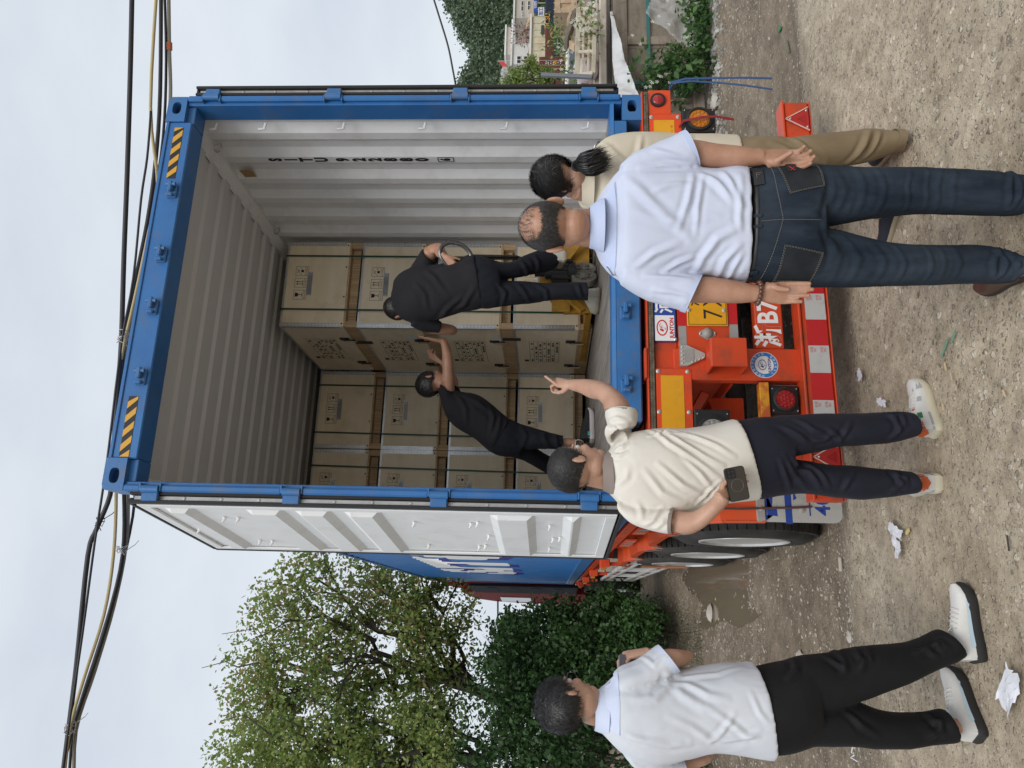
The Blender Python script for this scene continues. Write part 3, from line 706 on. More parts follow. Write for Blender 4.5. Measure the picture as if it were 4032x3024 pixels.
for s_, n_, sg in (('河南骏通车辆有限公司', 10, 1), ('专业挂车制造', 6, -1)):
    for i, ch in enumerate(s_):
        a = (math.pi / 2 + (n_ - 1) * 0.16 - i * 0.32) if sg > 0 else (-math.pi / 2 - (n_ - 1) * 0.17 + i * 0.34)
        p = (-0.479 + 0.0615 * math.cos(a), -0.0078, 0.519 + 0.0615 * math.sin(a)); up = (sg * math.cos(a), 0, sg * math.sin(a)); rt = (sg * math.sin(a), 0, -sg * math.cos(a))
        text(ch, 0.0150, WHITE, rt, up, p, sk, ext=0.0003)
# lamp plates with yellow reflectors
for x0, x1, y0, y1 in ((-0.99, -0.506, -0.98, -0.546), (0.506, 1.081, 0.546, 1.038)):
    lpn = bx('lamp_plate', (x0, -0.010, 0.907), (x1, 0.0195, 1.097), ORGL, TRL, 0.003)
    yr = bx('yellow_reflector', (y0, -0.0125, 0.951), (y1, -0.0102, 1.072), YREF, lpn, 0.0005)
    xr = y0 + 0.055 if x0 < 0 else y1 - 0.055
    text('®', 0.020, LOGOR, X_, U_, (xr + 0.01, -0.0128, 0.966), yr, ext=0.0002)
    text('DOT-C2', 0.010, LOGOR, X_, U_, (xr + 0.05 if x0 < 0 else xr - 0.03, -0.0128, 0.966), yr, ext=0.0002)
    for x in (x0 + 0.022, x1 - 0.016 if x0 < 0 else x1 - 0.022, (x0 + x1) / 2 - (0.0 if x0 < 0 else 0.0)):
        for z in (0.928, 1.085): bolt(x, -0.0102, z, lpn, 0.012)
# round red side lamps at the ends of the beam
for sx in (-1, 1):
    mb = MB(); mb.box((min(sx * 1.083, sx * 1.253), -0.004, 0.965), (max(sx * 1.083, sx * 1.253), 0.0195, 1.0975), 0.004); ep = mb.build('end_plate', ORGL, TRL)
    c = (sx * 1.178, -0.004, 1.043); MB().disc(c, (0, -1, 0), [(0.046, 0), (0.046, 0.012), (0.033, 0.014), (0.033, 0.008)], 28).build('lamp_ring', RUB, ep, True)
    MB().disc((c[0], -0.010, c[2]), (0, -1, 0), [(0.0335, 0), (0.0335, 0.006), (0.024, 0.013), (0, 0.016)], 24).build('lamp_lens', LAMPR, ep, True)
# big round lamps in black housings: clear at one side, amber at the other, red ones lower down
def cluster_lamp(cx, cz, w, h, r, lens, y=-0.03, box=True):
    b_ = bx('lamp_housing', (cx - w / 2, y, cz - h / 2), (cx + w / 2, y + 0.07, cz + h / 2), RUB, TRL, 0.006)
    MB().disc((cx, y, cz), (0, -1, 0), [(r * 1.26, 0), (r * 1.24, 0.016), (r * 1.02, 0.020), (r * 1.0, 0.006)], 32).build('lamp_rim', RUB, b_, True)
    MB().disc((cx, y - 0.004, cz), (0, -1, 0), [(r, 0), (r * 0.98, 0.006), (0, 0.010)], 32).build('lamp_lens', lens, b_, True)
    k = [(0, 0)] + [(0.36 * r * math.cos(a), 0.36 * r * math.sin(a)) for a in np.linspace(0, 2 * math.pi, 7)[:-1]] + [(0.74 * r * math.cos(a), 0.74 * r * math.sin(a)) for a in np.linspace(0, 2 * math.pi, 13)[:-1]]
    mb = MB()
    for dx, dz in k: mb.box((cx + dx - r * 0.13, y - 0.0165, cz + dz - r * 0.13), (cx + dx + r * 0.13, y - 0.010, cz + dz + r * 0.13), r * 0.05)
    mb.build('lens_facets', lens, b_)
    for sx in (-1, 1):
        for sz in (-1, 1): bolt(cx + sx * w * 0.4, y, cz + sz * h * 0.42, b_, 0.004)
    return b_
cluster_lamp(-0.858, 0.812, 0.245, 0.185, 0.070, LAMPW)
cluster_lamp(1.027, 0.810, 0.158, 0.195, 0.062, LAMPA)
for sx in (-1, 1):
    mb = MB(); mb.box((sx * 0.668 - 0.085, 0.03, 0.335), (sx * 0.668 + 0.085, 0.05, 0.502), 0.003); mb.build('lamp_recess', DARK, TRL)
    cluster_lamp(sx * 0.668, 0.420, 0.15, 0.15, 0.053, LAMPR, 0.005)
    xs = sorted((sx * 0.575, sx * (0.98 if sx < 0 else 0.84))); bx('yellow_bar', (xs[0], -0.012, 0.503), (xs[1], 0.05, 0.553), mat('chipped_yellow', (0.62, 0.28, 0.015), 0.5, col2=(0.45, 0.09, 0.02), scale=9, contrast=(0.45, 0.55)), TRL, 0.004)
    # slanted gusset plates in the openings
    MB().prism([(sx * 0.57, 0.553), (sx * 0.57, 0.76), (sx * 0.70, 0.70), (sx * 0.86, 0.553)], 1, 0.34, 0.355).build('gusset', ORG, TRL)
    MB().beam((sx * 0.58, 0.18, 0.80), (sx * 0.86, 0.42, 0.95), 0.02, 0.05, 0.003).build('brace', ORG, TRL)
    xs = sorted((sx * 0.57, sx * (0.98 if sx < 0 else 0.84))); bx('lower_panel', (xs[0], 0.055, 0.30), (xs[1], 0.075, 0.503), ORG, TRL, 0.003)
# bumper with red and white tape
bmp = MB(); bmp.box((-1.207, -0.05, 0.176), (1.134, 0.03, 0.322), 0.010); bmp.box((-1.207, -0.065, 0.322), (1.134, 0.05, 0.336), 0.004); bmp.box((-1.207, -0.058, 0.168), (1.134, 0.03, 0.1755), 0.003)
bmp = bmp.build('bumper', ORG, TRL)
xs = [-0.749 - 0.066, -0.682, -0.534, -0.381, -0.234, -0.083, 0.068, 0.22, 0.37, 0.52, 0.67, 0.80]
for i in range(len(xs) - 1):
    t_ = bx('tape_piece', (xs[i] + 0.0005, -0.0525, 0.187), (xs[i + 1] - 0.0005, -0.0505, 0.294), WREF if i % 2 == 0 else RREF, bmp, 0)
    if i % 2 == 0:
        text('达标\n©C', 0.017, LOGOR, X_, U_, (xs[i + 1] - 0.024, -0.0528, 0.268), t_, ext=0.0002); text('达标\n©C', 0.017, LOGOR, X_, U_, (xs[i + 1] - 0.024, -0.0528, 0.216), t_, ext=0.0002)
for cx in (-0.985, 1.010):
    tri = MB().prism([(cx - 0.078, 0.184), (cx + 0.078, 0.184), (cx, 0.316)], 1, -0.060, -0.0505).build('triangle_reflector', mat('triangle_red', (0.40, 0.02, 0.02), 0.3), bmp)
    e = [(cx - 0.078, 0.184), (cx + 0.078, 0.184), (cx, 0.316)]; mb = MB()
    for i in range(3):
        p, q = e[i], e[(i + 1) % 3]
        if i > 0: mb.beam((p[0], -0.061, p[1]), (q[0], -0.061, q[1]), 0.006, 0.005, 0, (0, 1, 0))
    mb.build('triangle_edge', mat('pale_pink_edge', (0.62, 0.42, 0.36), 0.5), tri)
    MB().prism([(cx - 0.03, 0.202), (cx + 0.03, 0.202), (cx, 0.252)], 1, -0.0615, -0.0601).build('triangle_core', LAMPR, tri)
    for x, z in ((cx - 0.055, 0.196), (cx + 0.055, 0.196), (cx, 0.290)): bolt(x, -0.0602, z, tri, 0.006)
# frame rails, cross members, outriggers
for sx in (-1, 1):
    xs = sx * 0.47; mb = MB(); mb.box((xs - 0.006, 0.18, 0.66), (xs + 0.006, 11.6, 1.02), 0); mb.box((xs - 0.07, 0.18, 1.02), (xs + 0.07, 11.6, 1.035), 0.003); mb.box((xs - 0.07, 0.18, 0.645), (xs + 0.07, 11.6, 0.66), 0.003); mb.build('frame_rail', ORG, TRL)
    for y in (0.9, 2.2, 3.5, 4.9, 6.1, 7.2, 8.3, 9.4, 10.6):
        p = sorted((sx * 0.545, sx * 1.18)); mb = MB(); mb.prism([(p[0], 1.035), (p[1], 1.035), (p[1], 0.95), (p[0], 0.80)] if sx > 0 else [(p[1], 1.035), (p[0], 1.035), (p[0], 0.95), (p[1], 0.80)], 1, y, y + 0.012); mb.box((p[0], y - 0.04, 1.036), (p[1], y + 0.06, 1.05), 0.002)
        mb.build('outrigger', ORG, TRL)
    bx('side_rail', (min(sx * 1.12, sx * 1.20), 0.2, 1.052), (max(sx * 1.12, sx * 1.20), 11.9, 1.125), ORG, TRL, 0.005)
for y in (0.6, 2.3, 3.6, 5.4, 7.5, 9.6): bx('cross_member', (-0.46, y, 0.70), (0.46, y + 0.1, 0.98), DARK, TRL, 0.004)
bx('front_bolster', (-1.24, 11.55, 0.98), (1.24, 11.95, 1.13), ORG, TRL, 0.01)
for y, c in ((4.75, YREF), (6.9, YREF), (9.1, YREF), (11.2, YREF)):
    lk_ = bx('twist_lock', (-1.285, y - 0.07, 0.99), (-1.2025, y + 0.07, 1.10), ORG, TRL, 0.008); bx('side_marker', (-1.31, y + 0.10, 1.02), (-1.2025, y + 0.17, 1.08), LAMPA, lk_, 0.004)
    bx('lock_handle', (-1.27, y - 0.02, 0.86), (-1.23, y + 0.03, 0.985), ORG, lk_, 0.004)
# axles and wheels
TYRE = mat('tyre_rubber', (0.016, 0.015, 0.014), 0.75, col2=(0.05, 0.044, 0.036), scale=6, contrast=(0.4, 0.75))
RIM = mat('steel_rim', (0.60, 0.60, 0.59), 0.4, 0.35, col2=(0.48, 0.47, 0.45), scale=10)
def make_wheel(cx, cy, cz, sx, R_=0.495, w=0.29, par=None, nm='wheel'):
    out = cx
    wh = MB().disc((out, cy, cz), (sx, 0, 0), [(0.292, -0.012), (0.31, 0.0), (0.36, 0.012), (0.42, 0.010), (R_ - 0.035, -0.012), (R_ - 0.008, -0.045), (R_, -0.075), (R_, -w + 0.06), (R_ - 0.04, -w), (0.30, -w)], 56).build(nm, TYRE, par, True)
    mb = MB()
    for i in range(52):
        a = 2 * math.pi * i / 52
        for k, (u0, u1) in enumerate(((-0.028, -0.10), (-0.115, -0.175), (-0.19, -w + 0.03))):
            aa = a + (k % 2) * 0.06; c, s_ = math.cos(aa), math.sin(aa); M = Matrix(((1, 0, 0, 0), (0, c, -s_, cy), (0, s_, c, cz), (0, 0, 0, 1)))
            mb.box((out + sx * u0, -0.022, R_ - 0.03), (out + sx * u1, 0.022, R_ + 0.007), 0, M)
    tag(mb.build('tread', TYRE, wh), kind='stuff')
    rm = MB().disc((out, cy, cz), (sx, 0, 0), [(0.315, -0.004), (0.312, 0.010), (0.300, 0.012), (0.285, -0.01), (0.270, -0.09), (0.240, -0.125), (0.15, -0.11), (0.13, -0.08), (0.10, -0.02), (0.0, -0.015)], 48).build('rim', RIM, wh, True)
    mb = MB()
    for i in range(10):
        a = 2 * math.pi * i / 10; mb.disc((out - sx * 0.112, cy + 0.165 * math.cos(a), cz + 0.165 * math.sin(a)), (sx, 0, 0), [(0.016, 0), (0.016, 0.02), (0.009, 0.045), (0, 0.047)], 6)
    tag(mb.build('wheel_nuts', STEEL, wh), kind='stuff')
    return wh
for i, y in enumerate((1.62, 2.93, 4.24)):
    for sx in (-1, 1): make_wheel(sx * 1.262, y, 0.285, sx, par=TRL)
    MB().tube([(-1.0, y, 0.285), (1.0, y, 0.285)], 0.075, 12).build('axle', DARK, TRL, True)
# mudguards: flat top with sloping ends, one per wheel, plus a deep rear one carrying the flap
def guard(pts, x0, x1, t=0.012):
    P = [Vector((0, p[0], p[1])) for p in pts]; up = []
    for i, p in enumerate(P):
        d = (P[min(i + 1, len(P) - 1)] - P[max(i - 1, 0)]).normalized(); up.append((p.y - d.z * t, p.z + d.y * t))
    mb = MB(); n_ = len(pts); V = []
    for x in (x0, x1):
        for p in list(pts) + up[::-1]: V.append((x, p[0], p[1]))
    m_ = 2 * n_; F = [tuple(range(m_)), tuple(range(2 * m_ - 1, m_ - 1, -1))] + [(i, (i + 1) % m_, m_ + (i + 1) % m_, m_ + i) for i in range(m_)]
    F = F[2:]; 
    for x_o in (0, m_):
        for i in range(n_ - 1): F.append((x_o + i, x_o + i + 1, x_o + m_ - 2 - i, x_o + m_ - 1 - i))
    mb.add(V, F); return mb
for sx in (-1, 1):
    xo = sx * 1.275; xi = sx * 0.86
    gs = [[(0.36, 0.485), (0.40, 0.70), (0.52, 0.865), (0.75, 0.93), (1.00, 0.93)]]
    for y in (1.62, 2.93, 4.24): gs.append([(y - 0.60, 0.80), (y - 0.44, 0.875), (y - 0.30, 0.905), (y + 0.30, 0.905), (y + 0.44, 0.875), (y + 0.60, 0.80)])
    for k, g_ in enumerate(gs):
        if sx > 0 and k == 0: continue
        mg = guard(g_, min(xo, xi), max(xo, xi), 0.014).build('mudguard', ORGS, TRL)
        mb = MB(); 
        for (a, b2) in zip(g_[:-1], g_[1:]):
            mb.beam((xo - sx * 0.004, a[0], a[1] - 0.02), (xo - sx * 0.004, b2[0], b2[1] - 0.02), 0.010, 0.055, 0.002)
        mb.build('guard_lip', ORGS, mg)
        if k > 0 and sx < 0:
            yc = (1.62, 2.93, 4.24)[k - 1]
            for a, b2 in (((yc - 0.59, 0.786), (yc - 0.54, 0.812)), ((yc - 0.49, 0.835), (yc - 0.445, 0.857)), ((yc + 0.45, 0.855), (yc + 0.50, 0.83)), ((yc + 0.54, 0.812), (yc + 0.59, 0.786))):
                MB().beam((xo + sx * 0.0052, a[0], a[1]), (xo + sx * 0.0052, b2[0], b2[1]), 0.002, 0.05, 0).build('guard_tape', GREF, mg)
# upper frame plates beside the wheels with grey tape squares
for y in (1.2, 2.3):
    pl = bx('side_plate', (-1.215, y, 0.955), (-1.2015, y + 0.62, 1.045), ORG, TRL, 0.003)
    for k in range(3): bx('guard_tape', (-1.2168, y + 0.05 + k * 0.2, 0.965), (-1.2152, y + 0.13 + k * 0.2, 1.035), GREF, pl, 0)
# lettered mud flap
FLAP = mat('white_flap', (0.44, 0.44, 0.42), 0.6, dirt=(0.25, 0.23, 0.20), dirt_scale=6, dirt_amt=0.55)
for sx in (-1,):
    P = []; x0, x1 = sx * 0.80, sx * 1.272; a, b2 = min(x0, x1), max(x0, x1)
    mf = MB(); r_ = 0.045; out_ = [(a, 0.515), (b2, 0.515)] + [(b2 - r_ + r_ * math.cos(t_), 0.05 + r_ - r_ * math.sin(t_)) for t_ in np.linspace(0, math.pi / 2, 6)] + [(a + r_ - r_ * math.sin(t_), 0.05 + r_ - r_ * math.cos(t_)) for t_ in np.linspace(0, math.pi / 2, 6)]
    mf = mf.prism(out_, 1, 0.345, 0.353).build('mud_flap', FLAP, TRL)
    if sx < 0:
        text('马', 0.235, PLATEB, X_, U_, (-1.150, 0.3445, 0.372), mf, ext=0.0004, bold=0.010, sx=1.15)
        text('驰', 0.235, PLATEB, X_, U_, (-0.91, 0.3445, 0.372), mf, ext=0.0004, bold=0.010, sx=0.85)
        bx('print_line', (-1.235, 0.3442, 0.220), (-0.83, 0.3447, 0.228), PLATEB, mf, 0)
        text('400', 0.115, PLATEB, X_, U_, (-1.232, 0.3445, 0.150), mf, ext=0.0004, bold=0.002, align='LEFT')
    bx('flap_bar', (a, 0.336, 0.47), (b2, 0.3448, 0.514), STEEL, mf, 0.002)
    for x in (sx * 1.20, sx * 0.87):
        bolt(x, 0.3355, 0.492, mf, 0.016); bolt(x, 0.3448, 0.268, mf, 0.022)
MB().tube([(-1.205, 0.33, 0.86), (-1.207, 0.325, 0.6), (-1.20, 0.33, 0.485), (-1.192, 0.335, 0.30), (-1.185, 0.338, 0.215)], 0.007, 6).build('hanging_strap', mat('worn_strap', (0.10, 0.05, 0.045), 0.9), TRL, True)
# white side guard
SG = mat('white_frame_paint', (0.56, 0.56, 0.54), 0.5, dirt=(0.33, 0.30, 0.27), dirt_scale=6, dirt_amt=0.4)
mb = MB(); x = -1.245
mb.box((x, 4.75, 0.760), (x + 0.04, 9.25, 0.80), 0.004); mb.box((x, 4.75, 0.655), (x + 0.04, 9.25, 0.695), 0.004); mb.box((x, 4.75, 0.365), (x + 0.04, 9.25, 0.405), 0.004); mb.box((x, 4.85, 0.255), (x + 0.04, 9.25, 0.295), 0.004)
for y in (4.75, 6.2, 7.7, 9.21): mb.box((x - 0.003, y, 0.25), (x + 0.043, y + 0.045, 0.803), 0.004)
sg = mb.build('side_guard', SG, TRL)
for z0 in (0.697, 0.297):
    for k in range(15): bx('guard_tape', (x + 0.012, 4.82 + k * 0.29, z0), (x + 0.016, 4.82 + k * 0.29 + 0.145, z0 + 0.066), RREF if k % 2 else WREF, sg, 0)
MB().tube([(-1.28, 4.62, 0.66), (-1.285, 4.5, 0.4), (-1.28, 4.45, 0.22)], 0.016, 6).build('strap_end', mat('brown_strap', (0.26, 0.11, 0.05), 0.8), TRL, True)
# landing legs
for sx in (-1, 1):
    mb = MB(); mb.box((sx * 0.75 - 0.07, 9.5, 0.35), (sx * 0.75 + 0.07, 9.64, 1.0), 0.006); mb.box((sx * 0.75 - 0.05, 9.52, 0.1), (sx * 0.75 + 0.05, 9.62, 0.35), 0.004); mb.box((sx * 0.75 - 0.13, 9.44, 0.06), (sx * 0.75 + 0.13, 9.70, 0.10), 0.004)
    mb.build('landing_leg', DARK, TRL)
bx('air_tank', (-0.9, 8.2, 0.45), (-0.55, 9.1, 0.75), DARK, TRL, 0.06)
# ------------------------------------------------------------------ straps and twine tied to the trailer and lamps: things of their own
BSTR = mat('blue_strap', (0.035, 0.085, 0.22), 0.55)
def ribbon(pts, w, m_, name, label, cat, across=(1, 0, 0)):
    a = Vector(across); rows = [[Vector(p) - a * w / 2 for p in pts], [Vector(p) + a * w / 2 for p in pts]]
    th = Vector((0, 0.002, 0)); mb = MB(); mb.grid(rows); mb.grid([[p + th for p in r] for r in rows])
    return mb.thing(name, m_, label, cat)
ribbon([(1.255, -0.006, 0.975), (1.285, -0.03, 0.968), (1.308, -0.035, 0.88), (1.316, -0.03, 0.69), (1.324, -0.02, 0.5), (1.334, 0.0, 0.357)], 0.013, BSTR, 'packing_strap', 'blue packing strap end hanging off the beam, the outer of the two', 'strap')
ribbon([(1.254, -0.0075, 0.970), (1.278, -0.035, 0.955), (1.284, -0.045, 0.86), (1.276, -0.04, 0.69), (1.262, -0.03, 0.52), (1.249, -0.01, 0.362)], 0.012, BSTR, 'packing_strap', 'blue packing strap end hanging nearer the amber lamp, the inner of the two', 'strap')
RSTR = mat('red_strap', (0.22, 0.012, 0.022), 0.6)
ribbon([(0.992, -0.012, 0.925), (1.000, -0.06, 0.905), (1.012, -0.075, 0.805), (1.018, -0.075, 0.72), (1.003, -0.065, 0.615)], 0.016, RSTR, 'plastic_ribbon', 'dark red plastic ribbon hanging down over the amber lamp', 'ribbon')

# ------------------------------------------------------------------ plywood export crates in the container
PLY = mat('plywood', (0.74, 0.625, 0.445), 0.7, col2=(0.82, 0.725, 0.56), scale=1.6, stretch=(1.2, 1.2, 7), detail=9, contrast=(0.3, 0.72), dirt=(0.47, 0.36, 0.22), dirt_scale=4, dirt_amt=0.45, bump=0.05, bscale=20, vary=0.14)
PLYD = mat('plywood_end_grain', (0.40, 0.26, 0.14), 0.85, col2=(0.56, 0.41, 0.245), scale=2, stretch=(60, 60, 1.5), contrast=(0.4, 0.6), vary=0.2)
TIN = mat('tin_edge_strip', (0.44, 0.45, 0.46), 0.36, 0.7, col2=(0.56, 0.57, 0.58), scale=20)
DOT = mat('punched_spot', (0.66, 0.66, 0.63), 0.4, 0.4)
STRAPG = mat('green_strap', (0.012, 0.058, 0.032), 0.45)
NOTE = mat('silvery_note', (0.42, 0.43, 0.44), 0.25, 0.15)
NOTEW = mat('white_note', (0.64, 0.64, 0.62), 0.5)
INK = mat('stencil_ink', (0.03, 0.025, 0.022), 0.8)
IRON = mat('black_iron', (0.03, 0.03, 0.032), 0.5, 0.4)
CW, CD, CB, CP = 0.750, 1.195, 0.520, 0.112           # width, depth, box height, pallet height
FLOOR = zr(0.187)
def disc_front(mb, x, y, z, r, n=8): mb.add([(x, y, z)] + [(x + r * math.cos(2 * math.pi * i / n), y, z + r * math.sin(2 * math.pi * i / n)) for i in range(n)], [(0, 1 + i, 1 + (i + 1) % n) for i in range(n)])
def flat(mb, x0, z0, x1, z1, y): mb.add([(x0, y, z0), (x1, y, z0), (x1, y, z1), (x0, y, z1)], [(0, 1, 2, 3)])
def make_crate(label, group, note):
    t = thing('plywood_crate', label, 'crate', (0, 0, 0), group)
    z0, z1 = CP, CP + CB
    bx('front_panel', (0.004, 0.0, z0 + 0.004), (CW - 0.004, 0.012, z1 - 0.006), PLY, t, 0.002)
    bx('side_panel', (0.0, 0.013, z0 + 0.004), (0.012, CD - 0.013, z1 - 0.006), PLY, t, 0.002)
    bx('side_panel', (CW - 0.012, 0.013, z0 + 0.004), (CW, CD - 0.013, z1 - 0.006), PLY, t, 0.002)
    bx('back_panel', (0.004, CD - 0.012, z0 + 0.004), (CW - 0.004, CD, z1 - 0.006), PLY, t, 0.002)
    bx('lid_panel', (0.0, 0.0, z1 - 0.0055), (CW, CD, z1 + 0.004), PLY, t, 0.002)
    # pallet: three runners with end blocks, two deck battens
    for x0, x1 in ((0.0, 0.052), (CW / 2 - 0.03, CW / 2 + 0.03), (CW - 0.052, CW)):
        bx('runner', (x0, 0.004 if x0 != CW / 2 - 0.03 else 0.25, 0.005), (x1, CD - 0.004, z0 - 0.012), PLYD, t, 0.003)
    bx('skirt_board', (0.053, 0.055, 0.030), (CW - 0.053, 0.070, z0 - 0.0125), PLYD, t, 0.002); bx('skirt_board', (0.055, 0.075, 0.030), (0.070, CD - 0.06, z0 - 0.0125), PLYD, t, 0.002)
    bx('pallet_deck', (0.0, 0.002, z0 - 0.0115), (CW, CD - 0.002, z0 + 0.0035), PLYD, t, 0.002)
    # sheet metal corner strips with a row of punched spots, and the lid edge
    for x0, x1, xc in ((-0.0015, 0.034, 0.017), (CW - 0.034, CW + 0.0015, CW - 0.017)):
        mb = MB(); mb.box((x0, -0.0015, z0 + 0.035), (x1, -0.0002, z1 - 0.012), 0)
        cs = mb.build('corner_strip', TIN, t)
        mb = MB()
        for i in range(16): disc_front(mb, xc, -0.0018, z0 + 0.052 + i * 0.028, 0.0068)
        tag(mb.build('punched_spots', DOT, cs), kind='stuff')
    for x_, y0, y1 in ((-0.0016, 0.0, 0.036), (-0.0016, CD - 0.036, CD)):
        cs = bx('corner_strip', (x_, y0, z0 + 0.035), (x_ + 0.0013, y1, z1 - 0.012), TIN, t, 0)
        mb = MB()
        for i in range(16):
            z = z0 + 0.052 + i * 0.028; yc = (y0 + y1) / 2; mb.add([(x_ - 0.0004, yc, z)] + [(x_ - 0.0004, yc + 0.0066 * math.cos(2 * math.pi * k / 8), z + 0.0066 * math.sin(2 * math.pi * k / 8)) for k in range(8)], [(0, 1 + k, 1 + (k + 1) % 8) for k in range(8)])
        tag(mb.build('punched_spots', DOT, cs), kind='stuff')
    mb = MB(); mb.box((-0.002, -0.0022, z1 - 0.0125), (CW + 0.002, -0.0003, z1 + 0.0055), 0); mb.box((-0.0022, -0.0022, z1 - 0.0125), (-0.0003, CD, z1 + 0.0055), 0); mb.box((-0.002, -0.0022, z1 + 0.0042), (CW + 0.002, 0.03, z1 + 0.0056), 0)
    mb.build('lid_edge', TIN, t)
    for x in (0.028, CW * 0.35, CW * 0.7, CW - 0.028): MB().disc((x, -0.0002, z0 + 0.018), (0, -1, 0), [(0.007, 0), (0.007, 0.002), (0, 0.003)], 8).build('screw', IRON, t)
    # printed handling marks: glass, arrows, no tumbling
    mb = MB(); zb = z1 - 0.082 - 0.107; y = -0.0006
    for x in (0.235, 0.340, 0.445):
        for a in ((x, zb, x + 0.083, zb + 0.0025), (x, zb + 0.1045, x + 0.083, zb + 0.107), (x, zb, x + 0.0025, zb + 0.107), (x + 0.0805, zb, x + 0.083, zb + 0.107), (x, zb + 0.028, x + 0.083, zb + 0.030)): flat(mb, *a, y)
    gx_ = 0.2765; mb.add([(gx_ - 0.019, y, zb + 0.096), (gx_ + 0.019, y, zb + 0.096), (gx_ + 0.015, y, zb + 0.072), (gx_, y, zb + 0.064), (gx_ - 0.015, y, zb + 0.072)], [(0, 1, 2, 3, 4)]); flat(mb, gx_ - 0.0025, zb + 0.040, gx_ + 0.0025, zb + 0.065, y); flat(mb, gx_ - 0.016, zb + 0.036, gx_ + 0.016, zb + 0.0395, y)
    for ax in (0.3715, 0.3915): flat(mb, ax - 0.0025, zb + 0.046, ax + 0.0025, zb + 0.083, y); mb.add([(ax - 0.0085, y, zb + 0.080), (ax + 0.0085, y, zb + 0.080), (ax, y, zb + 0.097)], [(0, 1, 2)])
    flat(mb, 0.358, zb + 0.038, 0.405, zb + 0.043, y)
    cx = 0.4865; flat(mb, cx - 0.011, zb + 0.040, cx + 0.011, zb + 0.062, y)
    mb.beam((cx - 0.02, y, zb + 0.073), (cx + 0.02, y, zb + 0.095), 0.003, 0.0004, 0, (0, 1, 0)); mb.beam((cx - 0.016, y, zb + 0.096), (cx + 0.010, y, zb + 0.070), 0.003, 0.0004, 0, (0, 1, 0))
    for sx in (-1, 1): mb.add([(cx + sx * 0.022, y, zb + 0.064), (cx + sx * 0.032, y, zb + 0.064), (cx + sx * 0.027, y, zb + 0.053)], [(0, 1, 2)])
    pm = mb.build('handling_marks', INK, t)
    for x, s_ in ((0.2765, 'PRECAUTION'), (0.3815, 'UPWARD'), (0.4865, 'NO TUMBLING')): text(s_, 0.0155 if len(s_) < 8 else 0.0135, INK, X_, U_, (x, y, zb + 0.015), pm, ext=0.0001, sx=0.92 if len(s_) < 8 else 0.86)
    if note is not None:
        nn_ = MB(); x0 = 0.272; z_ = z1 - 0.230; nn_.grid([[(x0, -0.001, z_), (x0 + 0.07, -0.0035, z_ + 0.001), (x0 + 0.14, -0.0015, z_), (x0 + 0.205, -0.003, z_ + 0.002)], [(x0, -0.001, z_ + 0.045), (x0 + 0.07, -0.0025, z_ + 0.047), (x0 + 0.14, -0.0012, z_ + 0.046), (x0 + 0.205, -0.0035, z_ + 0.047)]])
        nt_ = nn_.build('pasted_note', note, t); mb = MB()
        for k in range(4): flat(mb, x0 + 0.012, z_ + 0.008 + k * 0.009, x0 + 0.19 - 0.02 * (k % 2), z_ + 0.011 + k * 0.009, -0.0045)
        mb.build('note_lines', INK, nt_)
    # stencilled table on the side, clasps at its foot
    mb = MB(); x = -0.0006; y0, y1, za, zb_ = 0.30, 0.84, z0 + 0.15, z0 + 0.40
    def sflat(a, b2, c, d): mb.add([(x, a, b2), (x, c, b2), (x, c, d), (x, a, d)], [(0, 1, 2, 3)])
    for z in np.linspace(za, zb_, 8): sflat(y0, z, y1, z + 0.003)
    for yy in (y0, 0.64, y1): sflat(yy, za, yy + 0.003, zb_)
    g = random.Random(5)
    for k, z in enumerate(np.linspace(za, zb_, 8)[:-1]):
        yy = y1 - 0.015
        while yy > y0 + 0.05:
            l = g.uniform(0.02, 0.05)
            if g.random() < 0.62 and not (0.62 < yy - l / 2 < 0.66): sflat(yy - l, z + 0.010, yy, z + 0.026)
            yy -= l + 0.010
    sflat(0.78, zb_ + 0.015, 0.83, zb_ + 0.052); sflat(0.80, zb_ + 0.02, 0.795, zb_ + 0.05)
    mb.build('stencilled_table', INK, t)
    for yy in (0.26, 0.90):
        mb = MB(); mb.box((-0.010, yy, z0 + 0.02), (-0.0003, yy + 0.055, z0 + 0.10), 0.003); mb.box((-0.022, yy + 0.018, z0 - 0.03), (-0.010, yy + 0.036, z0 + 0.07), 0.003)
        cl = mb.build('clasp', IRON, t); bx('clasp_peg', (-0.030, yy + 0.020, z0 - 0.05), (-0.0225, yy + 0.034, z0 + 0.06), PLYD, cl, 0.002)
    return t
LV = ['bottom', 'second', 'third', 'top']
def crate_label(lev, stack):
    return {0: 'plywood crate on the container floor, lowest of ', 1: 'plywood crate second from the floor in ', 2: 'plywood crate third from the floor in ', 3: 'plywood crate on the very top of '}[lev] + stack
protos = {}
def put(x, y, lev, stack, note):
    k = {None: 0, NOTE: 1, NOTEW: 2}[note]; lab = crate_label(lev, stack); grp = 'plywood crates stacked in the container'
    loc = (x, y, FLOOR + lev * (CP + CB + 0.0005))
    if k not in protos:
        protos[k] = make_crate(lab, grp, note); o = protos[k]; o.location = loc
    else: o = copy_tree(protos[k], label=lab); o.location = loc
    o.rotation_euler.z = 0.006 * math.sin(lev * 5.1 + x * 9 + y * 3)
    return o
NEARX, NEARY, FARY = 0.385, 1.80, 3.02
for l in range(4): put(NEARX + 0.002 * (l % 2), NEARY + 0.004 * ((l * 3) % 4), l, 'the front stack behind the pallet truck', NOTE)
for l in range(4): put(-0.367 + 0.003 * (l % 2), FARY + 0.004 * ((l * 2) % 3), l, 'the middle back stack', NOTEW if l in (0, 2) else NOTE)
for l in range(4): put(-1.124 + 0.003 * ((l + 1) % 2), FARY + 0.003 * (l % 3), l, 'the back stack at the open door side', NOTEW)
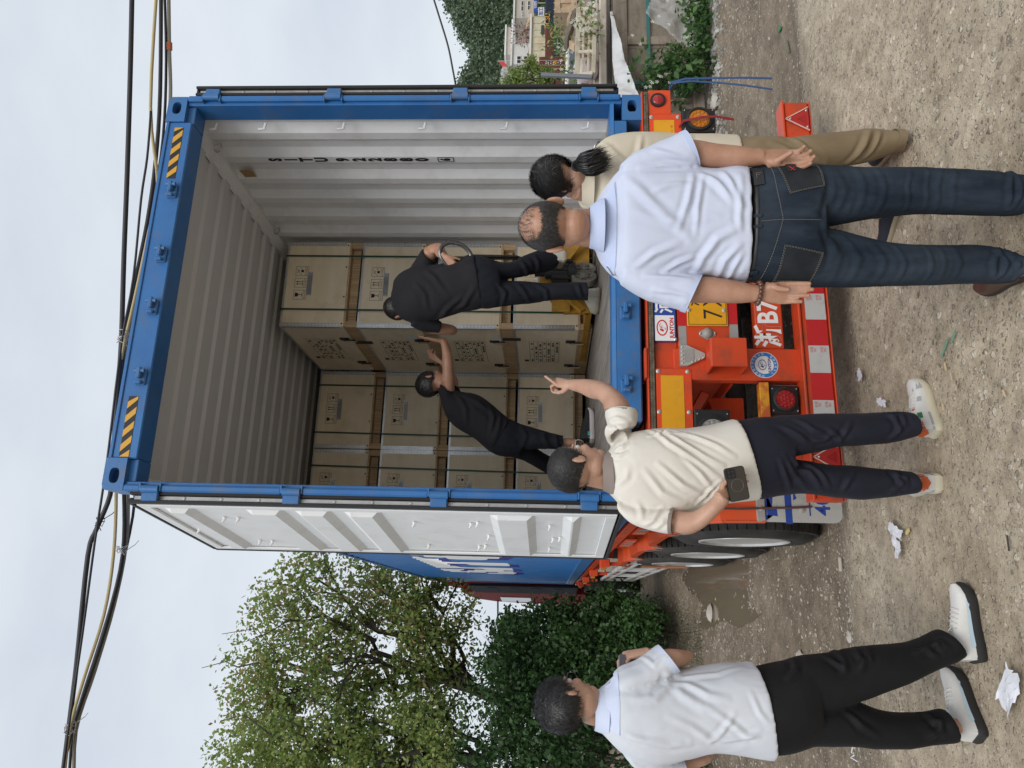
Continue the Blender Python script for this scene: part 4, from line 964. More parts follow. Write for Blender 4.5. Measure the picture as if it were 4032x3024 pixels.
def strap_loop(x, x2, y0, z0, z1, label, group):
    w_ = 0.0075; yb = y0 + CD + 0.006; P = [(x2, y0 - 0.006, z0), (x + (x2 - x) * 0.5, y0 - 0.0065, (z0 + z1) / 2), (x, y0 - 0.006, z1 + 0.007), (x, yb, z1 + 0.007), (x2, yb, z0)]
    mb = MB()
    for d in (0, 0.0012):
        mb.grid([[Vector(p) + Vector((-w_, -d if i < 3 else d, d if i in (2, 3) else 0)) for i, p in enumerate(P)], [Vector(p) + Vector((w_, -d if i < 3 else d, d if i in (2, 3) else 0)) for i, p in enumerate(P)]])
    return mb.thing('green_strap', STRAPG, label, 'strap', group)
TOPZ = FLOOR + 4 * (CP + CB + 0.0005) + 0.003
gs = 'green straps tied round the crate stacks'
strap_loop(1.008, 1.000, NEARY, FLOOR, TOPZ, 'green packing strap round the front crate stack, beside the side wall', gs)
strap_loop(0.535, 0.520, NEARY, FLOOR, TOPZ, 'green packing strap round the front crate stack, nearer its free edge', gs)
strap_loop(0.245, 0.235, FARY, FLOOR, TOPZ, 'green packing strap round the middle back stack, on the side of the front stack', gs)
strap_loop(-0.215, -0.245, FARY, FLOOR, TOPZ, 'green packing strap round the middle back stack, on the open door side', gs)
strap_loop(-0.53, -0.57, FARY, FLOOR, TOPZ, 'green packing strap round the back stack at the open door side', gs)
# bracket plates joining crates of the front stack and loose delivery papers on its side
for l, y in ((1, 2.02), (3, 2.14)):
    z = FLOOR + l * 0.6325; MB().box((NEARX - 0.006, y, z - 0.05), (NEARX - 0.0008, y + 0.06, z + 0.10), 0.002).thing('bracket_plate', IRON, 'black iron plate joining the %s of the front stack' % ('lowest two crates' if l == 1 else 'top two crates'), 'bracket', 'iron plates joining crates')
for (y, z, lab) in ((2.02, FLOOR + 0.745, 'small white paper stapled to the second crate, above the clasp'), (1.98, FLOOR + 1.45, 'pale paper label under the reaching hand on the third crate'), (2.45, FLOOR + 1.38, 'pale paper label further along the third crate side'), (2.08, FLOOR + 2.0, 'pale paper label on the side of the top crate')):
    mb = MB(); mb.grid([[(NEARX - 0.002 - 0.004 * abs(math.sin(3 * a)), y + a * 0.12, z + b2 * 0.09) for a in (0, .33, .66, 1)] for b2 in (0, 1)]); mb.thing('paper_label', NOTEW, lab, 'label', 'paper labels on the crate side')
# ------------------------------------------------------------------ the yellow pallet truck
JY = mat('pallet_truck_yellow', (0.46, 0.24, 0.02), 0.5, col2=(0.36, 0.18, 0.02), scale=8, dirt=(0.10, 0.06, 0.03), dirt_scale=9, dirt_amt=0.6)
JK = mat('greasy_black_steel', (0.018, 0.018, 0.018), 0.45, 0.3)
NYL = mat('grey_nylon_wheel', (0.25, 0.23, 0.20), 0.7, col2=(0.16, 0.145, 0.125), scale=20)
JX, JYY = 0.645, 1.29
PJ = thing('pallet_truck', 'yellow hand pallet truck with two grey wheels under the front crate stack', 'pallet truck', (JX, JYY, FLOOR))
for s_ in (-1, 1):
    xs = JX + s_ * 0.19; mb = MB(); mb.box((xs - 0.075, JYY + 0.16, FLOOR + 0.06), (xs + 0.075, JYY + 1.3, FLOOR + 0.078), 0.004)
    mb.box((xs - 0.08, JYY + 0.14, FLOOR + 0.03), (xs - 0.072, JYY + 1.3, FLOOR + 0.078), 0.002); mb.box((xs + 0.072, JYY + 0.14, FLOOR + 0.03), (xs + 0.08, JYY + 1.3, FLOOR + 0.078), 0.002)
    mb.prism([(JYY + 0.13, FLOOR + 0.05), (JYY + 0.17, FLOOR + 0.05), (JYY + 0.17, FLOOR + 0.24), (JYY + 0.13, FLOOR + 0.24)], 0, xs - 0.08, xs + 0.08)
    mb.build('fork', JY, PJ)
mb = MB(); mb.box((JX - 0.27, JYY + 0.10, FLOOR + 0.19), (JX + 0.27, JYY + 0.128, FLOOR + 0.33), 0.006); mb.prism([(JX - 0.20, FLOOR + 0.33), (JX + 0.20, FLOOR + 0.33), (JX + 0.07, FLOOR + 0.42), (JX - 0.07, FLOOR + 0.42)], 1, JYY + 0.10, JYY + 0.126)
mb.beam((JX - 0.30, JYY + 0.02, FLOOR + 0.10), (JX - 0.12, JYY + 0.1, FLOOR + 0.25), 0.03, 0.055, 0.004); mb.beam((JX + 0.30, JYY + 0.02, FLOOR + 0.10), (JX + 0.12, JYY + 0.1, FLOOR + 0.25), 0.03, 0.055, 0.004)
mb.build('head_plate', JY, PJ)
mb = MB(); mb.disc((JX, JYY, FLOOR + 0.16), (0, 0, 1), [(0.075, 0), (0.075, 0.05), (0.055, 0.06), (0.055, 0.22), (0.035, 0.23), (0.035, 0.30), (0, 0.30)], 20); mb.box((JX - 0.09, JYY - 0.04, FLOOR + 0.20), (JX + 0.09, JYY + 0.09, FLOOR + 0.34), 0.012)
for x in (-0.07, 0.0, 0.07): mb.tube([(JX + x, JYY - 0.05, FLOOR + 0.18), (JX + x, JYY - 0.06, FLOOR + 0.33)], 0.012, 8)
mb.build('pump_body', JK, PJ, True)
mb = MB(); mb.tube([(JX, JYY - 0.03, FLOOR + 0.30), (JX + 0.06, JYY - 0.12, FLOOR + 0.6), tuple(Vector((.446,.603,2.293)) - Vector((0, -0.02, 0.10)))], 0.018, 10); mb.build('tow_bar', JK, PJ, True)
hc = Vector((.446,.603,2.293)); hx, hz = Vector((0.93, -0.30, 0.1)).normalized(), Vector((0.08, -0.2, 0.97)).normalized()
MB().tube([hc + hx * (0.085 * math.cos(a)) + hz * (0.105 * math.sin(a)) for a in np.linspace(-1.5, 4.7, 25)], 0.0145, 8).build('loop_handle', mat('worn_handle_steel', (0.10, 0.10, 0.10), 0.3, 0.6), PJ, True)
ax = Vector((0.62, -0.78, 0)).normalized()
for k, s_ in enumerate((-1, 1)):
    c = Vector((JX - 0.02, JYY, FLOOR + 0.095)) + Vector((0.78, 0.62, 0)) * (0.062 * s_) + ax * (0.035 * -s_ * 0)
    wl = MB().disc(c - ax * 0.028, ax, [(0.088, 0), (0.094, 0.006), (0.094, 0.050), (0.088, 0.056), (0.070, 0.056), (0.062, 0.040), (0.032, 0.040), (0.030, 0.058), (0.014, 0.060), (0.012, 0.066), (0, 0.066)], 32).build('steer_wheel', NYL, PJ, True)
    mb = MB()
    for i in range(6):
        a = 2 * math.pi * i / 6; u = Vector((0, 0, 1)); v_ = ax.cross(u); d = u * math.cos(a) + v_ * math.sin(a); mb.beam(c + ax * 0.016 + d * 0.03, c + ax * 0.016 + d * 0.066, 0.012, 0.020, 0.002, tuple(ax))
    mb.build('wheel_spokes', NYL, wl)

# ------------------------------------------------------------------ people: helpers
def catmull(secs, k=3):
    """smooth a list of (centre, half width vector, half depth) sections"""
    A = np.array([list(c) + list(w_) + [r] for c, w_, r in secs], float); n = len(A); out_ = []
    for i in range(n - 1):
        p0, p1, p2, p3 = A[max(i - 1, 0)], A[i], A[i + 1], A[min(i + 2, n - 1)]
        for j in range(k):
            t = j / k; out_.append(0.5 * (2 * p1 + (p2 - p0) * t + (2 * p0 - 5 * p1 + 4 * p2 - p3) * t * t + (3 * p1 - p0 - 3 * p2 + p3) * t ** 3))
    out_.append(A[-1]); return np.array(out_)
def loft(mb, secs, n=28, ex=2.0, k=3, hollow=0.0, front=None):
    """closed skin over the sections; hollow: depth of the recess at the far end (sleeve or trouser opening)"""
    A = catmull(secs, k); m_ = len(A); rings = []
    for i in range(m_):
        c, w_, r = A[i, :3], A[i, 3:6], A[i, 6]; tg = A[min(i + 1, m_ - 1), :3] - A[max(i - 1, 0), :3]
        tg = tg / (np.linalg.norm(tg) + 1e-9); t = np.cross(tg, w_); t = t / (np.linalg.norm(t) + 1e-9)
        a = np.linspace(0, 2 * np.pi, n, endpoint=False); ca, sa = np.cos(a), np.sin(a)
        ca = np.sign(ca) * np.abs(ca) ** (2 / ex); sa = np.sign(sa) * np.abs(sa) ** (2 / ex)
        rings.append(c + np.outer(ca, w_) + np.outer(sa, t * r))
    if hollow:
        c, w_, r = A[-1, :3], A[-1, 3:6], A[-1, 6]; tg = A[-1, :3] - A[-2, :3]; tg /= np.linalg.norm(tg)
        inn = c + (rings[-1] - c) * 0.84; rings += [inn, inn - tg * hollow]
    V = np.concatenate(rings); R_ = len(rings); F = []
    for i in range(R_ - 1):
        for j in range(n): F.append((i * n + j, i * n + (j + 1) % n, (i + 1) * n + (j + 1) % n, (i + 1) * n + j))
    b0 = len(V); V = np.vstack([V, rings[0].mean(0), rings[-1].mean(0)])
    for j in range(n): F.append((b0, (j + 1) % n, j)); F.append((b0 + 1, (R_ - 1) * n + j, (R_ - 1) * n + (j + 1) % n))
    return mb.add(V, F)
def ell(mb, c, rad, M=None, n=20):
    """ellipsoid; M is a 3x3 array of axes"""
    M = np.eye(3) if M is None else M; V = []; F = []; m_ = n // 2
    for i in range(m_ + 1):
        p = math.pi * i / m_
        for j in range(n):
            a = 2 * math.pi * j / n; q = np.array([rad[0] * math.sin(p) * math.cos(a), rad[1] * math.sin(p) * math.sin(a), rad[2] * math.cos(p)]); V.append(np.asarray(c) + M @ q)
    for i in range(m_):
        for j in range(n): F.append((i * n + j, (i + 1) * n + j, (i + 1) * n + (j + 1) % n, i * n + (j + 1) % n))
    return mb.add(V, F)
def seg_disp(P, folds):
    """push along the normal near hand-placed crease lines: (points, width, height)"""
    d = np.zeros(len(P))
    for pts, w_, h in folds:
        pts = np.array(pts, float); best = np.full(len(P), 9.0); along = np.zeros(len(P)); L_ = len(pts) - 1
        for i in range(L_):
            a, b2 = pts[i], pts[i + 1]; ab = b2 - a; t = np.clip(((P - a) @ ab) / (ab @ ab), 0, 1); dd = np.linalg.norm(P - (a + t[:, None] * ab), axis=1)
            up = dd < best; best = np.where(up, dd, best); along = np.where(up, (i + t) / L_, along)
        tap = np.sin(np.clip(along, 0, 1) * np.pi) * 0.75 + 0.25
        w_ = w_ * 0.72; d += h * tap * (np.exp(-(best / w_) ** 2) - 0.5 * np.exp(-((best - 1.9 * w_) / w_) ** 2))
    return d
def solid(name, mb, voxel, m_, parent, smooth=4, folds=(), crumple=0.0, cscale=(9, 9, 5), seed=0.0, fine=0.0, view=None):
    """fuse overlapping skins into one continuous surface, relax it, then press folds into it"""
    me0 = bpy.data.meshes.new('raw'); me0.from_pydata(mb.v, [], mb.f)
    o = bpy.data.objects.new('raw', me0); COL.objects.link(o)
    md = o.modifiers.new('r', 'REMESH'); md.mode = 'VOXEL'; md.voxel_size = voxel; md.use_smooth_shade = True
    if smooth: s = o.modifiers.new('s', 'SMOOTH'); s.factor = 0.5; s.iterations = smooth
    me = bpy.data.meshes.new_from_object(o.evaluated_get(bpy.context.evaluated_depsgraph_get()))
    bpy.data.objects.remove(o); bpy.data.meshes.remove(me0)
    n = len(me.vertices); P = np.empty(n * 3, np.float32); me.vertices.foreach_get('co', P); P = P.reshape(-1, 3).astype(float)
    if view is not None and len(folds):
        bv_ = BVHTree.FromPolygons(P.tolist(), [tuple(p.vertices) for p in me.polygons]); vv = Vector(view).normalized(); nf = []
        for pts, w_, h in folds:
            q_ = []
            for p in pts:
                hit = bv_.ray_cast(Vector(p) - vv * 0.7, vv); q_.append(np.array(hit[0]) if hit[0] is not None else np.array(p))
            q2 = []
            for a, b2 in zip(q_[:-1], q_[1:]):
                for t in (0, 0.5):
                    c = Vector(a * (1 - t) + b2 * t); hit = bv_.find_nearest(c); q2.append(np.array(hit[0]))
            nf.append((q2 + [q_[-1]], w_, h))
        folds = nf
    if len(folds) or crumple or fine:
        N = np.empty(n * 3, np.float32); me.vertices.foreach_get('normal', N); N = N.reshape(-1, 3)
        d = seg_disp(P, folds) if len(folds) else np.zeros(n)
        if crumple:
            Q = P * np.array(cscale) + seed; wv = np.stack([fbm(Q * 0.5 + 7, 2), fbm(Q * 0.5 + 31, 2), fbm(Q * 0.5 + 53, 2)], -1)
            f = fbm(Q + 1.6 * wv, 3); d = d + crumple * (1 - 2.6 * np.abs(f)) - crumple * 0.4
        if fine: d = d + fine * fbm(P * 45 + seed, 2)
        P = P + N * d[:, None]; me.vertices.foreach_set('co', P.astype(np.float32).ravel())
    me.materials.clear()
    for q in (m_ if isinstance(m_, (list, tuple)) else [m_]): me.materials.append(q)
    me.polygons.foreach_set('use_smooth', [True] * len(me.polygons)); me.name = name; me.update()
    return link(name, me, parent)
def unit(v): v = np.array(v, float); return v / np.linalg.norm(v)
def frame_of(fwd, up):
    f = unit(fwd); u = np.array(up, float); u = unit(u - f * (u @ f)); r = np.cross(f, u); return np.stack([r, f, u], 1)
def hand(mb, wrist, fdir, pnorm, side, size=1.0, curl=(0.25, 0.3, 0.35, 0.4), thumb=0.5, spread=0.10, straight=None):
    """palm and five fingers. fdir: towards the fingers, pnorm: out of the palm, side=+1 when the thumb lies along fdir x pnorm"""
    f = unit(fdir); p = unit(np.array(pnorm) - f * (np.array(pnorm) @ f)); s_ = np.cross(f, p) * side; w0 = np.array(wrist, float); S = size
    secs = [(w0 - f * 0.03 * S, s_ * 0.027 * S, 0.021 * S), (w0, s_ * 0.0275 * S, 0.019 * S), (w0 + f * 0.03 * S, s_ * 0.036 * S, 0.0175 * S), (w0 + f * 0.065 * S, s_ * 0.041 * S, 0.0145 * S), (w0 + f * 0.092 * S, s_ * 0.040 * S, 0.011 * S)]
    loft(mb, secs, 16, 2.4)
    ell(mb, w0 + f * 0.034 * S + s_ * 0.022 * S + p * 0.008 * S, (0.017 * S, 0.028 * S, 0.016 * S), np.stack([s_, f, p], 1), 12)
    lens = [(0.043, 0.026, 0.021), (0.047, 0.030, 0.023), (0.044, 0.028, 0.022), (0.034, 0.021, 0.019)]
    for i in range(4):
        off = (0.030 - 0.0205 * i) * S; base = w0 + f * (0.086 - 0.004 * abs(i - 1)) * S + s_ * off
        d = unit(f + s_ * spread * (1.5 - i)); a = 0.0; pts = [base - d * 0.022 * S, base]; rr = [0.0102, 0.0104]
        c = curl[i]
        for k, l in enumerate(lens[i]):
            a += c * (0.9, 1.15, 0.8)[k]; q = d * math.cos(a) + p * math.sin(a); pts.append(pts[-1] + q * l * S); rr.append((0.0095, 0.0087, 0.0074)[k] * (0.92 if i == 3 else 1))
        pts.append(pts[-1] + q * 0.004 * S); rr.append(0.003); mb.tube([tuple(x) for x in pts], [x * S for x in rr], 10)
    tb = w0 + f * 0.022 * S + s_ * 0.026 * S; d = unit(f * 0.72 + s_ * (0.85 - 0.5 * thumb) + p * 0.35 * thumb); pts = [tb - d * 0.012 * S, tb, tb + d * 0.036 * S]
    d2 = unit(d + f * 0.35 + p * 0.45 * thumb); pts.append(pts[-1] + d2 * 0.031 * S); d3 = unit(d2 + f * 0.2 + p * 0.2 * thumb); pts.append(pts[-1] + d3 * 0.023 * S); pts.append(pts[-1] + d3 * 0.005 * S)
    mb.tube([tuple(x) for x in pts], [x * S for x in (0.013, 0.013, 0.0112, 0.0098, 0.0082, 0.004)], 10)
def head(mb, C, M, s=1.0):
    """skull, face, ears on axes M (right, forward, up)"""
    C = np.array(C, float); g = lambda x, y, z: C + M @ (np.array([x, y, z]) * s)
    ell(mb, g(0, -0.010, 0.026), (0.075 * s, 0.093 * s, 0.086 * s), M, 28); ell(mb, g(0, 0.022, -0.030), (0.063 * s, 0.066 * s, 0.082 * s), M, 24)
    ell(mb, g(0, 0.053, -0.088), (0.036 * s, 0.032 * s, 0.028 * s), M, 16); ell(mb, g(0, 0.010, -0.075), (0.054 * s, 0.055 * s, 0.045 * s), M, 18)
    mb.tube([g(0, 0.080, 0.020), g(0, 0.094, -0.008), g(0, 0.103, -0.026), g(0, 0.094, -0.038)], [0.007 * s, 0.010 * s, 0.0135 * s, 0.010 * s], 10)
    for q in (-1, 1):
        ell(mb, g(q * 0.013, 0.090, -0.034), (0.009 * s, 0.010 * s, 0.008 * s), M, 10); ell(mb, g(q * 0.030, 0.076, 0.022), (0.024 * s, 0.013 * s, 0.008 * s), M, 12); ell(mb, g(q * 0.040, 0.062, -0.028), (0.022 * s, 0.022 * s, 0.022 * s), M, 12)
        E = M @ np.array([[math.cos(q * 0.45), -math.sin(q * 0.45), 0], [math.sin(q * 0.45), math.cos(q * 0.45), 0], [0, 0, 1]])
        ell(mb, g(q * 0.080, -0.014, -0.008), (0.0085 * s, 0.020 * s, 0.033 * s), E, 14); ell(mb, g(q * 0.074, -0.004, -0.014), (0.010 * s, 0.014 * s, 0.022 * s), M, 12)
    ell(mb, g(0, 0.083, -0.062), (0.025 * s, 0.010 * s, 0.006 * s), M, 12); ell(mb, g(0, 0.081, -0.072), (0.022 * s, 0.010 * s, 0.006 * s), M, 12)
EYEW = mat('eye_white', (0.65, 0.63, 0.60), 0.25); IRIS = mat('dark_iris', (0.02, 0.012, 0.008), 0.15); LIP = mat('lips', (0.33, 0.12, 0.10), 0.5)
def face_bits(C, M, s, par):
    C = np.array(C, float); g = lambda x, y, z: C + M @ (np.array([x, y, z]) * s)
    for q in (-1, 1):
        mb = MB(); ell(mb, g(q * 0.031, 0.074, 0.004), (0.0125 * s,) * 3, M, 14); mb.m = 1; ell(mb, g(q * 0.031, 0.0825, 0.004), (0.0055 * s, 0.0045 * s, 0.0055 * s), M, 10); mb.build('eye', [EYEW, IRIS], par, 'all')
    mb = MB(); ell(mb, g(0, 0.0865, -0.0665), (0.0215 * s, 0.0085 * s, 0.0075 * s), M, 12); mb.build('lips', LIP, par, 'all')
HAIR = mat('black_hair', (0.010, 0.009, 0.009), 0.42, col2=(0.020, 0.018, 0.017), scale=60, spec=0.6)
HAIRG = mat('greying_hair', (0.022, 0.020, 0.019), 0.5, col2=(0.075, 0.070, 0.066), scale=90, contrast=(0.5, 0.75))
def hair_cap(name, C, M, s, keep, par, m_=HAIR, thick=0.010, strands=2600, slen=0.024, comb=(0, -0.6, -0.8), seed=1, lift=0.25, sparse=None, sw=0.0011, cap=0.4):
    """scalp layer plus thousands of fine blades, all in one part. keep(x, y, z) tells where hair grows (unit direction, head axes)"""
    C = np.array(C, float); g = np.random.default_rng(seed); rad = np.array([0.0755, 0.0935, 0.0865]) * s; cen = C + M @ (np.array([0, -0.010, 0.026]) * s)
    n, m_n = 64, 40; mb = MB(); V = []; ok = []
    for i in range(m_n + 1):
        p = math.pi * i / m_n
        for j in range(n):
            a = 2 * math.pi * j / n; d = np.array([math.sin(p) * math.cos(a), math.sin(p) * math.sin(a), math.cos(p)]); k = keep(*d); ok.append(k)
            V.append((d, k))
    D = np.array([v[0] for v in V]); K = np.array([v[1] for v in V], float)
    nzv = fbm(D * 6 + seed, 3); out_ = D * (rad + (thick * s * np.clip(K, 0, 1) * (0.85 + 0.55 * nzv))[:, None]); Vw = cen + out_ @ M.T; Vi = cen + (D * (rad - 0.006)) @ M.T
    F = []; N_ = len(D)
    for i in range(m_n):
        for j in range(n):
            q = (i * n + j, (i + 1) * n + j, (i + 1) * n + (j + 1) % n, i * n + (j + 1) % n)
            if K[list(q)].mean() > cap: F.append(q)
    mb.add(Vw, F)
    T = g.normal(size=(strands * 4, 3)); T /= np.linalg.norm(T, axis=1)[:, None]; kk = np.array([keep(*t) for t in T]); pr = kk if sparse is None else np.maximum(kk, np.array([sparse(*t) for t in T]))
    pr = np.where(pr > (0.45 if sparse is None else 0.02), pr, 0); pr = np.where((kk < 0.5) & (T[:, 2] < 0.1), 0, pr); T = T[g.uniform(0, 1, len(T)) < pr][:strands]
    cb = np.array(comb, float)
    for t in T:
        nrm = unit(t / rad); dirn = cb - nrm * (cb @ nrm) + g.normal(size=3) * 0.35; dirn = unit(dirn - nrm * (dirn @ nrm)); sd = np.cross(nrm, dirn) * sw * s; l = slen * s * g.uniform(0.6, 1.2); p0 = t * (rad + thick * s * 0.75)
        p1 = p0 + dirn * l * 0.5 + nrm * l * lift * 0.5; p2 = p0 + dirn * l + nrm * l * lift * 0.45
        mb.add([cen + M @ q for q in (p0 - sd, p0 + sd, p1 + sd, p1 - sd, p2)], [(0, 1, 2, 3), (3, 2, 4)])
    return mb.build(name, m_, par, 'all')
def patch(bvh, pts, direc, off, m_, name, par, thick=0.0018, nu=14, nv=14, edge=None):
    """cloth piece laid onto a surface: pts are four corners in space, thrown along direc until they land"""
    d = Vector(direc).normalized(); P = [Vector(p) for p in pts]; rows = []
    for i in range(nu + 1):
        u = i / nu; r = []
        for j in range(nv + 1):
            v = j / nv; p = (P[0] * (1 - u) + P[1] * u) * (1 - v) + (P[3] * (1 - u) + P[2] * u) * v
            h = bvh.ray_cast(p - d * 0.6, d); q = (h[0] + h[1] * off) if h[0] is not None else (lambda nn: nn[0] + nn[1] * off)(bvh.find_nearest(p + d * 0.12))
            r.append(q)
        rows.append(r)
    mb = MB(); mb.grid(rows); back = [[q + d * (off + thick) for q in r] for r in rows]
    for a, b2 in ((rows[0], back[0]), (rows[-1], back[-1]), ([r[0] for r in rows], [r[0] for r in back]), ([r[-1] for r in rows], [r[-1] for r in back])): mb.grid([a, b2])
    return mb.build(name, m_, par, 'all')
def seam(bvh, pts, direc, w_, off, m_, name, par, dash=None):
    d = Vector(direc).normalized(); Q = []
    P = [Vector(p) for p in pts]; L_ = len(P) - 1; N = 14 * L_
    for i in range(N + 1):
        t = i / N * L_; k = min(int(t), L_ - 1); p = P[k].lerp(P[k + 1], t - k); h = bvh.ray_cast(p - d * 0.6, d)
        if h[0] is not None: Q.append(h[0] + h[1] * off)
    mb = MB()
    if len(Q) > 2:
        if dash is None: mb.tube(Q, w_, 5)
        else:
            acc = 0; 
            for a, b2 in zip(Q[:-1], Q[1:]):
                l = (b2 - a).length; k = max(1, int(l / dash))
                for i in range(k): mb.tube([a.lerp(b2, i / k), a.lerp(b2, (i + 0.6) / k)], w_, 4)
        return mb.build(name, m_, par)
def bvh_of(o):
    me = o.data; n = len(me.vertices); P = np.empty(n * 3, np.float32); me.vertices.foreach_get('co', P)
    return BVHTree.FromPolygons([tuple(p) for p in P.reshape(-1, 3).tolist()], [tuple(p.vertices) for p in me.polygons])
def shoe(heel, toe, width, mats_, par, h=0.10, sole_h=0.030, roll=0.0, laces=None, tabs=None, heel_m=None, up=(0, 0, 1)):
    """heel and toe: points on the ground under the shoe; mats_: upper, sole"""
    H, T = np.array(heel, float), np.array(toe, float); f = unit(T - H); L_ = np.linalg.norm(T - H); u = unit(np.array(up, float) - f * (np.array(up) @ f)); r = np.cross(f, u)
    tt = [0.0, 0.03, 0.10, 0.22, 0.38, 0.52, 0.66, 0.78, 0.88, 0.95, 0.99]; ww = [0.55, 0.72, 0.80, 0.80, 0.78, 0.86, 0.98, 1.0, 0.86, 0.62, 0.30]
    mb = MB(); rows = []
    for z, e in ((0.0, -0.004), (0.006, 0.0), (sole_h * 0.6, 0.003), (sole_h, -0.001)):
        row = []
        for sgn in (1, -1):
            seq = list(zip(tt, ww)) if sgn > 0 else list(zip(tt, ww))[::-1]
            for t, w_ in seq:
                wv = max(w_ * width / 2 + e, 0.004); toe_up = 0.018 * max(0, (t - 0.72) / 0.28) ** 2; row.append(H + f * (t * L_ + (e if t > 0.5 else -e)) + r * wv * sgn + u * (z + toe_up))
        rows.append(row + [row[0]])
    mb.grid(rows); n_ = len(rows[0]) - 1; o = len(mb.v) - 4 * (n_ + 1)
    mb.f.append(tuple(o + i for i in range(n_))); mb.mi.append(0); mb.f.append(tuple(o + 3 * (n_ + 1) + i for i in range(n_))); mb.mi.append(0)
    sole = mb.build('shoe', mats_[1], par, True)
    sec = [(0.02, 0.62, 0.80), (0.06, 0.74, 0.98), (0.14, 0.78, 1.0), (0.26, 0.77, 0.95), (0.36, 0.76, 0.90), (0.46, 0.80, 0.78), (0.58, 0.90, 0.62), (0.70, 0.96, 0.50), (0.82, 0.90, 0.42), (0.92, 0.66, 0.32), (0.975, 0.36, 0.20)]
    mb = MB(); rows = []
    for t, w_, hh in sec:
        row = []; toe_up = 0.018 * max(0, (t - 0.72) / 0.28) ** 2
        for a in np.linspace(0, math.pi, 15):
            c, s_ = math.cos(a), math.sin(a); row.append(H + f * t * L_ + r * (w_ * width / 2 * np.sign(c) * abs(c) ** 0.75) + u * (sole_h - 0.004 + toe_up + (h - sole_h) * hh * s_ ** 0.8))
        rows.append(row)
    mb.grid(rows); mb.add(rows[0], [tuple(range(15))]); mb.add(rows[-1], [tuple(range(15))])
    mb.build('shoe_upper', mats_[0], sole, True)
    def on(t, a):
        # point on the upper at length t, angle a
        ts = [s_[0] for s_ in sec]; w_ = np.interp(t, ts, [s_[1] for s_ in sec]); hh = np.interp(t, ts, [s_[2] for s_ in sec]); c, s_ = math.cos(a), math.sin(a)
        return H + f * t * L_ + r * (w_ * width / 2 * np.sign(c) * abs(c) ** 0.75) * 1.03 + u * (sole_h - 0.004 + (h - sole_h) * hh * max(s_, 0) ** 0.8 + 0.0015)
    if laces is not None:
        mb = MB()
        for i in range(5):
            t = 0.40 + i * 0.058; mb.tube([on(t, 0.95), on(t + 0.012, 1.57) + u * 0.002, on(t, 2.2)], 0.0027, 5); mb.tube([on(t, 0.95), on(t + 0.035, 1.57) + u * 0.003, on(t + 0.055, 2.2)], 0.0022, 5)
        mb.tube([on(0.39, 1.3), on(0.37, 1.5) + u * 0.02 + r * 0.02, on(0.40, 1.6) + u * 0.012 + r * 0.03, on(0.40, 1.57)], 0.0022, 5)
        mb.build('laces', laces, sole)
    for (nm, pts, m_) in (tabs or []):
        g_ = MB(); g_.grid([[on(t, a) for (t, a) in row] for row in pts]); g_.build(nm, m_, sole, 'all')
    if heel_m is not None:
        e = [on(0.02, a) - f * 0.004 for a in np.linspace(0.75, pi_ - 0.75, 9)]; mb = MB(); mb.grid([e, [p - u * (0.045 - 0.03 * abs(i - 4) / 4) * (h / 0.115) for i, p in enumerate(e)]]); mb.build('heel_patch', heel_m, sole)
    return sole
pi_ = math.pi
SKIN = mat('tanned_skin', (0.36, 0.185, 0.115), 0.5, col2=(0.43, 0.235, 0.155), scale=14, bump=0.05, bscale=130, sss=0.08)
SKINL = mat('fair_skin', (0.42, 0.235, 0.155), 0.5, col2=(0.49, 0.29, 0.205), scale=14, bump=0.05, bscale=130, sss=0.08)
def cloth(name, col, col2, rough=0.85, weave=420, bump=0.10, scale=3, stretch=(1, 1, 1), sheen=0.02):
    return mat(name, col, rough, col2=col2, scale=scale, bump=bump, bscale=weave, stretch=stretch, sheen=sheen, spec=0.25)

# ------------------------------------------------------------------ man in a pale blue shirt and jeans, back to us, palms turned out
FWD = (0.28, 0.96, 0.0)
V1, V2, V3, V4, V5, V6 = (.459,.869,-.183), (.519,.836,-.179), (.182,.965,-.189), (-.11,.981,-.157), (.395,.913,.099), (.234,.969,.081)     # which way each person is turned from
SHB = cloth('pale_blue_cotton', (0.53, 0.57, 0.70), (0.57, 0.61, 0.73), 0.85)
SHB2 = cloth('pale_blue_cotton_doubled', (0.48, 0.55, 0.76), (0.52, 0.59, 0.78), 0.85)
DEN = mat('blue_denim', (0.0135, 0.0205, 0.032), 0.9, col2=(0.036, 0.050, 0.070), scale=5, stretch=(2.2, 2.2, 0.8), detail=9, contrast=(0.35, 0.68), bump=0.25, bscale=260, spec=0.15, dirt=(0.042, 0.046, 0.050), dirt_scale=3.5, dirt_amt=0.45)
DEN2 = mat('denim_pocket', (0.018, 0.021, 0.026), 0.9, col2=(0.032, 0.036, 0.041), scale=7, bump=0.25, bscale=260, spec=0.15)
STITCH = mat('pale_stitching', (0.16, 0.15, 0.12), 0.9)
p1 = thing('person', 'man in pale blue short-sleeved shirt and blue jeans seen from behind, thinning crown, beaded bracelet', 'person', (-.444,-1.526,0))
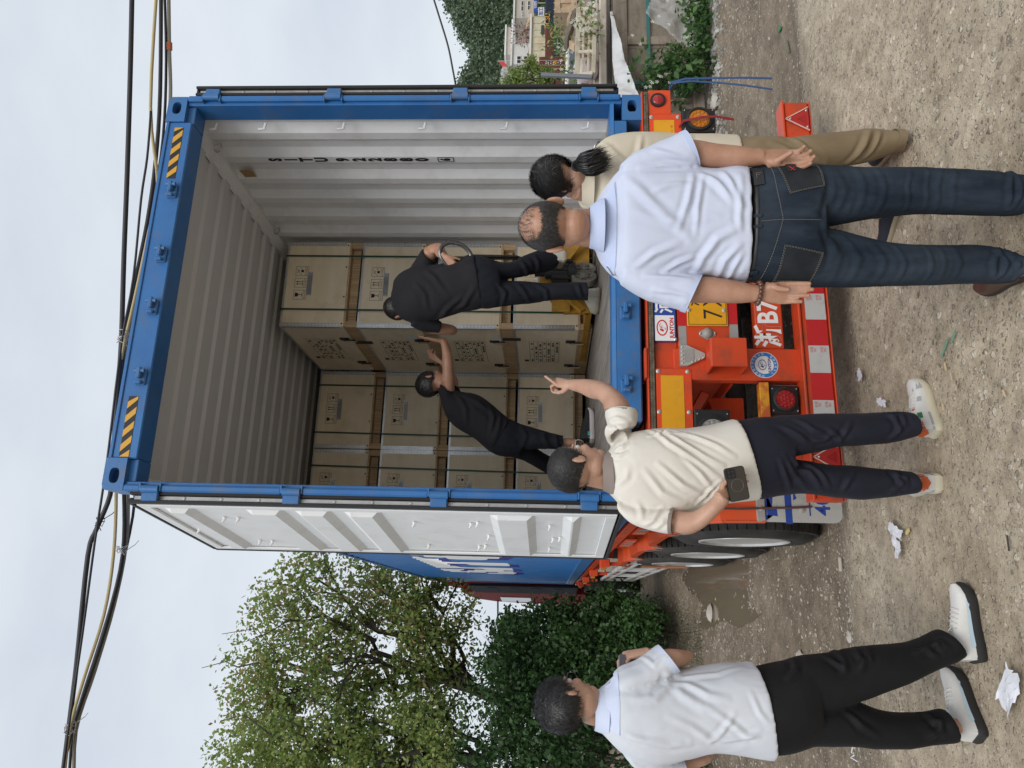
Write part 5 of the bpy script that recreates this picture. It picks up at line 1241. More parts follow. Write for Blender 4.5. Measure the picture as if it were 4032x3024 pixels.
# body
mb = MB(); d = 2.70
loft(mb, [((-.504,-1.607,1.578),(-.059,.017,-.001),.06), ((-.501,-1.595,1.539),(-.063,.018,-.001),.062), ((-.492,-1.575,1.496),(-.06,.017,-.001),.055), ((-.479,-1.555,1.443),(-.079,.023,-.001),.055), ((-.472,-1.552,1.357),(-.116,.034,-.002),.07), ((-.474,-1.557,1.051),(-.107,.031,-.001),.07), ((-.473,-1.557,.841),(-.147,.043,-.002),.08)], 24)
for a in ((300, 450), (575, 705)): loft(mb, [((-.465,-1.56,.849),(-.082,.024,-.001),.05), ((-.366,-1.588,.633),(-.065,.019,-.001),.06), ((-.36,-1.587,.383),(-.037,.011,-.001),.045), ((-.365,-1.579,.051),(-.028,.008,0),.04)] if a[0] == 300 else [((-.481,-1.555,.849),(-.082,.024,-.001),.05), ((-.584,-1.524,.63),(-.059,.017,-.001),.06), ((-.598,-1.517,.38),(-.039,.011,-.001),.045), ((-.607,-1.508,.047),(-.028,.008,0),.04)], 16)
loft(mb, [((-.288,-1.637,1.354),(-.035,.011,-.009),.045), ((-.256,-1.652,1.25),(-.049,.015,-.013),.05), ((-.25,-1.66,1.172),(-.045,.013,-.006),.05), ((-.261,-1.664,1.105),(-.04,.012,-.001),.046), ((-.274,-1.677,1.034),(-.036,.011,-.001),.042), ((-.28,-1.683,.978),(-.029,.009,0),.034), ((-.283,-1.691,.946),(-.025,.007,0),.028)], 20)
loft(mb, [((-.679,-1.522,1.34),(-.029,.008,.008),.045), ((-.691,-1.525,1.267),(-.047,.013,.01),.05), ((-.7,-1.528,1.168),(-.045,.013,.003),.05), ((-.704,-1.534,1.101),(-.043,.012,.002),.047), ((-.717,-1.547,1.03),(-.037,.011,.002),.042), ((-.723,-1.553,.98),(-.03,.009,0),.034), ((-.727,-1.561,.95),(-.025,.007,0),.028)], 20)
hw = lambda v: np.array(v, float)
rt_, dn_ = hw((0.959, -0.281, 0)), hw((0, 0, -1)); bk_ = -hw((0.28, 0.96, 0))
hand(mb, (-.285,-1.695,.945), hw((-0.16, 0.02, -0.98)), bk_ + rt_ * 0.25, 1, 0.95, (0.42, 0.46, 0.50, 0.54), 2.2, 0.0)
hand(mb, (-.729,-1.566,.949), hw((0.03, -0.04, -0.99)), bk_ - rt_ * 0.15, -1, 0.95, (0.38, 0.42, 0.46, 0.5), 2.2, 0.0)
H1, M1 = (-.516,-1.633,1.656), frame_of((0.26, 0.93, -0.34), (0.08, 0.30, 0.95))
head(mb, H1, M1, 1.04)
body = solid('body', mb, 0.0036, SKIN, p1, 3, fine=0.0006)
face_bits(H1, M1, 1.04, p1)
# hair: full at the sides and nape, a few strands over the bald crown
def k1(x, y, z):
    crown = 1 / (1 + math.exp(-(-0.78 * y + 0.62 * z - 0.60) * 14)); side = 1.0 if (y < 0.42 - 0.3 * z or z > 0.75) else 0.0
    low = 1 / (1 + math.exp((-z - 0.74 - 0.10 * y) * 14)); return max(0.0, side * low * (1 - crown))
hair_cap('hair', H1, M1, 1.04, k1, p1, HAIRG, 0.006, 12000, 0.015, (0, 0.75, 0.2), 3, 0.12, lambda x, y, z: 0.06 if z > 0.1 else 0, 0.0007, 0.86)
# shirt
mb = MB()
loft(mb, [((-.494,-1.59,1.505),(-.066,.019,-.001),.072), ((-.484,-1.581,1.479),(-.11,.032,-.002),.085), ((-.479,-1.571,1.454),(-.155,.045,-.002),.105), ((-.475,-1.565,1.416),(-.192,.056,-.005),.122), ((-.471,-1.563,1.349),(-.202,.059,-.003),.135), ((-.465,-1.56,1.255),(-.191,.056,-.003),.142), ((-.462,-1.561,1.17),(-.182,.053,-.003),.14), ((-.468,-1.561,1.094),(-.181,.053,-.003),.142), ((-.47,-1.562,1.029),(-.193,.057,-.005),.142), ((-.474,-1.564,.988),(-.192,.056,-.004),.136)], 40, 2.5, hollow=0.03)
loft(mb, [((-.322,-1.615,1.412),(-.045,.014,-.018),.075), ((-.293,-1.626,1.364),(-.053,.017,-.02),.082), ((-.267,-1.64,1.284),(-.055,.018,-.028),.083), ((-.247,-1.658,1.213),(-.059,.019,-.026),.08), ((-.238,-1.664,1.187),(-.06,.019,-.028),.078)], 26, 2.3, hollow=0.03)
loft(mb, [((-.635,-1.523,1.408),(-.04,.011,.017),.075), ((-.657,-1.519,1.356),(-.052,.014,.016),.082), ((-.683,-1.518,1.283),(-.055,.015,.023),.083), ((-.706,-1.523,1.206),(-.058,.016,.025),.08), ((-.714,-1.524,1.173),(-.06,.016,.028),.078)], 26, 2.3, hollow=0.03)
F1 = [([(-.382,-1.74,1.441), (-.483,-1.725,1.328), (-.588,-1.688,1.205)], 0.020, 0.008), ([(-.367,-1.731,1.197), (-.464,-1.725,1.215), (-.558,-1.699,1.246)], 0.013, 0.009), ([(-.374,-1.728,1.164), (-.479,-1.719,1.183), (-.572,-1.692,1.189)], 0.011, 0.008), ([(-.436,-1.739,1.329), (-.419,-1.741,1.28), (-.41,-1.741,1.224)], 0.012, 0.008),
      ([(-.688,-1.637,1.184), (-.649,-1.668,1.164), (-.586,-1.684,1.116), (-.553,-1.69,1.052)], 0.016, 0.011), ([(-.701,-1.629,1.11), (-.655,-1.663,1.091), (-.607,-1.674,1.043)], 0.014, 0.010), ([(-.712,-1.624,1.078), (-.677,-1.654,1.059), (-.63,-1.667,1.035)], 0.012, 0.009), ([(-.367,-1.73,1.172), (-.407,-1.736,1.119), (-.475,-1.713,1.053)], 0.016, 0.010), ([(-.361,-1.728,1.099), (-.414,-1.732,1.07), (-.483,-1.71,1.037)], 0.013, 0.009),
      ([(-.678,-1.65,1.388), (-.638,-1.68,1.326), (-.605,-1.685,1.245)], 0.014, 0.008), ([(-.691,-1.642,1.29), (-.667,-1.667,1.245), (-.65,-1.669,1.196)], 0.012, 0.009), ([(-.346,-1.726,1.374), (-.335,-1.725,1.292), (-.335,-1.721,1.21)], 0.012, 0.009), ([(-.696,-1.622,1.352), (-.699,-1.617,1.27), (-.703,-1.612,1.196)], 0.012, 0.009), ([(-.506,-1.734,1.418), (-.541,-1.716,1.28), (-.521,-1.714,1.119)], 0.020, 0.006), ([(-.371,-1.722,1.038), (-.522,-1.699,1.045), (-.684,-1.63,1.029)], 0.013, 0.007),
      ([(-.272,-1.714,1.321), (-.288,-1.717,1.273), (-.303,-1.709,1.215)], 0.011, 0.006), ([(-.726,-1.58,1.315), (-.733,-1.586,1.258), (-.743,-1.58,1.2)], 0.011, 0.006)]
s1 = solid('shirt', mb, 0.0062, SHB, p1, 5, F1, 0.0030, (9, 9, 6), 3.1, view=V1)
bv = bvh_of(s1); vd = (0.28, 0.955, 0.03)
# yoke with its stitched seam, collar, sleeve hems
patch(bv, [(-.382,-1.74,1.447), (-.699,-1.647,1.439), (-.649,-1.663,1.474), (-.452,-1.722,1.484)], vd, 0.0022, SHB2, 'yoke', s1, nu=26, nv=8)
seam(bv, [(-.382,-1.74,1.444), (-.538,-1.694,1.444), (-.659,-1.658,1.439)], vd, 0.0016, 0.001, mat('blue_seam', (0.40, 0.46, 0.62), 0.8), 'seam', s1)
def collar(secs, m_, par, name='collar', t=0.004):
    A = catmull(secs, 4); rows = []
    for q in A:
        c, w_, r = q[:3], q[3:6], q[6]; tg = unit(np.cross(w_, unit((-w_[1], w_[0], 0)))) ; dp = np.cross(unit(w_), np.array([0, 0, 1.0])); dp = unit(dp) * r
        rows.append([c + w_ * math.cos(a) + dp * math.sin(a) for a in np.linspace(0, 2 * math.pi, 37)])
    inn = [[p + (q[:3] - p) * 0.05 for p in row] for q, row in zip(A, rows)]
    mb = MB(); mb.grid(rows); mb.grid(inn); mb.grid([rows[0], inn[0]]); mb.grid([rows[-1], inn[-1]]); return mb.build(name, m_, par, 'all')
collar([((-.496,-1.591,1.534),(-.069,.02,-.001),.075), ((-.493,-1.591,1.518),(-.076,.022,-.001),.083), ((-.491,-1.591,1.5),(-.085,.025,-.001),.092), ((-.49,-1.589,1.485),(-.091,.027,-.001),.1)], SHB2, s1)
def cuff(a, b2, m_, par, name='sleeve_hem', grow=1.035, n=30):
    """band round a sleeve end between two sections"""
    rows = []; ax = unit(np.array(b2[0]) - np.array(a[0]))
    for c, w_, r in (a, b2):
        t = unit(np.cross(ax, w_)) * r; rows.append([np.array(c) + (np.array(w_) * math.cos(q) + t * math.sin(q)) * grow for q in np.linspace(0, 2 * math.pi, n + 1)])
    mb = MB(); mb.grid(rows); inn = [[np.array(c) + (p - np.array(c)) * 0.95 for p in row] for (c, _, _), row in zip((a, b2), rows)]; mb.grid([rows[0], inn[0]]); mb.grid([rows[1], inn[1]]); return mb.build(name, m_, par, 'all')
cuff(((-.242,-1.661,1.203),(-.058,.018,-.028),.079), ((-.237,-1.664,1.184),(-.061,.019,-.028),.078), SHB2, s1); cuff(((-.71,-1.523,1.189),(-.059,.016,.029),.079), ((-.715,-1.524,1.17),(-.061,.016,.028),.078), SHB2, s1)
# jeans
mb = MB()
loft(mb, [((-.474,-1.565,.999),(-.181,.053,-.001),.12), ((-.47,-1.563,.953),(-.192,.056,-.001),.128), ((-.473,-1.564,.885),(-.201,.059,-.003),.142), ((-.474,-1.565,.81),(-.204,.06,-.003),.142), ((-.477,-1.562,.759),(-.198,.058,-.003),.12)], 40, 2.5)
loft(mb, [((-.37,-1.593,.86),(-.097,.029,-.001),.125), ((-.376,-1.592,.777),(-.102,.03,-.001),.122), ((-.374,-1.589,.701),(-.098,.029,-.001),.112), ((-.369,-1.591,.605),(-.087,.025,.003),.102), ((-.36,-1.593,.502),(-.08,.023,-.001),.094), ((-.352,-1.589,.383),(-.074,.022,-.001),.086), ((-.356,-1.587,.259),(-.073,.021,-.001),.084), ((-.36,-1.585,.152),(-.07,.02,-.001),.086), ((-.363,-1.581,.081),(-.066,.02,-.004),.09), ((-.364,-1.579,.055),(-.063,.019,-.005),.092)], 30, 2.2, hollow=0.04)
loft(mb, [((-.578,-1.532,.858),(-.098,.029,-.001),.125), ((-.577,-1.533,.774),(-.1,.029,-.001),.122), ((-.58,-1.528,.698),(-.095,.028,-.001),.112), ((-.592,-1.525,.598),(-.083,.024,-.001),.102), ((-.6,-1.523,.498),(-.07,.02,-.001),.094), ((-.599,-1.517,.38),(-.066,.019,-.001),.086), ((-.595,-1.517,.256),(-.064,.019,-.001),.084), ((-.597,-1.517,.166),(-.06,.018,-.001),.086), ((-.603,-1.512,.106),(-.053,.015,-.001),.09), ((-.607,-1.509,.079),(-.045,.013,.001),.092)], 30, 2.2, hollow=0.04)
def leg_fold(x, y0, y1, dx, d_, w_, h): return ([PX(x + dx, y0, d_ - 0.02), PX(x, (y0 + y1) / 2, d_ - 0.05), PX(x + dx * 0.6, y1, d_ - 0.02)], w_, h)
def PX(x, y, d_):
    # a spot on the trousers: metres right of and below the waist, d_ metres out
    o = np.array((-.482,-1.574,.813)); ex = np.array((-.4,-1.597,.814)) - o; ez = np.array((-.479,-1.57,.728)) - o; f = np.array(FWD)
    return o + ex * (510 - y) / 100 + ez * (x - 1290) / 100 + f * (d_ - 2.70)
F2 = [leg_fold(x, y0, y1, dx, 2.68, w_, h) for (x, y0, y1, dx, w_, h) in ((1440, 280, 480, -50, 0.016, 0.0036), (1520, 280, 480, -40, 0.015, 0.0036), (1600, 285, 470, -30, 0.012, 0.0036), (1690, 285, 455, 25, 0.009, 0.0036), (1765, 285, 455, 22, 0.009, 0.0036), (1810, 290, 455, 30, 0.010, 0.0036), (1870, 290, 455, 30, 0.012, 0.003), (2090, 300, 460, 30, 0.012, 0.008), (2135, 300, 460, -25, 0.011, 0.008), (2175, 305, 460, 10, 0.010, 0.010),
      (1420, 540, 750, -50, 0.016, 0.0036), (1500, 560, 750, -60, 0.015, 0.004), (1600, 590, 745, -40, 0.014, 0.0036), (1680, 600, 745, -30, 0.011, 0.0036), (1790, 600, 742, -22, 0.010, 0.0036), (1840, 600, 740, -20, 0.010, 0.003), (1900, 600, 740, -25, 0.011, 0.003), (2030, 610, 738, 40, 0.012, 0.008), (2080, 615, 738, -30, 0.011, 0.008), (2125, 625, 738, 15, 0.010, 0.010))]
F2 += [([PX(1345, 512, 2.64), PX(1290, 513, 2.60), PX(1200, 514, 2.60)], 0.016, -0.010), ([PX(1350, 500, 2.66), PX(1365, 400, 2.58), PX(1350, 300, 2.60)], 0.016, -0.006), ([PX(1350, 530, 2.66), PX(1365, 620, 2.58), PX(1350, 720, 2.60)], 0.016, -0.006)]
j1 = solid('jeans', mb, 0.0062, DEN, p1, 4, F2, 0.0022, (10, 10, 9), 8.7, view=V1)
bv = bvh_of(j1)
for q, nm in ((((1178, 282), (1212, 412), (1348, 380), (1340, 292)), 'r'), (((1195, 608), (1180, 735), (1318, 742), (1345, 640)), 'l')):
    C4 = [PX(x, y, 2.55) for x, y in q]
    pk = patch(bv, [C4[0], C4[1], C4[2], C4[3]], vd, 0.0028, DEN2, 'pocket', j1, 0.003)
    C5 = C4 + [C4[0]]; seam(bv, C5, vd, 0.0009, 0.0042, STITCH, 'stitching', pk, 0.006)
    seam(bv, [c * 0.94 + np.mean(C4, 0) * 0.06 for c in C4] + [C4[0] * 0.94 + np.mean(C4, 0) * 0.06], vd, 0.0008, 0.0042, STITCH, 'stitching', pk, 0.006)
pt_ = patch(bv, [PX(1212, 286, 2.55), PX(1214, 322, 2.55), PX(1250, 318, 2.55), PX(1250, 288, 2.55)], vd, 0.0055, BLACK, 'label_patch', j1, 0.003, 4, 4)
for q in (((1222, 300), (1240, 318)), ((1226, 318), (1243, 302))): seam(bv, [PX(*q[0], 2.55), PX(*q[1], 2.55)], vd, 0.0011, 0.0075, LOGOR, 'label_mark', pt_)
seam(bv, [PX(1158, 275, 2.55), PX(1168, 400, 2.55), PX(1186, 510, 2.55), PX(1160, 620, 2.55), PX(1128, 740, 2.55)], vd, 0.0013, 0.001, STITCH, 'yoke_seam', j1, 0.006)
seam(bv, [PX(1110, 511, 2.55), PX(1185, 511, 2.55), PX(1260, 512, 2.55), PX(1335, 513, 2.55)], vd, 0.0013, 0.001, STITCH, 'middle_seam', j1, 0.006)
patch(bv, [PX(1082, 280, 2.55), PX(1080, 735, 2.55), PX(1096, 742, 2.55), PX(1102, 268, 2.55)], vd, 0.003, mat('black_leather', (0.010, 0.010, 0.011), 0.45), 'belt', j1, 0.003, 30, 3)
for y in (300, 490, 532, 700): patch(bv, [PX(1078, y - 6, 2.55), PX(1078, y + 6, 2.55), PX(1112, y + 6, 2.55), PX(1112, y - 6, 2.55)], vd, 0.0065, DEN, 'belt_loop', j1, 0.003, 3, 4)
lpch = patch(bv, [PX(1090, 300, 2.55), PX(1090, 372, 2.55), PX(1126, 368, 2.55), PX(1126, 302, 2.55)], vd, 0.0072, mat('waist_label', (0.012, 0.013, 0.016), 0.6), 'waist_label', j1, 0.004, 5, 5)
for q in (((1100, 322), (1118, 322)), ((1100, 330), (1112, 330)), ((1100, 322), (1100, 344))): seam(bv, [PX(*q[0], 2.55), PX(*q[1], 2.55)], vd, 0.0009, 0.0095, STITCH, 'label_mark', lpch)
BRO = mat('brown_leather', (0.060, 0.028, 0.018), 0.45, col2=(0.10, 0.052, 0.035), scale=10)
hl = np.array((-.598,-1.482,0)); shoe(hl, hl + np.array([0.05, 0.27, 0]), 0.088, (BRO, mat('dark_sole', (0.03, 0.02, 0.016), 0.7)), p1, 0.105, 0.03)
hr_ = np.array((-.329,-1.571,0)); shoe(hr_, hr_ + np.array([0.13, 0.24, 0]), 0.085, (BRO, mat('dark_sole', (0.03, 0.02, 0.016), 0.7)), p1, 0.105, 0.03)
# bead bracelet
BEAD = mat('brown_beads', (0.085, 0.030, 0.016), 0.2, col2=(0.13, 0.055, 0.025), scale=40, coat=0.5)
bc, bw = np.array((-.724,-1.557,.96)), np.array((-.689,-1.567,.961)) - np.array((-.724,-1.557,.96)); bf = np.array(FWD) * 0.036; mb = MB()
for i in range(16):
    a = 2 * math.pi * i / 16; ell(mb, bc + bw * 1.0 * math.cos(a) + bf * math.sin(a) + np.array([0, 0, -0.004 * math.cos(a)]), (0.0088,) * 3, None, 10)
mb.build('bracelet', BEAD, p1, 'all')

# ------------------------------------------------------------------ woman with a pony-tail, partly hidden behind him
BEI = cloth('beige_linen', (0.55, 0.49, 0.385), (0.60, 0.54, 0.43)); KHA = cloth('khaki_cotton', (0.20, 0.145, 0.085), (0.245, 0.185, 0.112), bump=0.15)
p2 = thing('person', 'woman with black pony-tail, beige tee and khaki trousers, mostly hidden behind the jeans man', 'person', (.283,-.648,0))
mb = MB(); H2, M2 = (.132,-.857,1.629), frame_of((-0.10, 0.95, -0.28), (-0.02, 0.26, 0.96)); head(mb, H2, M2, 0.98)
loft(mb, [((.11,-.826,1.564),(-.054,.016,-.001),.055), ((.124,-.807,1.512),(-.068,.02,-.001),.058), ((.157,-.789,1.397),(-.121,.036,-.002),.08), ((.174,-.751,.957),(-.094,.028,-.001),.07), ((.204,-.744,.67),(-.127,.037,-.002),.08)], 20)
loft(mb, [((.286,-.77,.705),(-.055,.016,-.001),.05), ((.334,-.768,.383),(-.039,.011,-.001),.045), ((.377,-.761,.015),(-.028,.008,0),.035)], 14); loft(mb, [((.159,-.733,.703),(-.061,.018,-.001),.05), ((.145,-.712,.381),(-.05,.015,-.001),.045), ((.088,-.678,.045),(-.028,.008,0),.035)], 14)
# arms folded in front
for q in (0, 1):
    secs = [((.306,-.832,1.387),(-.038,.012,-.012),.045), ((.34,-.769,1.185),(-.039,.011,-.001),.04), ((.401,-.633,1.04),(-.035,.009,.018),.036), ((.389,-.508,1.094),(-.018,.004,.018),.028)] if q == 0 else [((.025,-.75,1.383),(-.033,.009,.011),.045), ((.038,-.681,1.18),(-.034,.01,0),.04), ((.156,-.563,1.054),(-.035,.01,.012),.036), ((.293,-.48,1.105),(-.018,.004,.018),.028)]
    loft(mb, secs, 14); hand(mb, secs[-1][0], (-0.8 if q == 0 else 0.8, 0.3, 0.3), (0, 0.4, -1), 1 if q else -1, 0.85, (0.5,) * 4, 0.8, 0.05)
solid('body', mb, 0.005, SKINL, p2, 3)
face_bits(H2, M2, 0.98, p2)
def k2(x, y, z): return 1.0 if (y < 0.55 and z > -0.80 - 0.3 * min(y, 0) and not (y > 0.30 and z < 0.25)) else 0.0
hp = hair_cap('hair', H2, M2, 0.98, k2, p2, HAIR, 0.022, 5000, 0.055, (0, -0.9, 0.1), 9, 0.22)
mb = MB(); rg = np.random.default_rng(3); tail0, tail1, tail2 = np.array((.134,-.968,1.557)), np.array((.121,-1.013,1.489)), np.array((.157,-.999,1.421)); rr_ = np.array((0.959, -0.281, 0)); uu_ = np.array((0.0, -0.1, 1.0))
for i in range(900):
    a = rg.uniform(0, 6.28); q = rg.uniform(0, 1) ** 0.5; o0 = rr_ * math.cos(a) * 0.016 * q + uu_ * math.sin(a) * 0.016 * q; o1 = rr_ * math.cos(a) * 0.052 * q + np.array((0, -0.05, 0.02)) * math.sin(a) * q + uu_ * 0.012 * math.sin(a); o2 = o1 * 0.75 + rg.normal(size=3) * 0.014
    t = rg.uniform(0.75, 1.08); P = [tail0 + o0, tail0 * 0.5 + tail1 * 0.5 + o1 * 0.9, tail1 + o1, tail1 + (tail2 - tail1) * t + o2]; sd = unit(rg.normal(size=3)) * 0.0022
    mb.add([P[0] - sd, P[0] + sd, P[1] + sd, P[1] - sd, P[2] + sd, P[2] - sd, P[3]], [(0, 1, 2, 3), (3, 2, 4, 5), (5, 4, 6)])
mb.build('pony_tail', HAIR, p2, 'all'); MB().tube([tail0 + rr_ * 0.021 * math.cos(a) + uu_ * 0.021 * math.sin(a) for a in np.linspace(0, 6.28, 15)], 0.006, 6).build('hair_tie', RUB, p2)
mb = MB()
loft(mb, [((.108,-.813,1.518),(-.074,.022,-.004),.07), ((.136,-.804,1.489),(-.118,.035,-.002),.085), ((.164,-.799,1.449),(-.165,.048,-.002),.105), ((.18,-.795,1.374),(-.187,.055,-.003),.12), ((.208,-.786,1.247),(-.179,.053,-.003),.125), ((.223,-.771,1.073),(-.168,.049,-.002),.12), ((.223,-.763,.923),(-.17,.05,-.002),.128), ((.219,-.756,.805),(-.173,.051,-.002),.134)], 36, 2.4, hollow=0.03)
loft(mb, [((.289,-.829,1.416),(-.044,.014,-.018),.07), ((.341,-.807,1.304),(-.054,.016,-.001),.075), ((.364,-.754,1.153),(-.056,.016,.005),.07)], 20, hollow=0.03); loft(mb, [((.041,-.756,1.412),(-.039,.011,.017),.07), ((.026,-.715,1.3),(-.05,.015,-.001),.075), ((.049,-.661,1.149),(-.056,.016,.005),.07)], 20, hollow=0.03)
F3 = [([(.297,-.896,1.448), (.212,-.908,1.361), (.14,-.882,1.271)], 0.018, 0.008), ([(.335,-.897,1.257), (.247,-.913,1.272), (.16,-.89,1.315)], 0.016, 0.008), ([(.341,-.887,1.032), (.253,-.904,1.049), (.19,-.883,1.004)], 0.016, 0.008)]
t2 = solid('tee_shirt', mb, 0.007, BEI, p2, 5, F3, 0.004, (7, 7, 4), 1.7, view=V2)
collar([((.11,-.814,1.532),(-.069,.02,-.004),.072), ((.118,-.81,1.505),(-.089,.026,-.003),.082), ((.125,-.805,1.474),(-.107,.031,0),.098)], BEI, t2)
mb = MB()
loft(mb, [((.216,-.757,.843),(-.166,.049,-.002),.12), ((.216,-.751,.727),(-.169,.05,-.002),.135), ((.218,-.745,.612),(-.173,.051,-.002),.13), ((.216,-.741,.543),(-.163,.048,-.002),.11)], 32, 2.4)
loft(mb, [((.295,-.771,.671),(-.08,.024,-.001),.115), ((.311,-.768,.521),(-.082,.024,-.001),.11), ((.334,-.768,.383),(-.078,.023,-.001),.105), ((.35,-.766,.268),(-.076,.022,-.001),.098), ((.367,-.767,.185),(-.073,.022,-.004),.095), ((.379,-.766,.104),(-.056,.017,-.004),.088), ((.389,-.766,.042),(-.045,.013,-.002),.085)], 26, hollow=0.04)
loft(mb, [((.138,-.725,.669),(-.083,.024,-.001),.115), ((.132,-.716,.519),(-.079,.023,-.001),.11), ((.123,-.706,.38),(-.072,.021,-.001),.105), ((.104,-.693,.242),(-.062,.018,-.001),.095), ((.086,-.681,.109),(-.048,.014,.005),.085)], 26, hollow=0.04)
F4 = [([(.319,-.861,.659), (.25,-.867,.555), (.228,-.821,.41)], 0.02, 0.012), ([(.354,-.846,.575), (.273,-.871,.5), (.228,-.82,.388)], 0.016, 0.009), ([(.399,-.84,.201), (.308,-.857,.239), (.242,-.82,.298)], 0.018, 0.014), ([(.394,-.836,.156), (.32,-.857,.183), (.266,-.823,.219)], 0.014, 0.012)]
k2_ = solid('trousers', mb, 0.007, KHA, p2, 4, F4, 0.004, (8, 8, 5), 5.3, view=V2)
cuff(((.386,-.767,.074),(-.051,.015,-.002),.087), ((.39,-.766,.04),(-.047,.014,-.002),.086), KHA, k2_, 'turned_cuff', 1.05)
NAVYC = mat('navy_canvas', (0.02, 0.024, 0.035), 0.85); TANS = mat('tan_sole', (0.36, 0.29, 0.20), 0.7)
h_ = np.array((.431,-.697,0)); shoe(h_, h_ + np.array([0.05, 0.25, 0]), 0.088, (NAVYC, TANS), p2, 0.085, 0.028)
h_ = np.array((.132,-.625,0)); shoe(h_, h_ + np.array([-0.13, 0.20, 0]), 0.088, (NAVYC, TANS), p2, 0.085, 0.028)

# ------------------------------------------------------------------ man in a cream polo pointing at the load, telephone behind his back
CRM = cloth('cream_knit', (0.66, 0.625, 0.56), (0.70, 0.665, 0.60), 0.6, 500, 0.06); TAU = cloth('taupe_rib', (0.23, 0.19, 0.17), (0.27, 0.225, 0.20), 0.85, 300)
NVY = cloth('navy_trouser_cloth', (0.010, 0.011, 0.020), (0.016, 0.017, 0.028), 0.75, 320, 0.08)
p3 = thing('person', 'man in cream polo with taupe collar and navy trousers, pointing up at the crates', 'person', (-1.107,-.719,0))
mb = MB(); H3, M3 = (-1.2,-.828,1.545), frame_of((0.93, 0.36, -0.08), (0.06, 0.10, 0.99)); head(mb, H3, M3, 1.0)
loft(mb, [((-1.21,-.812,1.506),(-.064,.019,-.001),.055), ((-1.212,-.799,1.46),(-.069,.02,-.001),.058), ((-1.219,-.784,1.408),(-.069,.02,-.001),.055), ((-1.217,-.78,1.325),(-.089,.026,-.001),.06), ((-1.19,-.775,1.069),(-.099,.029,-.001),.07), ((-1.148,-.773,.797),(-.123,.037,-.017),.08)], 22)
loft(mb, [((-1.06,-.801,.841),(-.042,.012,-.001),.05), ((-1.016,-.799,.552),(-.032,.009,0),.05), ((-.994,-.79,.263),(-.028,.008,0),.04), ((-.985,-.785,.119),(-.023,.007,-.005),.038)], 14); loft(mb, [((-1.195,-.761,.839),(-.046,.014,-.001),.05), ((-1.219,-.739,.549),(-.032,.009,0),.05), ((-1.228,-.722,.26),(-.025,.007,0),.04), ((-1.222,-.716,.121),(-.023,.007,0),.038)], 14)
loft(mb, [((-.991,-.838,1.362),(.008,0,-.036),.042), ((-.952,-.829,1.375),(.006,.001,-.055),.052), ((-.905,-.802,1.391),(.005,.001,-.048),.047), ((-.857,-.766,1.43),(.018,-.003,-.038),.043), ((-.831,-.712,1.466),(.029,-.007,-.033),.042), ((-.803,-.66,1.506),(.026,-.006,-.025),.037), ((-.784,-.616,1.545),(.024,-.006,-.015),.029), ((-.773,-.589,1.574),(.022,-.006,-.008),.023)], 20)
loft(mb, [((-1.355,-.78,1.303),(-.027,.008,-.005),.04), ((-1.405,-.802,1.205),(-.038,.011,-.003),.052), ((-1.413,-.828,1.151),(-.043,.013,-.001),.052), ((-1.426,-.864,1.107),(-.041,.013,-.014),.05), ((-1.417,-.906,1.069),(-.03,.01,-.019),.046), ((-1.383,-.946,1.028),(-.023,.008,-.021),.038), ((-1.347,-.97,.991),(-.021,.007,-.02),.03), ((-1.331,-.979,.979),(-.018,.006,-.02),.024)], 20)
# pointing hand: index out, thumb up and away, the rest folded
w0 = np.array((-.777,-.603,1.573)); hf = unit(np.array((-.746,-.537,1.632)) - w0); hs = unit(np.array((-.727,-.604,1.609)) - np.array((-.799,-.583,1.608)))
def hand_raw(mb, w0, f, s_, p, S, fingers, thumb):
    """hand with explicit finger bends: fingers = [(offset, bends, lift)], s_ is the index side, p out of the palm"""
    f, s_, p = unit(f), unit(s_), unit(p)
    loft(mb, [(w0 - f * 0.03 * S, s_ * 0.027 * S, 0.022 * S), (w0, s_ * 0.028 * S, 0.020 * S), (w0 + f * 0.03 * S, s_ * 0.036 * S, 0.018 * S), (w0 + f * 0.065 * S, s_ * 0.041 * S, 0.015 * S), (w0 + f * 0.092 * S, s_ * 0.040 * S, 0.012 * S)], 16, 2.4)
    lens = [(0.045, 0.028, 0.024), (0.047, 0.030, 0.023), (0.044, 0.028, 0.022), (0.034, 0.021, 0.019)]
    for i, (bends, sp) in enumerate(fingers):
        base = w0 + f * (0.086 - 0.004 * abs(i - 1)) * S + s_ * (0.030 - 0.0205 * i) * S; d = unit(f + s_ * sp); pts = [base - d * 0.022 * S, base]; rr = [0.0092, 0.0094]; a = 0; q = d
        for k, l in enumerate(lens[i]): a += bends[k]; q = d * math.cos(a) + p * math.sin(a); pts.append(pts[-1] + q * l * S); rr.append((0.0085, 0.0078, 0.0066)[k])
        pts.append(pts[-1] + q * 0.004 * S); rr.append(0.003); mb.tube([tuple(x) for x in pts], [x * S for x in rr], 10)
    pts = [w0 + f * 0.012 * S + s_ * 0.020 * S]; rr = [0.014]
    for (df, ds, dp, l), r in zip(thumb, (0.0118, 0.0102, 0.0085)): pts.append(pts[-1] + (f * df + s_ * ds + p * dp) / math.sqrt(df * df + ds * ds + dp * dp) * l * S); rr.append(r)
    pts.append(pts[-1] + unit(pts[-1] - pts[-2]) * 0.005 * S); rr.append(0.004); mb.tube([tuple(x) for x in pts], [x * S for x in rr], 10)
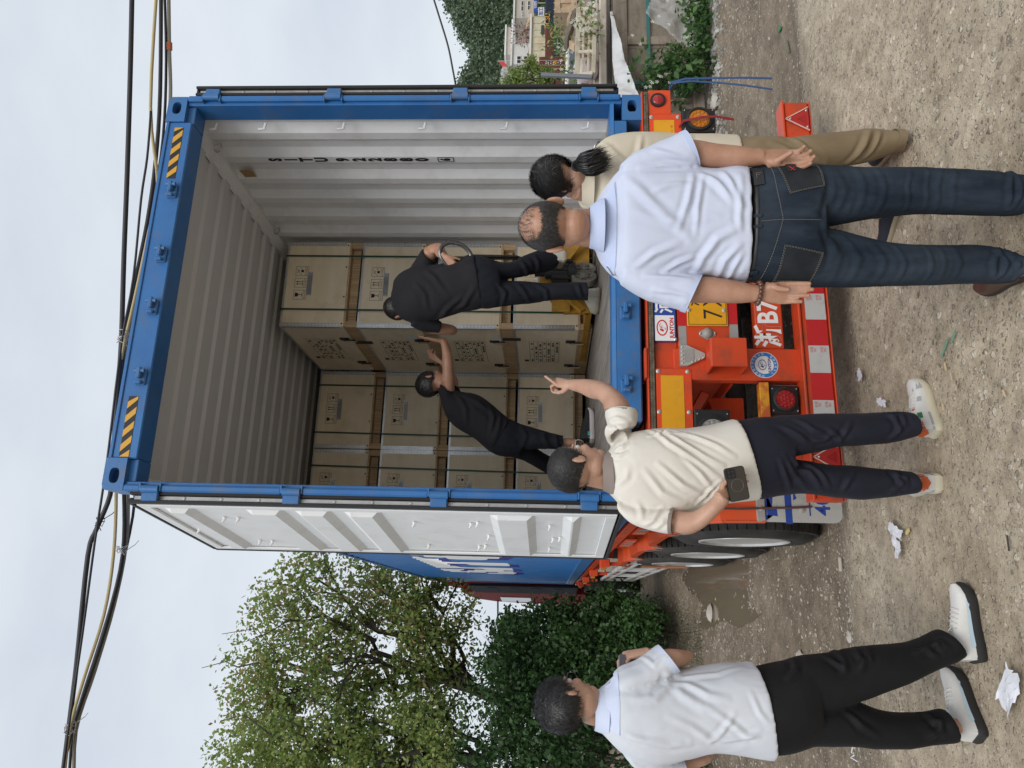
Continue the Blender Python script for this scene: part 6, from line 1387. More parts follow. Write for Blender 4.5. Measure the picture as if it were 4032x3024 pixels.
# in the picture the index leaves on the upper right, the thumb on the lower left
tip = np.array((-.693,-.535,1.69)); kn = np.array((-.732,-.552,1.641)); fi = unit(tip - kn); hf = unit(np.array((-.75,-.547,1.64)) - w0); toward = np.array((-0.28, -0.96, 0.0))
sd_ = unit(np.array((-.728,-.605,1.636)) - np.array((-.799,-.584,1.635))); pn = unit(np.cross(hf, sd_)); 
if pn @ toward > 0: pn = -pn
ix_ = unit(fi - hf * (fi @ hf)) @ sd_
hand_raw(mb, w0, hf, -sd_ * 0.55 + toward * 0.83, sd_ * -0.83 - toward * 0.55, 0.93, [((-0.55, 0.04, 0.04), 0.05), ((0.55, 1.3, 0.9), 0.0), ((0.75, 1.4, 0.9), 0.0), ((0.85, 1.4, 0.9), -0.02)], [(0.65, 0.25, 0.55, 0.042), (0.85, 0.0, 0.35, 0.034), (0.95, -0.1, 0.1, 0.027)])
# hand closed round the telephone, thumb over its face and finger ends showing at the far edge
w1 = np.array((-1.327,-.975,.985)); fd = unit(np.array((-1.276,-.929,.919)) - w1); sx_ = unit(np.array((-1.276,-.984,.962)) - np.array((-1.327,-.967,.926)))
hand_raw(mb, w1, fd, sx_, -np.array((0.28, 0.96, 0)), 0.95, [((0.0, 0.30, 0.75), 0.10), ((0.0, 0.30, 0.8), 0.04), ((0.0, 0.35, 0.85), -0.02), ((0.0, 0.4, 0.9), -0.08)], [(0.5, 0.45, 0.55, 0.036), (0.75, 0.15, 0.45, 0.030), (0.9, -0.1, 0.1, 0.024)])
solid('body', mb, 0.0037, SKINL, p3, 3, fine=0.0005)
face_bits(H3, M3, 1.0, p3)
def k3(x, y, z): return 1 / (1 + math.exp((y - 0.45 - 0.25 * z) * 16)) * (1 / (1 + math.exp((-z - 0.62 - 0.30 * min(y + 0.2, 0.25) + 0.75 * max(y, 0)) * 16)))
hair_cap('hair', H3, M3, 1.0, k3, p3, HAIRG, 0.010, 6500, 0.024, (0.2, 0.7, 0.3), 5, 0.4, None, 0.0008)
mb = MB(); g3 = lambda x, y, z: np.array(H3) + M3 @ np.array([x, y, z])
for q in (-1, 1):
    mb.tube([g3(q * 0.066, 0.080, 0.010), g3(q * 0.078, 0.03, 0.012), g3(q * 0.080, -0.015, 0.012), g3(q * 0.078, -0.035, -0.008)], 0.0016, 6); mb.tube([g3(q * 0.036 + 0.026 * math.cos(a), 0.094, -0.002 + 0.019 * math.sin(a)) for a in np.linspace(0, 6.28, 17)], 0.0011, 5)
mb.tube([g3(-0.010, 0.098, 0.002), g3(0.010, 0.098, 0.002)], 0.0012, 5); mb.build('glasses', STEEL, p3)
mb = MB()
loft(mb, [((-1.219,-.8,1.42),(-.076,.022,-.005),.07), ((-1.216,-.799,1.394),(-.105,.031,-.006),.092), ((-1.219,-.797,1.355),(-.144,.043,-.01),.112), ((-1.227,-.79,1.278),(-.179,.054,-.02),.128), ((-1.212,-.789,1.171),(-.179,.054,-.026),.136), ((-1.191,-.785,1.07),(-.161,.048,-.024),.136), ((-1.17,-.785,.961),(-.156,.047,-.03),.138), ((-1.152,-.786,.872),(-.159,.049,-.043),.138), ((-1.146,-.786,.84),(-.16,.049,-.049),.136)], 40, 2.4, hollow=0.03)
loft(mb, [((-1.077,-.834,1.382),(.037,-.01,-.016),.085), ((-1.043,-.838,1.36),(.015,-.002,-.052),.09), ((-1.006,-.838,1.358),(.009,.001,-.063),.088), ((-.961,-.836,1.362),(-.001,.004,-.069),.083)], 28, 2.3, hollow=0.03)
loft(mb, [((-1.335,-.778,1.354),(-.034,.01,-.005),.085), ((-1.373,-.786,1.308),(-.043,.013,-.01),.09), ((-1.397,-.806,1.243),(-.047,.014,-.008),.086), ((-1.41,-.821,1.192),(-.049,.014,-.001),.082), ((-1.413,-.834,1.158),(-.051,.015,.002),.08)], 28, 2.3, hollow=0.03)
F5 = [([(-1.067,-.968,1.276), (-1.126,-.987,1.19), (-1.186,-.975,1.09), (-1.26,-.937,.978)], 0.013, 0.011), ([(-1.063,-.956,1.243), (-1.124,-.985,1.135), (-1.176,-.976,1.045), (-1.207,-.952,.97)], 0.012, 0.011), ([(-1.06,-.944,1.195), (-1.095,-.981,1.088), (-1.129,-.976,.998), (-1.171,-.96,.925)], 0.012, 0.009), ([(-1.053,-.95,1.265), (-1.078,-.981,1.196), (-1.089,-.974,1.123)], 0.009, 0.009),
      ([(-1.233,-.961,1.288), (-1.32,-.942,1.216), (-1.354,-.907,1.121)], 0.016, 0.009), ([(-1.206,-.966,1.234), (-1.288,-.948,1.134), (-1.326,-.911,1.039)], 0.014, 0.010), ([(-1.177,-.97,1.134), (-1.238,-.959,1.067), (-1.296,-.928,1.014)], 0.013, 0.009), ([(-1.15,-.929,1.407), (-1.142,-.961,1.378), (-1.124,-.944,1.358)], 0.013, 0.012), ([(-1.162,-.915,1.411), (-1.171,-.942,1.386), (-1.157,-.945,1.358)], 0.012, 0.011), ([(-1.057,-.915,1.419), (-1.053,-.945,1.375), (-1.043,-.924,1.317)], 0.013, 0.009),
      ([(-1.023,-.915,1.424), (-1.016,-.947,1.393), (-1.024,-.942,1.356)], 0.011, 0.008), ([(-1.226,-.966,1.352), (-1.262,-.957,1.361), (-1.288,-.919,1.394)], 0.016, 0.006), ([(-1.376,-.916,1.213), (-1.427,-.923,1.252), (-1.443,-.899,1.285)], 0.013, 0.009), ([(-1.391,-.931,1.189), (-1.437,-.94,1.218), (-1.457,-.914,1.242)], 0.012, 0.008), ([(-1.354,-.907,1.321), (-1.387,-.917,1.3), (-1.419,-.886,1.292)], 0.014, 0.007), ([(-1.351,-.893,1.037), (-1.313,-.923,1.005), (-1.276,-.922,.967)], 0.010, 0.009), ([(-1.356,-.893,1.073), (-1.305,-.926,1.023), (-1.263,-.926,.976)], 0.010, 0.008)]
s3 = solid('polo_shirt', mb, 0.0062, CRM, p3, 5, F5, 0.0022, (7, 7, 5), 2.2, view=V3)
collar([((-1.219,-.804,1.442),(-.071,.021,-.005),.072), ((-1.218,-.803,1.423),(-.08,.024,-.007),.082), ((-1.219,-.801,1.4),(-.091,.027,-.004),.094)], TAU, s3)
cuff(((-.971,-.835,1.358),(-.001,.004,-.064),.084), ((-.96,-.836,1.363),(-.001,.004,-.07),.083), TAU, s3, 'sleeve_band', 1.03); cuff(((-1.413,-.831,1.169),(-.051,.015,.002),.081), ((-1.413,-.835,1.156),(-.051,.015,.003),.08), TAU, s3, 'sleeve_band', 1.03)
mb = MB()
loft(mb, [((-1.149,-.776,.872),(-.149,.045,-.035),.125), ((-1.143,-.775,.805),(-.159,.048,-.03),.135), ((-1.129,-.775,.729),(-.159,.047,-.017),.135), ((-1.127,-.772,.666),(-.15,.045,-.012),.115)], 36, 2.4)
loft(mb, [((-1.064,-.797,.792),(-.083,.025,-.011),.115), ((-1.048,-.796,.672),(-.082,.025,-.025),.112), ((-1.033,-.794,.569),(-.077,.023,-.008),.102), ((-1.018,-.793,.453),(-.068,.02,-.003),.092), ((-1.009,-.789,.333),(-.065,.019,-.003),.084), ((-.999,-.787,.237),(-.062,.018,-.003),.078), ((-.99,-.787,.179),(-.057,.017,-.008),.076), ((-.985,-.786,.135),(-.048,.014,-.009),.076)], 28, 2.2, hollow=0.04)
loft(mb, [((-1.214,-.753,.781),(-.085,.026,-.011),.115), ((-1.205,-.75,.675),(-.075,.022,-.011),.11), ((-1.211,-.754,.591),(-.065,.019,-.001),.1), ((-1.224,-.745,.481),(-.064,.019,-.001),.092), ((-1.228,-.738,.385),(-.067,.02,-.001),.086), ((-1.228,-.733,.288),(-.059,.017,-.001),.08), ((-1.224,-.73,.207),(-.052,.015,-.001),.077), ((-1.222,-.727,.139),(-.042,.013,-.005),.076)], 28, 2.2, hollow=0.04)
F6 = []
for q in ([(640, 760), (700, 900), (860, 1060)], [(700, 780), (860, 900), (980, 1060)], [(760, 800), (960, 920), (1040, 1040)], [(600, 780), (640, 920), (700, 1060)], [(560, 480), (760, 580), (900, 690)], [(700, 430), (900, 540), (1050, 600)], [(900, 640), (1000, 620), (1100, 560)], [(1040, 540), (1120, 600), (1150, 660)], [(1250, 480), (1180, 560), (1150, 640)], [(1560, 400), (1640, 450), (1680, 560)], [(1600, 380), (1700, 420), (1740, 520)], [(1580, 640), (1660, 560), (1720, 500)], [(1600, 900), (1660, 980), (1720, 1060)], [(1640, 890), (1720, 960), (1740, 1060)], [(1580, 1100), (1660, 1040), (1720, 980)], [(1300, 900), (1200, 980), (1160, 1080)]):
    F6.append((q, 0.014, 0.010))
o7 = np.array((-1.118,-.886,.588)); ex7 = (np.array((-1.073,-.899,.589)) - o7) / 100; ez7 = (np.array((-1.116,-.884,.542)) - o7) / 100
F6 = [([o7 + ex7 * (700 - y) + ez7 * (x - 900) + np.array(FWD) * (0.03 if i != 1 else 0.0) for i, (x, y) in enumerate(q)], w_, h) for q, w_, h in F6]
solid('trousers', mb, 0.0062, NVY, p3, 4, F6, 0.003, (8, 8, 5), 4.4, view=V3)
LEA = mat('white_leather', (0.62, 0.61, 0.58), 0.45, col2=(0.56, 0.55, 0.52), scale=8); ORL = mat('orange_leather', (0.55, 0.10, 0.025), 0.5); GRL = mat('green_leather', (0.012, 0.13, 0.035), 0.5); MID = mat('cream_midsole', (0.58, 0.53, 0.40), 0.6); GRYL = mat('grey_suede', (0.34, 0.34, 0.35), 0.8)
pi2 = math.pi
def tabs3(sd):
    r = lambda ts, as_: [[(t, a) for t in ts] for a in as_]
    return [('heel_tab', r((0.02, 0.05, 0.09, 0.14), (0.55, 0.9, 1.57, 2.2, 2.6)), ORL)] + [('side_patch', r((0.20, 0.25, 0.30), ((0.45, 0.8) if q > 0 else (pi2 - 0.8, pi2 - 0.45))), GRL) for q in (1, -1)] + [('heel_band', r((0.0, 0.1, 0.2, 0.3), ((0.02, 0.12) if q > 0 else (pi2 - 0.12, pi2 - 0.02))), GRYL) for q in (1, -1)] + [('toe_guard', r((0.72, 0.82, 0.9, 0.95), (0.1, 0.6, 1.2, 1.9, 2.5, 3.04)), GRYL), ('side_mark', r((0.5, 0.54, 0.58), (0.35, 0.75)), GRYL), ('eyelet_tab', r((0.36, 0.42), (0.95, 1.2)), ORL)]
h_ = np.array((-1.014,-.734,0)); t_ = np.array((-.807,-.647,0)); shoe(h_, h_ + unit(t_ - h_) * 0.295, 0.105, (LEA, MID), p3, 0.115, 0.038, laces=LEA, tabs=tabs3(1), heel_m=ORL)
h_ = np.array((-1.217,-.701,0)); shoe(h_, h_ + unit((0.13, 0.99, 0)) * 0.295, 0.105, (LEA, MID), p3, 0.115, 0.038, laces=LEA, tabs=tabs3(1), heel_m=ORL)
MB().tube([np.array((-.98,-.743,.1)), np.array((-.98,-.743,.1)) + np.array([0, 0, 0.12])], 0.04, 12).build('sock', GRYL, p3, True)
# the telephone in his hand
ph = [np.array((-1.23,-1.014,.981)), np.array((-1.212,-1.005,.903)), np.array((-1.343,-.976,.884)), np.array((-1.357,-.986,.961))]
pc = sum(ph) / 4; px_ = unit(ph[1] - ph[0]); py_ = unit(ph[3] - ph[0]); py_ = unit(py_ - px_ * (px_ @ py_)); pz_ = np.cross(px_, py_); pz_ = pz_ if pz_ @ np.array(FWD) < 0 else -pz_; pw, pl = np.linalg.norm(ph[1] - ph[0]) / 2, np.linalg.norm(ph[3] - ph[0]) / 2
Mp = Matrix(((px_[0], py_[0], pz_[0], pc[0]), (px_[1], py_[1], pz_[1], pc[1]), (px_[2], py_[2], pz_[2], pc[2]), (0, 0, 0, 1)))
def rbox(w_, l, z0, z1, r, n=6):
    poly = []
    for cx, cy, a0 in ((w_ - r, l - r, 0), (-w_ + r, l - r, 1), (-w_ + r, -l + r, 2), (w_ - r, -l + r, 3)):
        for k in range(n): a = (a0 + k / (n - 1)) * math.pi / 2; poly.append((cx + r * math.cos(a), cy + r * math.sin(a)))
    return poly, z0, z1
def rprism(mb, w_, l, z0, z1, r, c=(0, 0), M=Mp):
    poly, a, b2 = rbox(w_, l, z0, z1, r); n = len(poly); V = [tuple(M @ Vector((p[0] + c[0], p[1] + c[1], z))) for z in (a, b2) for p in poly]
    return mb.add(V, [tuple(range(n - 1, -1, -1)), tuple(range(n, 2 * n))] + [(i, (i + 1) % n, n + (i + 1) % n, n + i) for i in range(n)])
tel = rprism(MB(), pw, pl, -0.012, 0.0, 0.012).build('mobile_phone', mat('black_phone_bumper', (0.014, 0.014, 0.015), 0.5))
tag(tel, 'dark mobile phone with three camera lenses held behind the cream polo', 'phone')
rprism(MB(), pw - 0.003, pl - 0.003, 0.0, 0.0008, 0.010).build('back_plate', mat('smoky_back', (0.045, 0.038, 0.032), 0.35), tel)
rprism(MB(), 0.018, 0.018, 0.0009, 0.003, 0.006, (-pw * 0.45, -pl + 0.024)).build('camera_block', mat('camera_block_black', (0.012, 0.012, 0.014), 0.3), tel)
for dx, dy in ((-0.008, -0.008), (-0.008, 0.008), (0.008, -0.008), (0.007, 0.008)):
    c = Mp @ Vector((-pw * 0.45 + dx, -pl + 0.024 + dy, 0.0031)); MB().disc(c, tuple(pz_), [(0.0058, 0), (0.0058, 0.0012), (0.0044, 0.0014), (0.0044, 0.0006), (0, 0.0005)], 16).build('lens', mat('lens_glass', (0.02, 0.022, 0.028), 0.08, spec=0.8), tel, True)
MB().tube([Mp @ Vector((0.0245 * math.cos(a), 0.006 + 0.0245 * math.sin(a), 0.001)) for a in np.linspace(0, 6.28, 29)], 0.0009, 4, False).build('ring_mark', mat('ring_grey', (0.14, 0.13, 0.12), 0.4), tel)

# ------------------------------------------------------------------ young man at the left with glasses and white trainers, phone raised
SHW = cloth('white_cotton', (0.56, 0.585, 0.64), (0.60, 0.625, 0.67), 0.85); SHW2 = cloth('white_cotton_doubled', (0.54, 0.60, 0.76), (0.58, 0.64, 0.79), 0.85); BLK = cloth('black_trouser_cloth', (0.0045, 0.0047, 0.0055), (0.008, 0.0083, 0.0095), 0.75, 320, 0.08)
p4 = thing('person', 'man in white shirt, black trousers and white trainers, wearing glasses, phone held up', 'person', (-2.066,-.784,0))
mb = MB(); H4, M4 = (-2.109,-.897,1.581), frame_of((0.72, 0.68, -0.16), (0.10, 0.14, 0.98)); head(mb, H4, M4, 0.98)
loft(mb, [((-2.115,-.872,1.524),(-.062,.018,-.001),.056), ((-2.121,-.862,1.48),(-.069,.02,-.001),.058), ((-2.132,-.847,1.44),(-.054,.016,-.001),.055), ((-2.145,-.84,1.379),(-.073,.021,-.001),.065), ((-2.137,-.84,1.146),(-.094,.028,-.001),.08), ((-2.119,-.832,.875),(-.104,.031,-.012),.08)], 22)
loft(mb, [((-2.051,-.848,.808),(-.059,.018,-.013),.05), ((-1.975,-.851,.537),(-.037,.012,-.013),.05), ((-1.929,-.83,.285),(-.031,.01,-.01),.042), ((-1.865,-.818,.077),(-.024,.007,-.01),.038)], 14); loft(mb, [((-2.168,-.813,.782),(-.059,.018,-.013),.05), ((-2.172,-.804,.538),(-.033,.01,-.013),.05), ((-2.174,-.802,.31),(-.028,.008,0),.042), ((-2.153,-.798,.114),(-.026,.008,0),.038)], 14)
loft(mb, [((-2.013,-.892,1.348),(-.018,.006,-.018),.04), ((-1.985,-.876,1.276),(-.025,.008,-.022),.05), ((-1.945,-.873,1.199),(-.032,.011,-.025),.05), ((-1.937,-.853,1.162),(-.032,.01,-.017),.048), ((-1.937,-.82,1.134),(-.023,.007,-.007),.044), ((-1.942,-.778,1.158),(-.022,.006,-.003),.042), ((-1.939,-.74,1.204),(-.023,.007,0),.038), ((-1.933,-.723,1.252),(-.021,.006,0),.032), ((-1.931,-.714,1.273),(-.018,.005,0),.027)], 20)
w4 = np.array((-1.931,-.714,1.273)); hand_raw(mb, w4, (np.array((-1.939,-.683,1.316)) - w4), np.array((0.2, 0.9, 0.2)), np.array((-0.9, 0.25, 0.1)), 0.95, [((0.9, 0.9, 0.7), 0.0), ((1.0, 0.9, 0.7), 0.0), ((1.0, 1.0, 0.7), 0.0), ((1.0, 1.0, 0.7), 0.0)], [(0.8, 0.2, 0.6, 0.036), (0.9, 0.0, 0.5, 0.03), (0.9, 0.0, 0.2, 0.024)])
loft(mb, [((-2.289,-.81,1.322),(-.016,.005,-.013),.04), ((-2.314,-.779,1.258),(-.027,.009,-.013),.05), ((-2.316,-.751,1.137),(-.025,.008,-.005),.048), ((-2.31,-.718,1.059),(-.022,.007,-.011),.045), ((-2.307,-.666,1.054),(-.021,.007,-.007),.042), ((-2.295,-.578,1.09),(-.02,.006,-.005),.036), ((-2.266,-.505,1.138),(-.018,.006,-.005),.027)], 20)
w4b = np.array((-2.267,-.494,1.141)); hand_raw(mb, w4b, np.array((0.5, 0.6, 0.6)), np.array((0.3, 0.2, 0.9)), np.array((0.7, -0.5, -0.2)), 0.92, [((0.7, 0.8, 0.6), 0.0)] * 4, [(0.8, 0.2, 0.6, 0.036), (0.9, 0.0, 0.5, 0.03), (0.9, 0.0, 0.2, 0.024)])
solid('body', mb, 0.0037, SKINL, p4, 3, fine=0.0005)
face_bits(H4, M4, 0.98, p4)
def k4(x, y, z):
    return 1 / (1 + math.exp((y - 0.52 - 0.22 * z + 0.55 * max(0.15 - z, 0)) * 18)) * (1 / (1 + math.exp((-z - 0.80 - 0.12 * y + 0.6 * max(y, 0)) * 16)))
hair_cap('hair', H4, M4, 0.98, k4, p4, HAIR, 0.016, 7000, 0.032, (0.25, -0.1, -0.5), 7, 0.4, None, 0.0009)
mb = MB(); g4 = lambda x, y, z: np.array(H4) + M4 @ (np.array([x, y, z]) * 0.98)
for q in (-1, 1):
    mb.tube([g4(q * 0.066, 0.082, 0.010), g4(q * 0.079, 0.03, 0.014), g4(q * 0.082, -0.015, 0.014), g4(q * 0.080, -0.036, -0.010)], 0.0018, 6); mb.tube([g4(q * 0.036 + 0.026 * math.cos(a), 0.095, -0.002 + 0.019 * math.sin(a)) for a in np.linspace(0, 6.28, 17)], 0.0013, 5)
mb.tube([g4(-0.010, 0.099, 0.002), g4(0.010, 0.099, 0.002)], 0.0014, 5); mb.build('glasses', mat('dark_frame', (0.03, 0.03, 0.032), 0.3), p4)
mb = MB()
loft(mb, [((-2.134,-.857,1.458),(-.068,.02,.001),.072), ((-2.134,-.856,1.434),(-.088,.026,.001),.09), ((-2.14,-.853,1.401),(-.119,.035,-.005),.112), ((-2.148,-.848,1.355),(-.143,.042,-.01),.128), ((-2.156,-.842,1.284),(-.155,.046,-.011),.138), ((-2.149,-.84,1.202),(-.152,.045,-.011),.138), ((-2.133,-.84,1.124),(-.147,.043,-.011),.138), ((-2.117,-.841,1.048),(-.143,.043,-.013),.14), ((-2.115,-.837,.959),(-.154,.046,-.015),.142), ((-2.117,-.833,.89),(-.161,.048,-.02),.146), ((-2.118,-.83,.843),(-.164,.049,-.029),.148)], 40, 2.4, hollow=0.03)
loft(mb, [((-2.033,-.883,1.388),(-.024,.008,-.02),.078), ((-2.011,-.885,1.347),(-.029,.01,-.026),.084), ((-1.992,-.88,1.29),(-.033,.011,-.031),.084), ((-1.965,-.875,1.236),(-.039,.013,-.036),.082), ((-1.939,-.875,1.197),(-.043,.014,-.035),.08)], 26, 2.3, hollow=0.03)
loft(mb, [((-2.273,-.813,1.374),(-.027,.009,-.013),.078), ((-2.297,-.8,1.338),(-.031,.009,-.005),.084), ((-2.313,-.785,1.268),(-.035,.011,-.005),.084), ((-2.324,-.768,1.199),(-.034,.01,-.003),.08), ((-2.325,-.759,1.143),(-.031,.009,-.003),.078)], 26, 2.3, hollow=0.03)
o8 = np.array((-2.112,-.992,1.211)); ex8 = (np.array((-2.073,-1.004,1.211)) - o8) / 100; ez8 = (np.array((-2.111,-.99,1.169)) - o8) / 100
def on8(q, w_, h, e=0.04): return ([o8 + ex8 * (1100 - y) + ez8 * (x - 1200) + np.array(FWD) * (e if i in (0, len(q) - 1) else 0.0) for i, (x, y) in enumerate(q)], w_, h)
F7 = [on8([(900, 1040), (1060, 990), (1170, 880), (1180, 820)], 0.018, 0.011), on8([(800, 1340), (1000, 1390), (1200, 1420), (1380, 1440)], 0.016, 0.012), on8([(880, 1380), (1060, 1360), (1300, 1420)], 0.014, 0.010), on8([(1180, 830), (1300, 960), (1480, 1080), (1640, 1120)], 0.020, 0.009), on8([(1170, 810), (1340, 860), (1520, 960), (1700, 1040)], 0.016, 0.009), on8([(1160, 800), (1350, 790), (1600, 760), (1850, 735)], 0.014, 0.008), on8([(1560, 1420), (1500, 1330), (1380, 1250), (1200, 1200)], 0.016, 0.009), on8([(1560, 1420), (1640, 1300), (1760, 1180)], 0.013, 0.009), on8([(1570, 1400), (1700, 1360), (1860, 1340), (1980, 1330)], 0.014, 0.010), on8([(1480, 1080), (1700, 1200), (1850, 1320), (1960, 1380)], 0.014, 0.010), on8([(1900, 980), (1960, 1120), (2060, 1260)], 0.012, 0.006), on8([(1760, 900), (1860, 1040), (1950, 1180)], 0.018, 0.007), on8([(960, 700), (1040, 680), (1140, 700)], 0.012, 0.006, 0.1)]
F7 = [(a, b2, h * 0.72) for a, b2, h in F7 if b2 != 0.018 or h > 0.008]
s4 = solid('shirt', mb, 0.0062, SHW, p4, 5, F7, 0.0030, (9, 9, 6), 6.6, view=V4)
bv = bvh_of(s4)
patch(bv, [(-2.023,-1.006,1.391), (-2.208,-.953,1.393), (-2.189,-.96,1.436), (-2.053,-1,1.438)], vd, 0.0022, SHW2, 'yoke', s4, nu=22, nv=8)
seam(bv, [(-2.023,-1.006,1.39), (-2.112,-.981,1.396), (-2.208,-.952,1.391)], vd, 0.0014, 0.001, mat('blue_seam', (0.40, 0.46, 0.62), 0.8), 'seam', s4)
collar([((-2.138,-.858,1.479),(-.065,.019,0),.074), ((-2.136,-.857,1.465),(-.071,.021,.001),.082), ((-2.135,-.857,1.447),(-.077,.022,.001),.092), ((-2.135,-.855,1.429),(-.082,.024,.002),.104)], SHW2, s4)
cuff(((-1.95,-.875,1.213),(-.042,.014,-.034),.081), ((-1.939,-.875,1.196),(-.043,.014,-.035),.08), SHW2, s4); cuff(((-2.325,-.761,1.157),(-.032,.009,-.002),.079), ((-2.325,-.759,1.142),(-.032,.009,-.003),.078), SHW2, s4)
mb = MB()
loft(mb, [((-2.126,-.831,.895),(-.141,.042,-.019),.13), ((-2.115,-.83,.812),(-.147,.045,-.034),.14), ((-2.091,-.832,.726),(-.148,.044,-.022),.14), ((-2.077,-.833,.658),(-.146,.044,-.022),.115)], 36, 2.4)
loft(mb, [((-2.055,-.84,.765),(-.096,.03,-.031),.12), ((-2.022,-.839,.66),(-.098,.031,-.036),.115), ((-2.002,-.835,.575),(-.088,.027,-.031),.106), ((-1.975,-.832,.479),(-.085,.026,-.026),.096), ((-1.951,-.829,.381),(-.074,.023,-.023),.088), ((-1.927,-.826,.285),(-.061,.019,-.018),.08), ((-1.894,-.826,.201),(-.053,.017,-.021),.076), ((-1.869,-.825,.144),(-.054,.017,-.026),.076), ((-1.854,-.823,.11),(-.047,.015,-.033),.076)], 28, 2.2, hollow=0.04)
loft(mb, [((-2.168,-.812,.772),(-.092,.027,.006),.12), ((-2.155,-.817,.683),(-.077,.022,.004),.112), ((-2.155,-.816,.577),(-.072,.021,.004),.102), ((-2.156,-.811,.486),(-.074,.022,.001),.094), ((-2.172,-.802,.398),(-.064,.019,.002),.086), ((-2.174,-.796,.307),(-.057,.017,-.001),.079), ((-2.165,-.795,.219),(-.053,.016,-.001),.075), ((-2.155,-.794,.161),(-.054,.016,-.011),.075), ((-2.153,-.794,.137),(-.048,.015,-.012),.075)], 28, 2.2, hollow=0.04)
o9 = np.array((-2.022,-.952,.542)); ex9 = (np.array((-1.976,-.966,.543)) - o9) / 100; ez9 = (np.array((-2.021,-.95,.495)) - o9) / 100
F8 = [([o9 + ex9 * (1000 - y) + ez9 * (x - 900) + np.array(FWD) * (0.03 if i != 1 else 0.0) for i, (x, y) in enumerate(q)], 0.015, 0.011) for q in ([(700, 760), (800, 800), (880, 880)], [(820, 710), (860, 800), (840, 900)], [(960, 700), (1000, 780), (980, 880)], [(1050, 690), (1060, 760), (1000, 840)], [(480, 780), (470, 860), (400, 940)], [(1440, 620), (1520, 680), (1600, 760)], [(1500, 580), (1600, 640), (1660, 720)], [(1560, 560), (1640, 620), (1700, 700)], [(1540, 1180), (1590, 1270), (1620, 1370)], [(1490, 1200), (1560, 1240), (1640, 1280)], [(860, 1200), (960, 1280), (1100, 1380)], [(1500, 1400), (1560, 1330), (1640, 1240)])]
solid('trousers', mb, 0.0062, BLK, p4, 4, F8, 0.003, (8, 8, 5), 9.4, view=V4)
KNT = mat('white_knit', (0.60, 0.585, 0.55), 0.75, col2=(0.66, 0.65, 0.63), scale=9, bump=0.15, bscale=180); FOAM = mat('black_foam_sole', (0.020, 0.020, 0.021), 0.65); PALE = mat('pale_blue_stripe', (0.46, 0.58, 0.66), 0.5); LIME = mat('lime_edge', (0.42, 0.45, 0.10), 0.5)
def tabs4(): return [('sole_stripe', [[(t, a) for t in (0.04, 0.2, 0.35, 0.5, 0.7, 0.9)] for a in (0.0, 0.16)], PALE), ('sole_stripe', [[(t, a) for t in (0.04, 0.2, 0.35, 0.5, 0.7, 0.9)] for a in (pi2 - 0.16, pi2)], PALE)]
h_ = np.array((-1.924,-.827,0)); t_ = np.array((-1.655,-.788,0)); shoe(h_, h_ + unit(t_ - h_) * 0.30, 0.105, (KNT, FOAM), p4, 0.115, 0.040, laces=KNT, tabs=tabs4())
h_ = np.array((-2.202,-.771,0)); t_ = np.array((-2.031,-.658,0)); shoe(h_, h_ + unit(t_ - h_) * 0.295, 0.105, (KNT, FOAM), p4, 0.115, 0.040, laces=KNT, tabs=tabs4())
q4 = [np.array((-1.957,-.691,1.369)), np.array((-1.986,-.703,1.37))]; MBt = MB(); e1 = unit(q4[1] - q4[0]); e2 = unit(np.array((0.05, 0.35, -0.93))); e2 = unit(e2 - e1 * (e1 @ e2)); e3 = np.cross(e1, e2); cc = (q4[0] + q4[1]) / 2 + e2 * 0.075
M4p = Matrix(((e1[0], e2[0], e3[0], cc[0]), (e1[1], e2[1], e3[1], cc[1]), (e1[2], e2[2], e3[2], cc[2]), (0, 0, 0, 1)))
tel2 = rprism(MB(), 0.036, 0.076, -0.0045, 0.0045, 0.009, (0, 0), M4p).build('mobile_phone', mat('grey_phone', (0.16, 0.16, 0.18), 0.3, 0.3)); tag(tel2, 'grey mobile phone raised in front of the white-shirted man', 'phone')
rprism(MB(), 0.034, 0.074, -0.0052, -0.0046, 0.008, (0, 0), M4p).build('phone_glass', mat('dark_glass', (0.02, 0.02, 0.025), 0.1), tel2)

# ------------------------------------------------------------------ worker in black bending over the pallet truck, inside the container
TEE = cloth('black_tee_cloth', (0.014, 0.014, 0.017), (0.020, 0.020, 0.024), 0.9, 380, 0.08); TRD = cloth('dark_work_trousers', (0.0075, 0.0085, 0.013), (0.012, 0.0135, 0.019), 0.85, 320, 0.08)
p5 = thing('person', 'worker in black tee bending at the pallet truck beside the front crate stack', 'person', (.346,1.003,1.331))
mb = MB(); H5, M5 = (.22,.96,2.709), frame_of((-0.10, 0.72, -0.66), (-0.05, 0.66, 0.74)); head(mb, H5, M5, 1.0)
loft(mb, [((.213,.942,2.691),(-.051,.016,-.015),.055), ((.243,.894,2.659),(-.068,.02,-.012),.07), ((.263,.829,2.578),(-.121,.036,-.012),.09), ((.256,.758,2.382),(-.112,.033,-.008),.08), ((.314,.732,2.163),(-.105,.032,-.019),.09)], 20)
loft(mb, [((.391,.711,2.13),(-.049,.015,-.018),.06), ((.424,.755,1.899),(-.033,.01,-.011),.05), ((.5,.803,1.751),(-.033,.011,-.021),.045), ((.536,.861,1.625),(-.027,.008,-.007),.04)], 14); loft(mb, [((.262,.749,2.128),(-.052,.016,-.018),.06), ((.257,.765,1.836),(-.04,.012,-.001),.05), ((.274,.782,1.424),(-.026,.008,0),.04)], 14)
loft(mb, [((.415,.763,2.587),(-.026,.009,-.021),.05), ((.491,.704,2.495),(-.029,.01,-.038),.05), ((.526,.675,2.458),(-.019,.007,-.038),.045), ((.514,.639,2.418),(-.021,.007,-.024),.042), ((.468,.612,2.394),(-.021,.007,-.014),.036), ((.431,.593,2.363),(-.016,.005,-.014),.028)], 18)
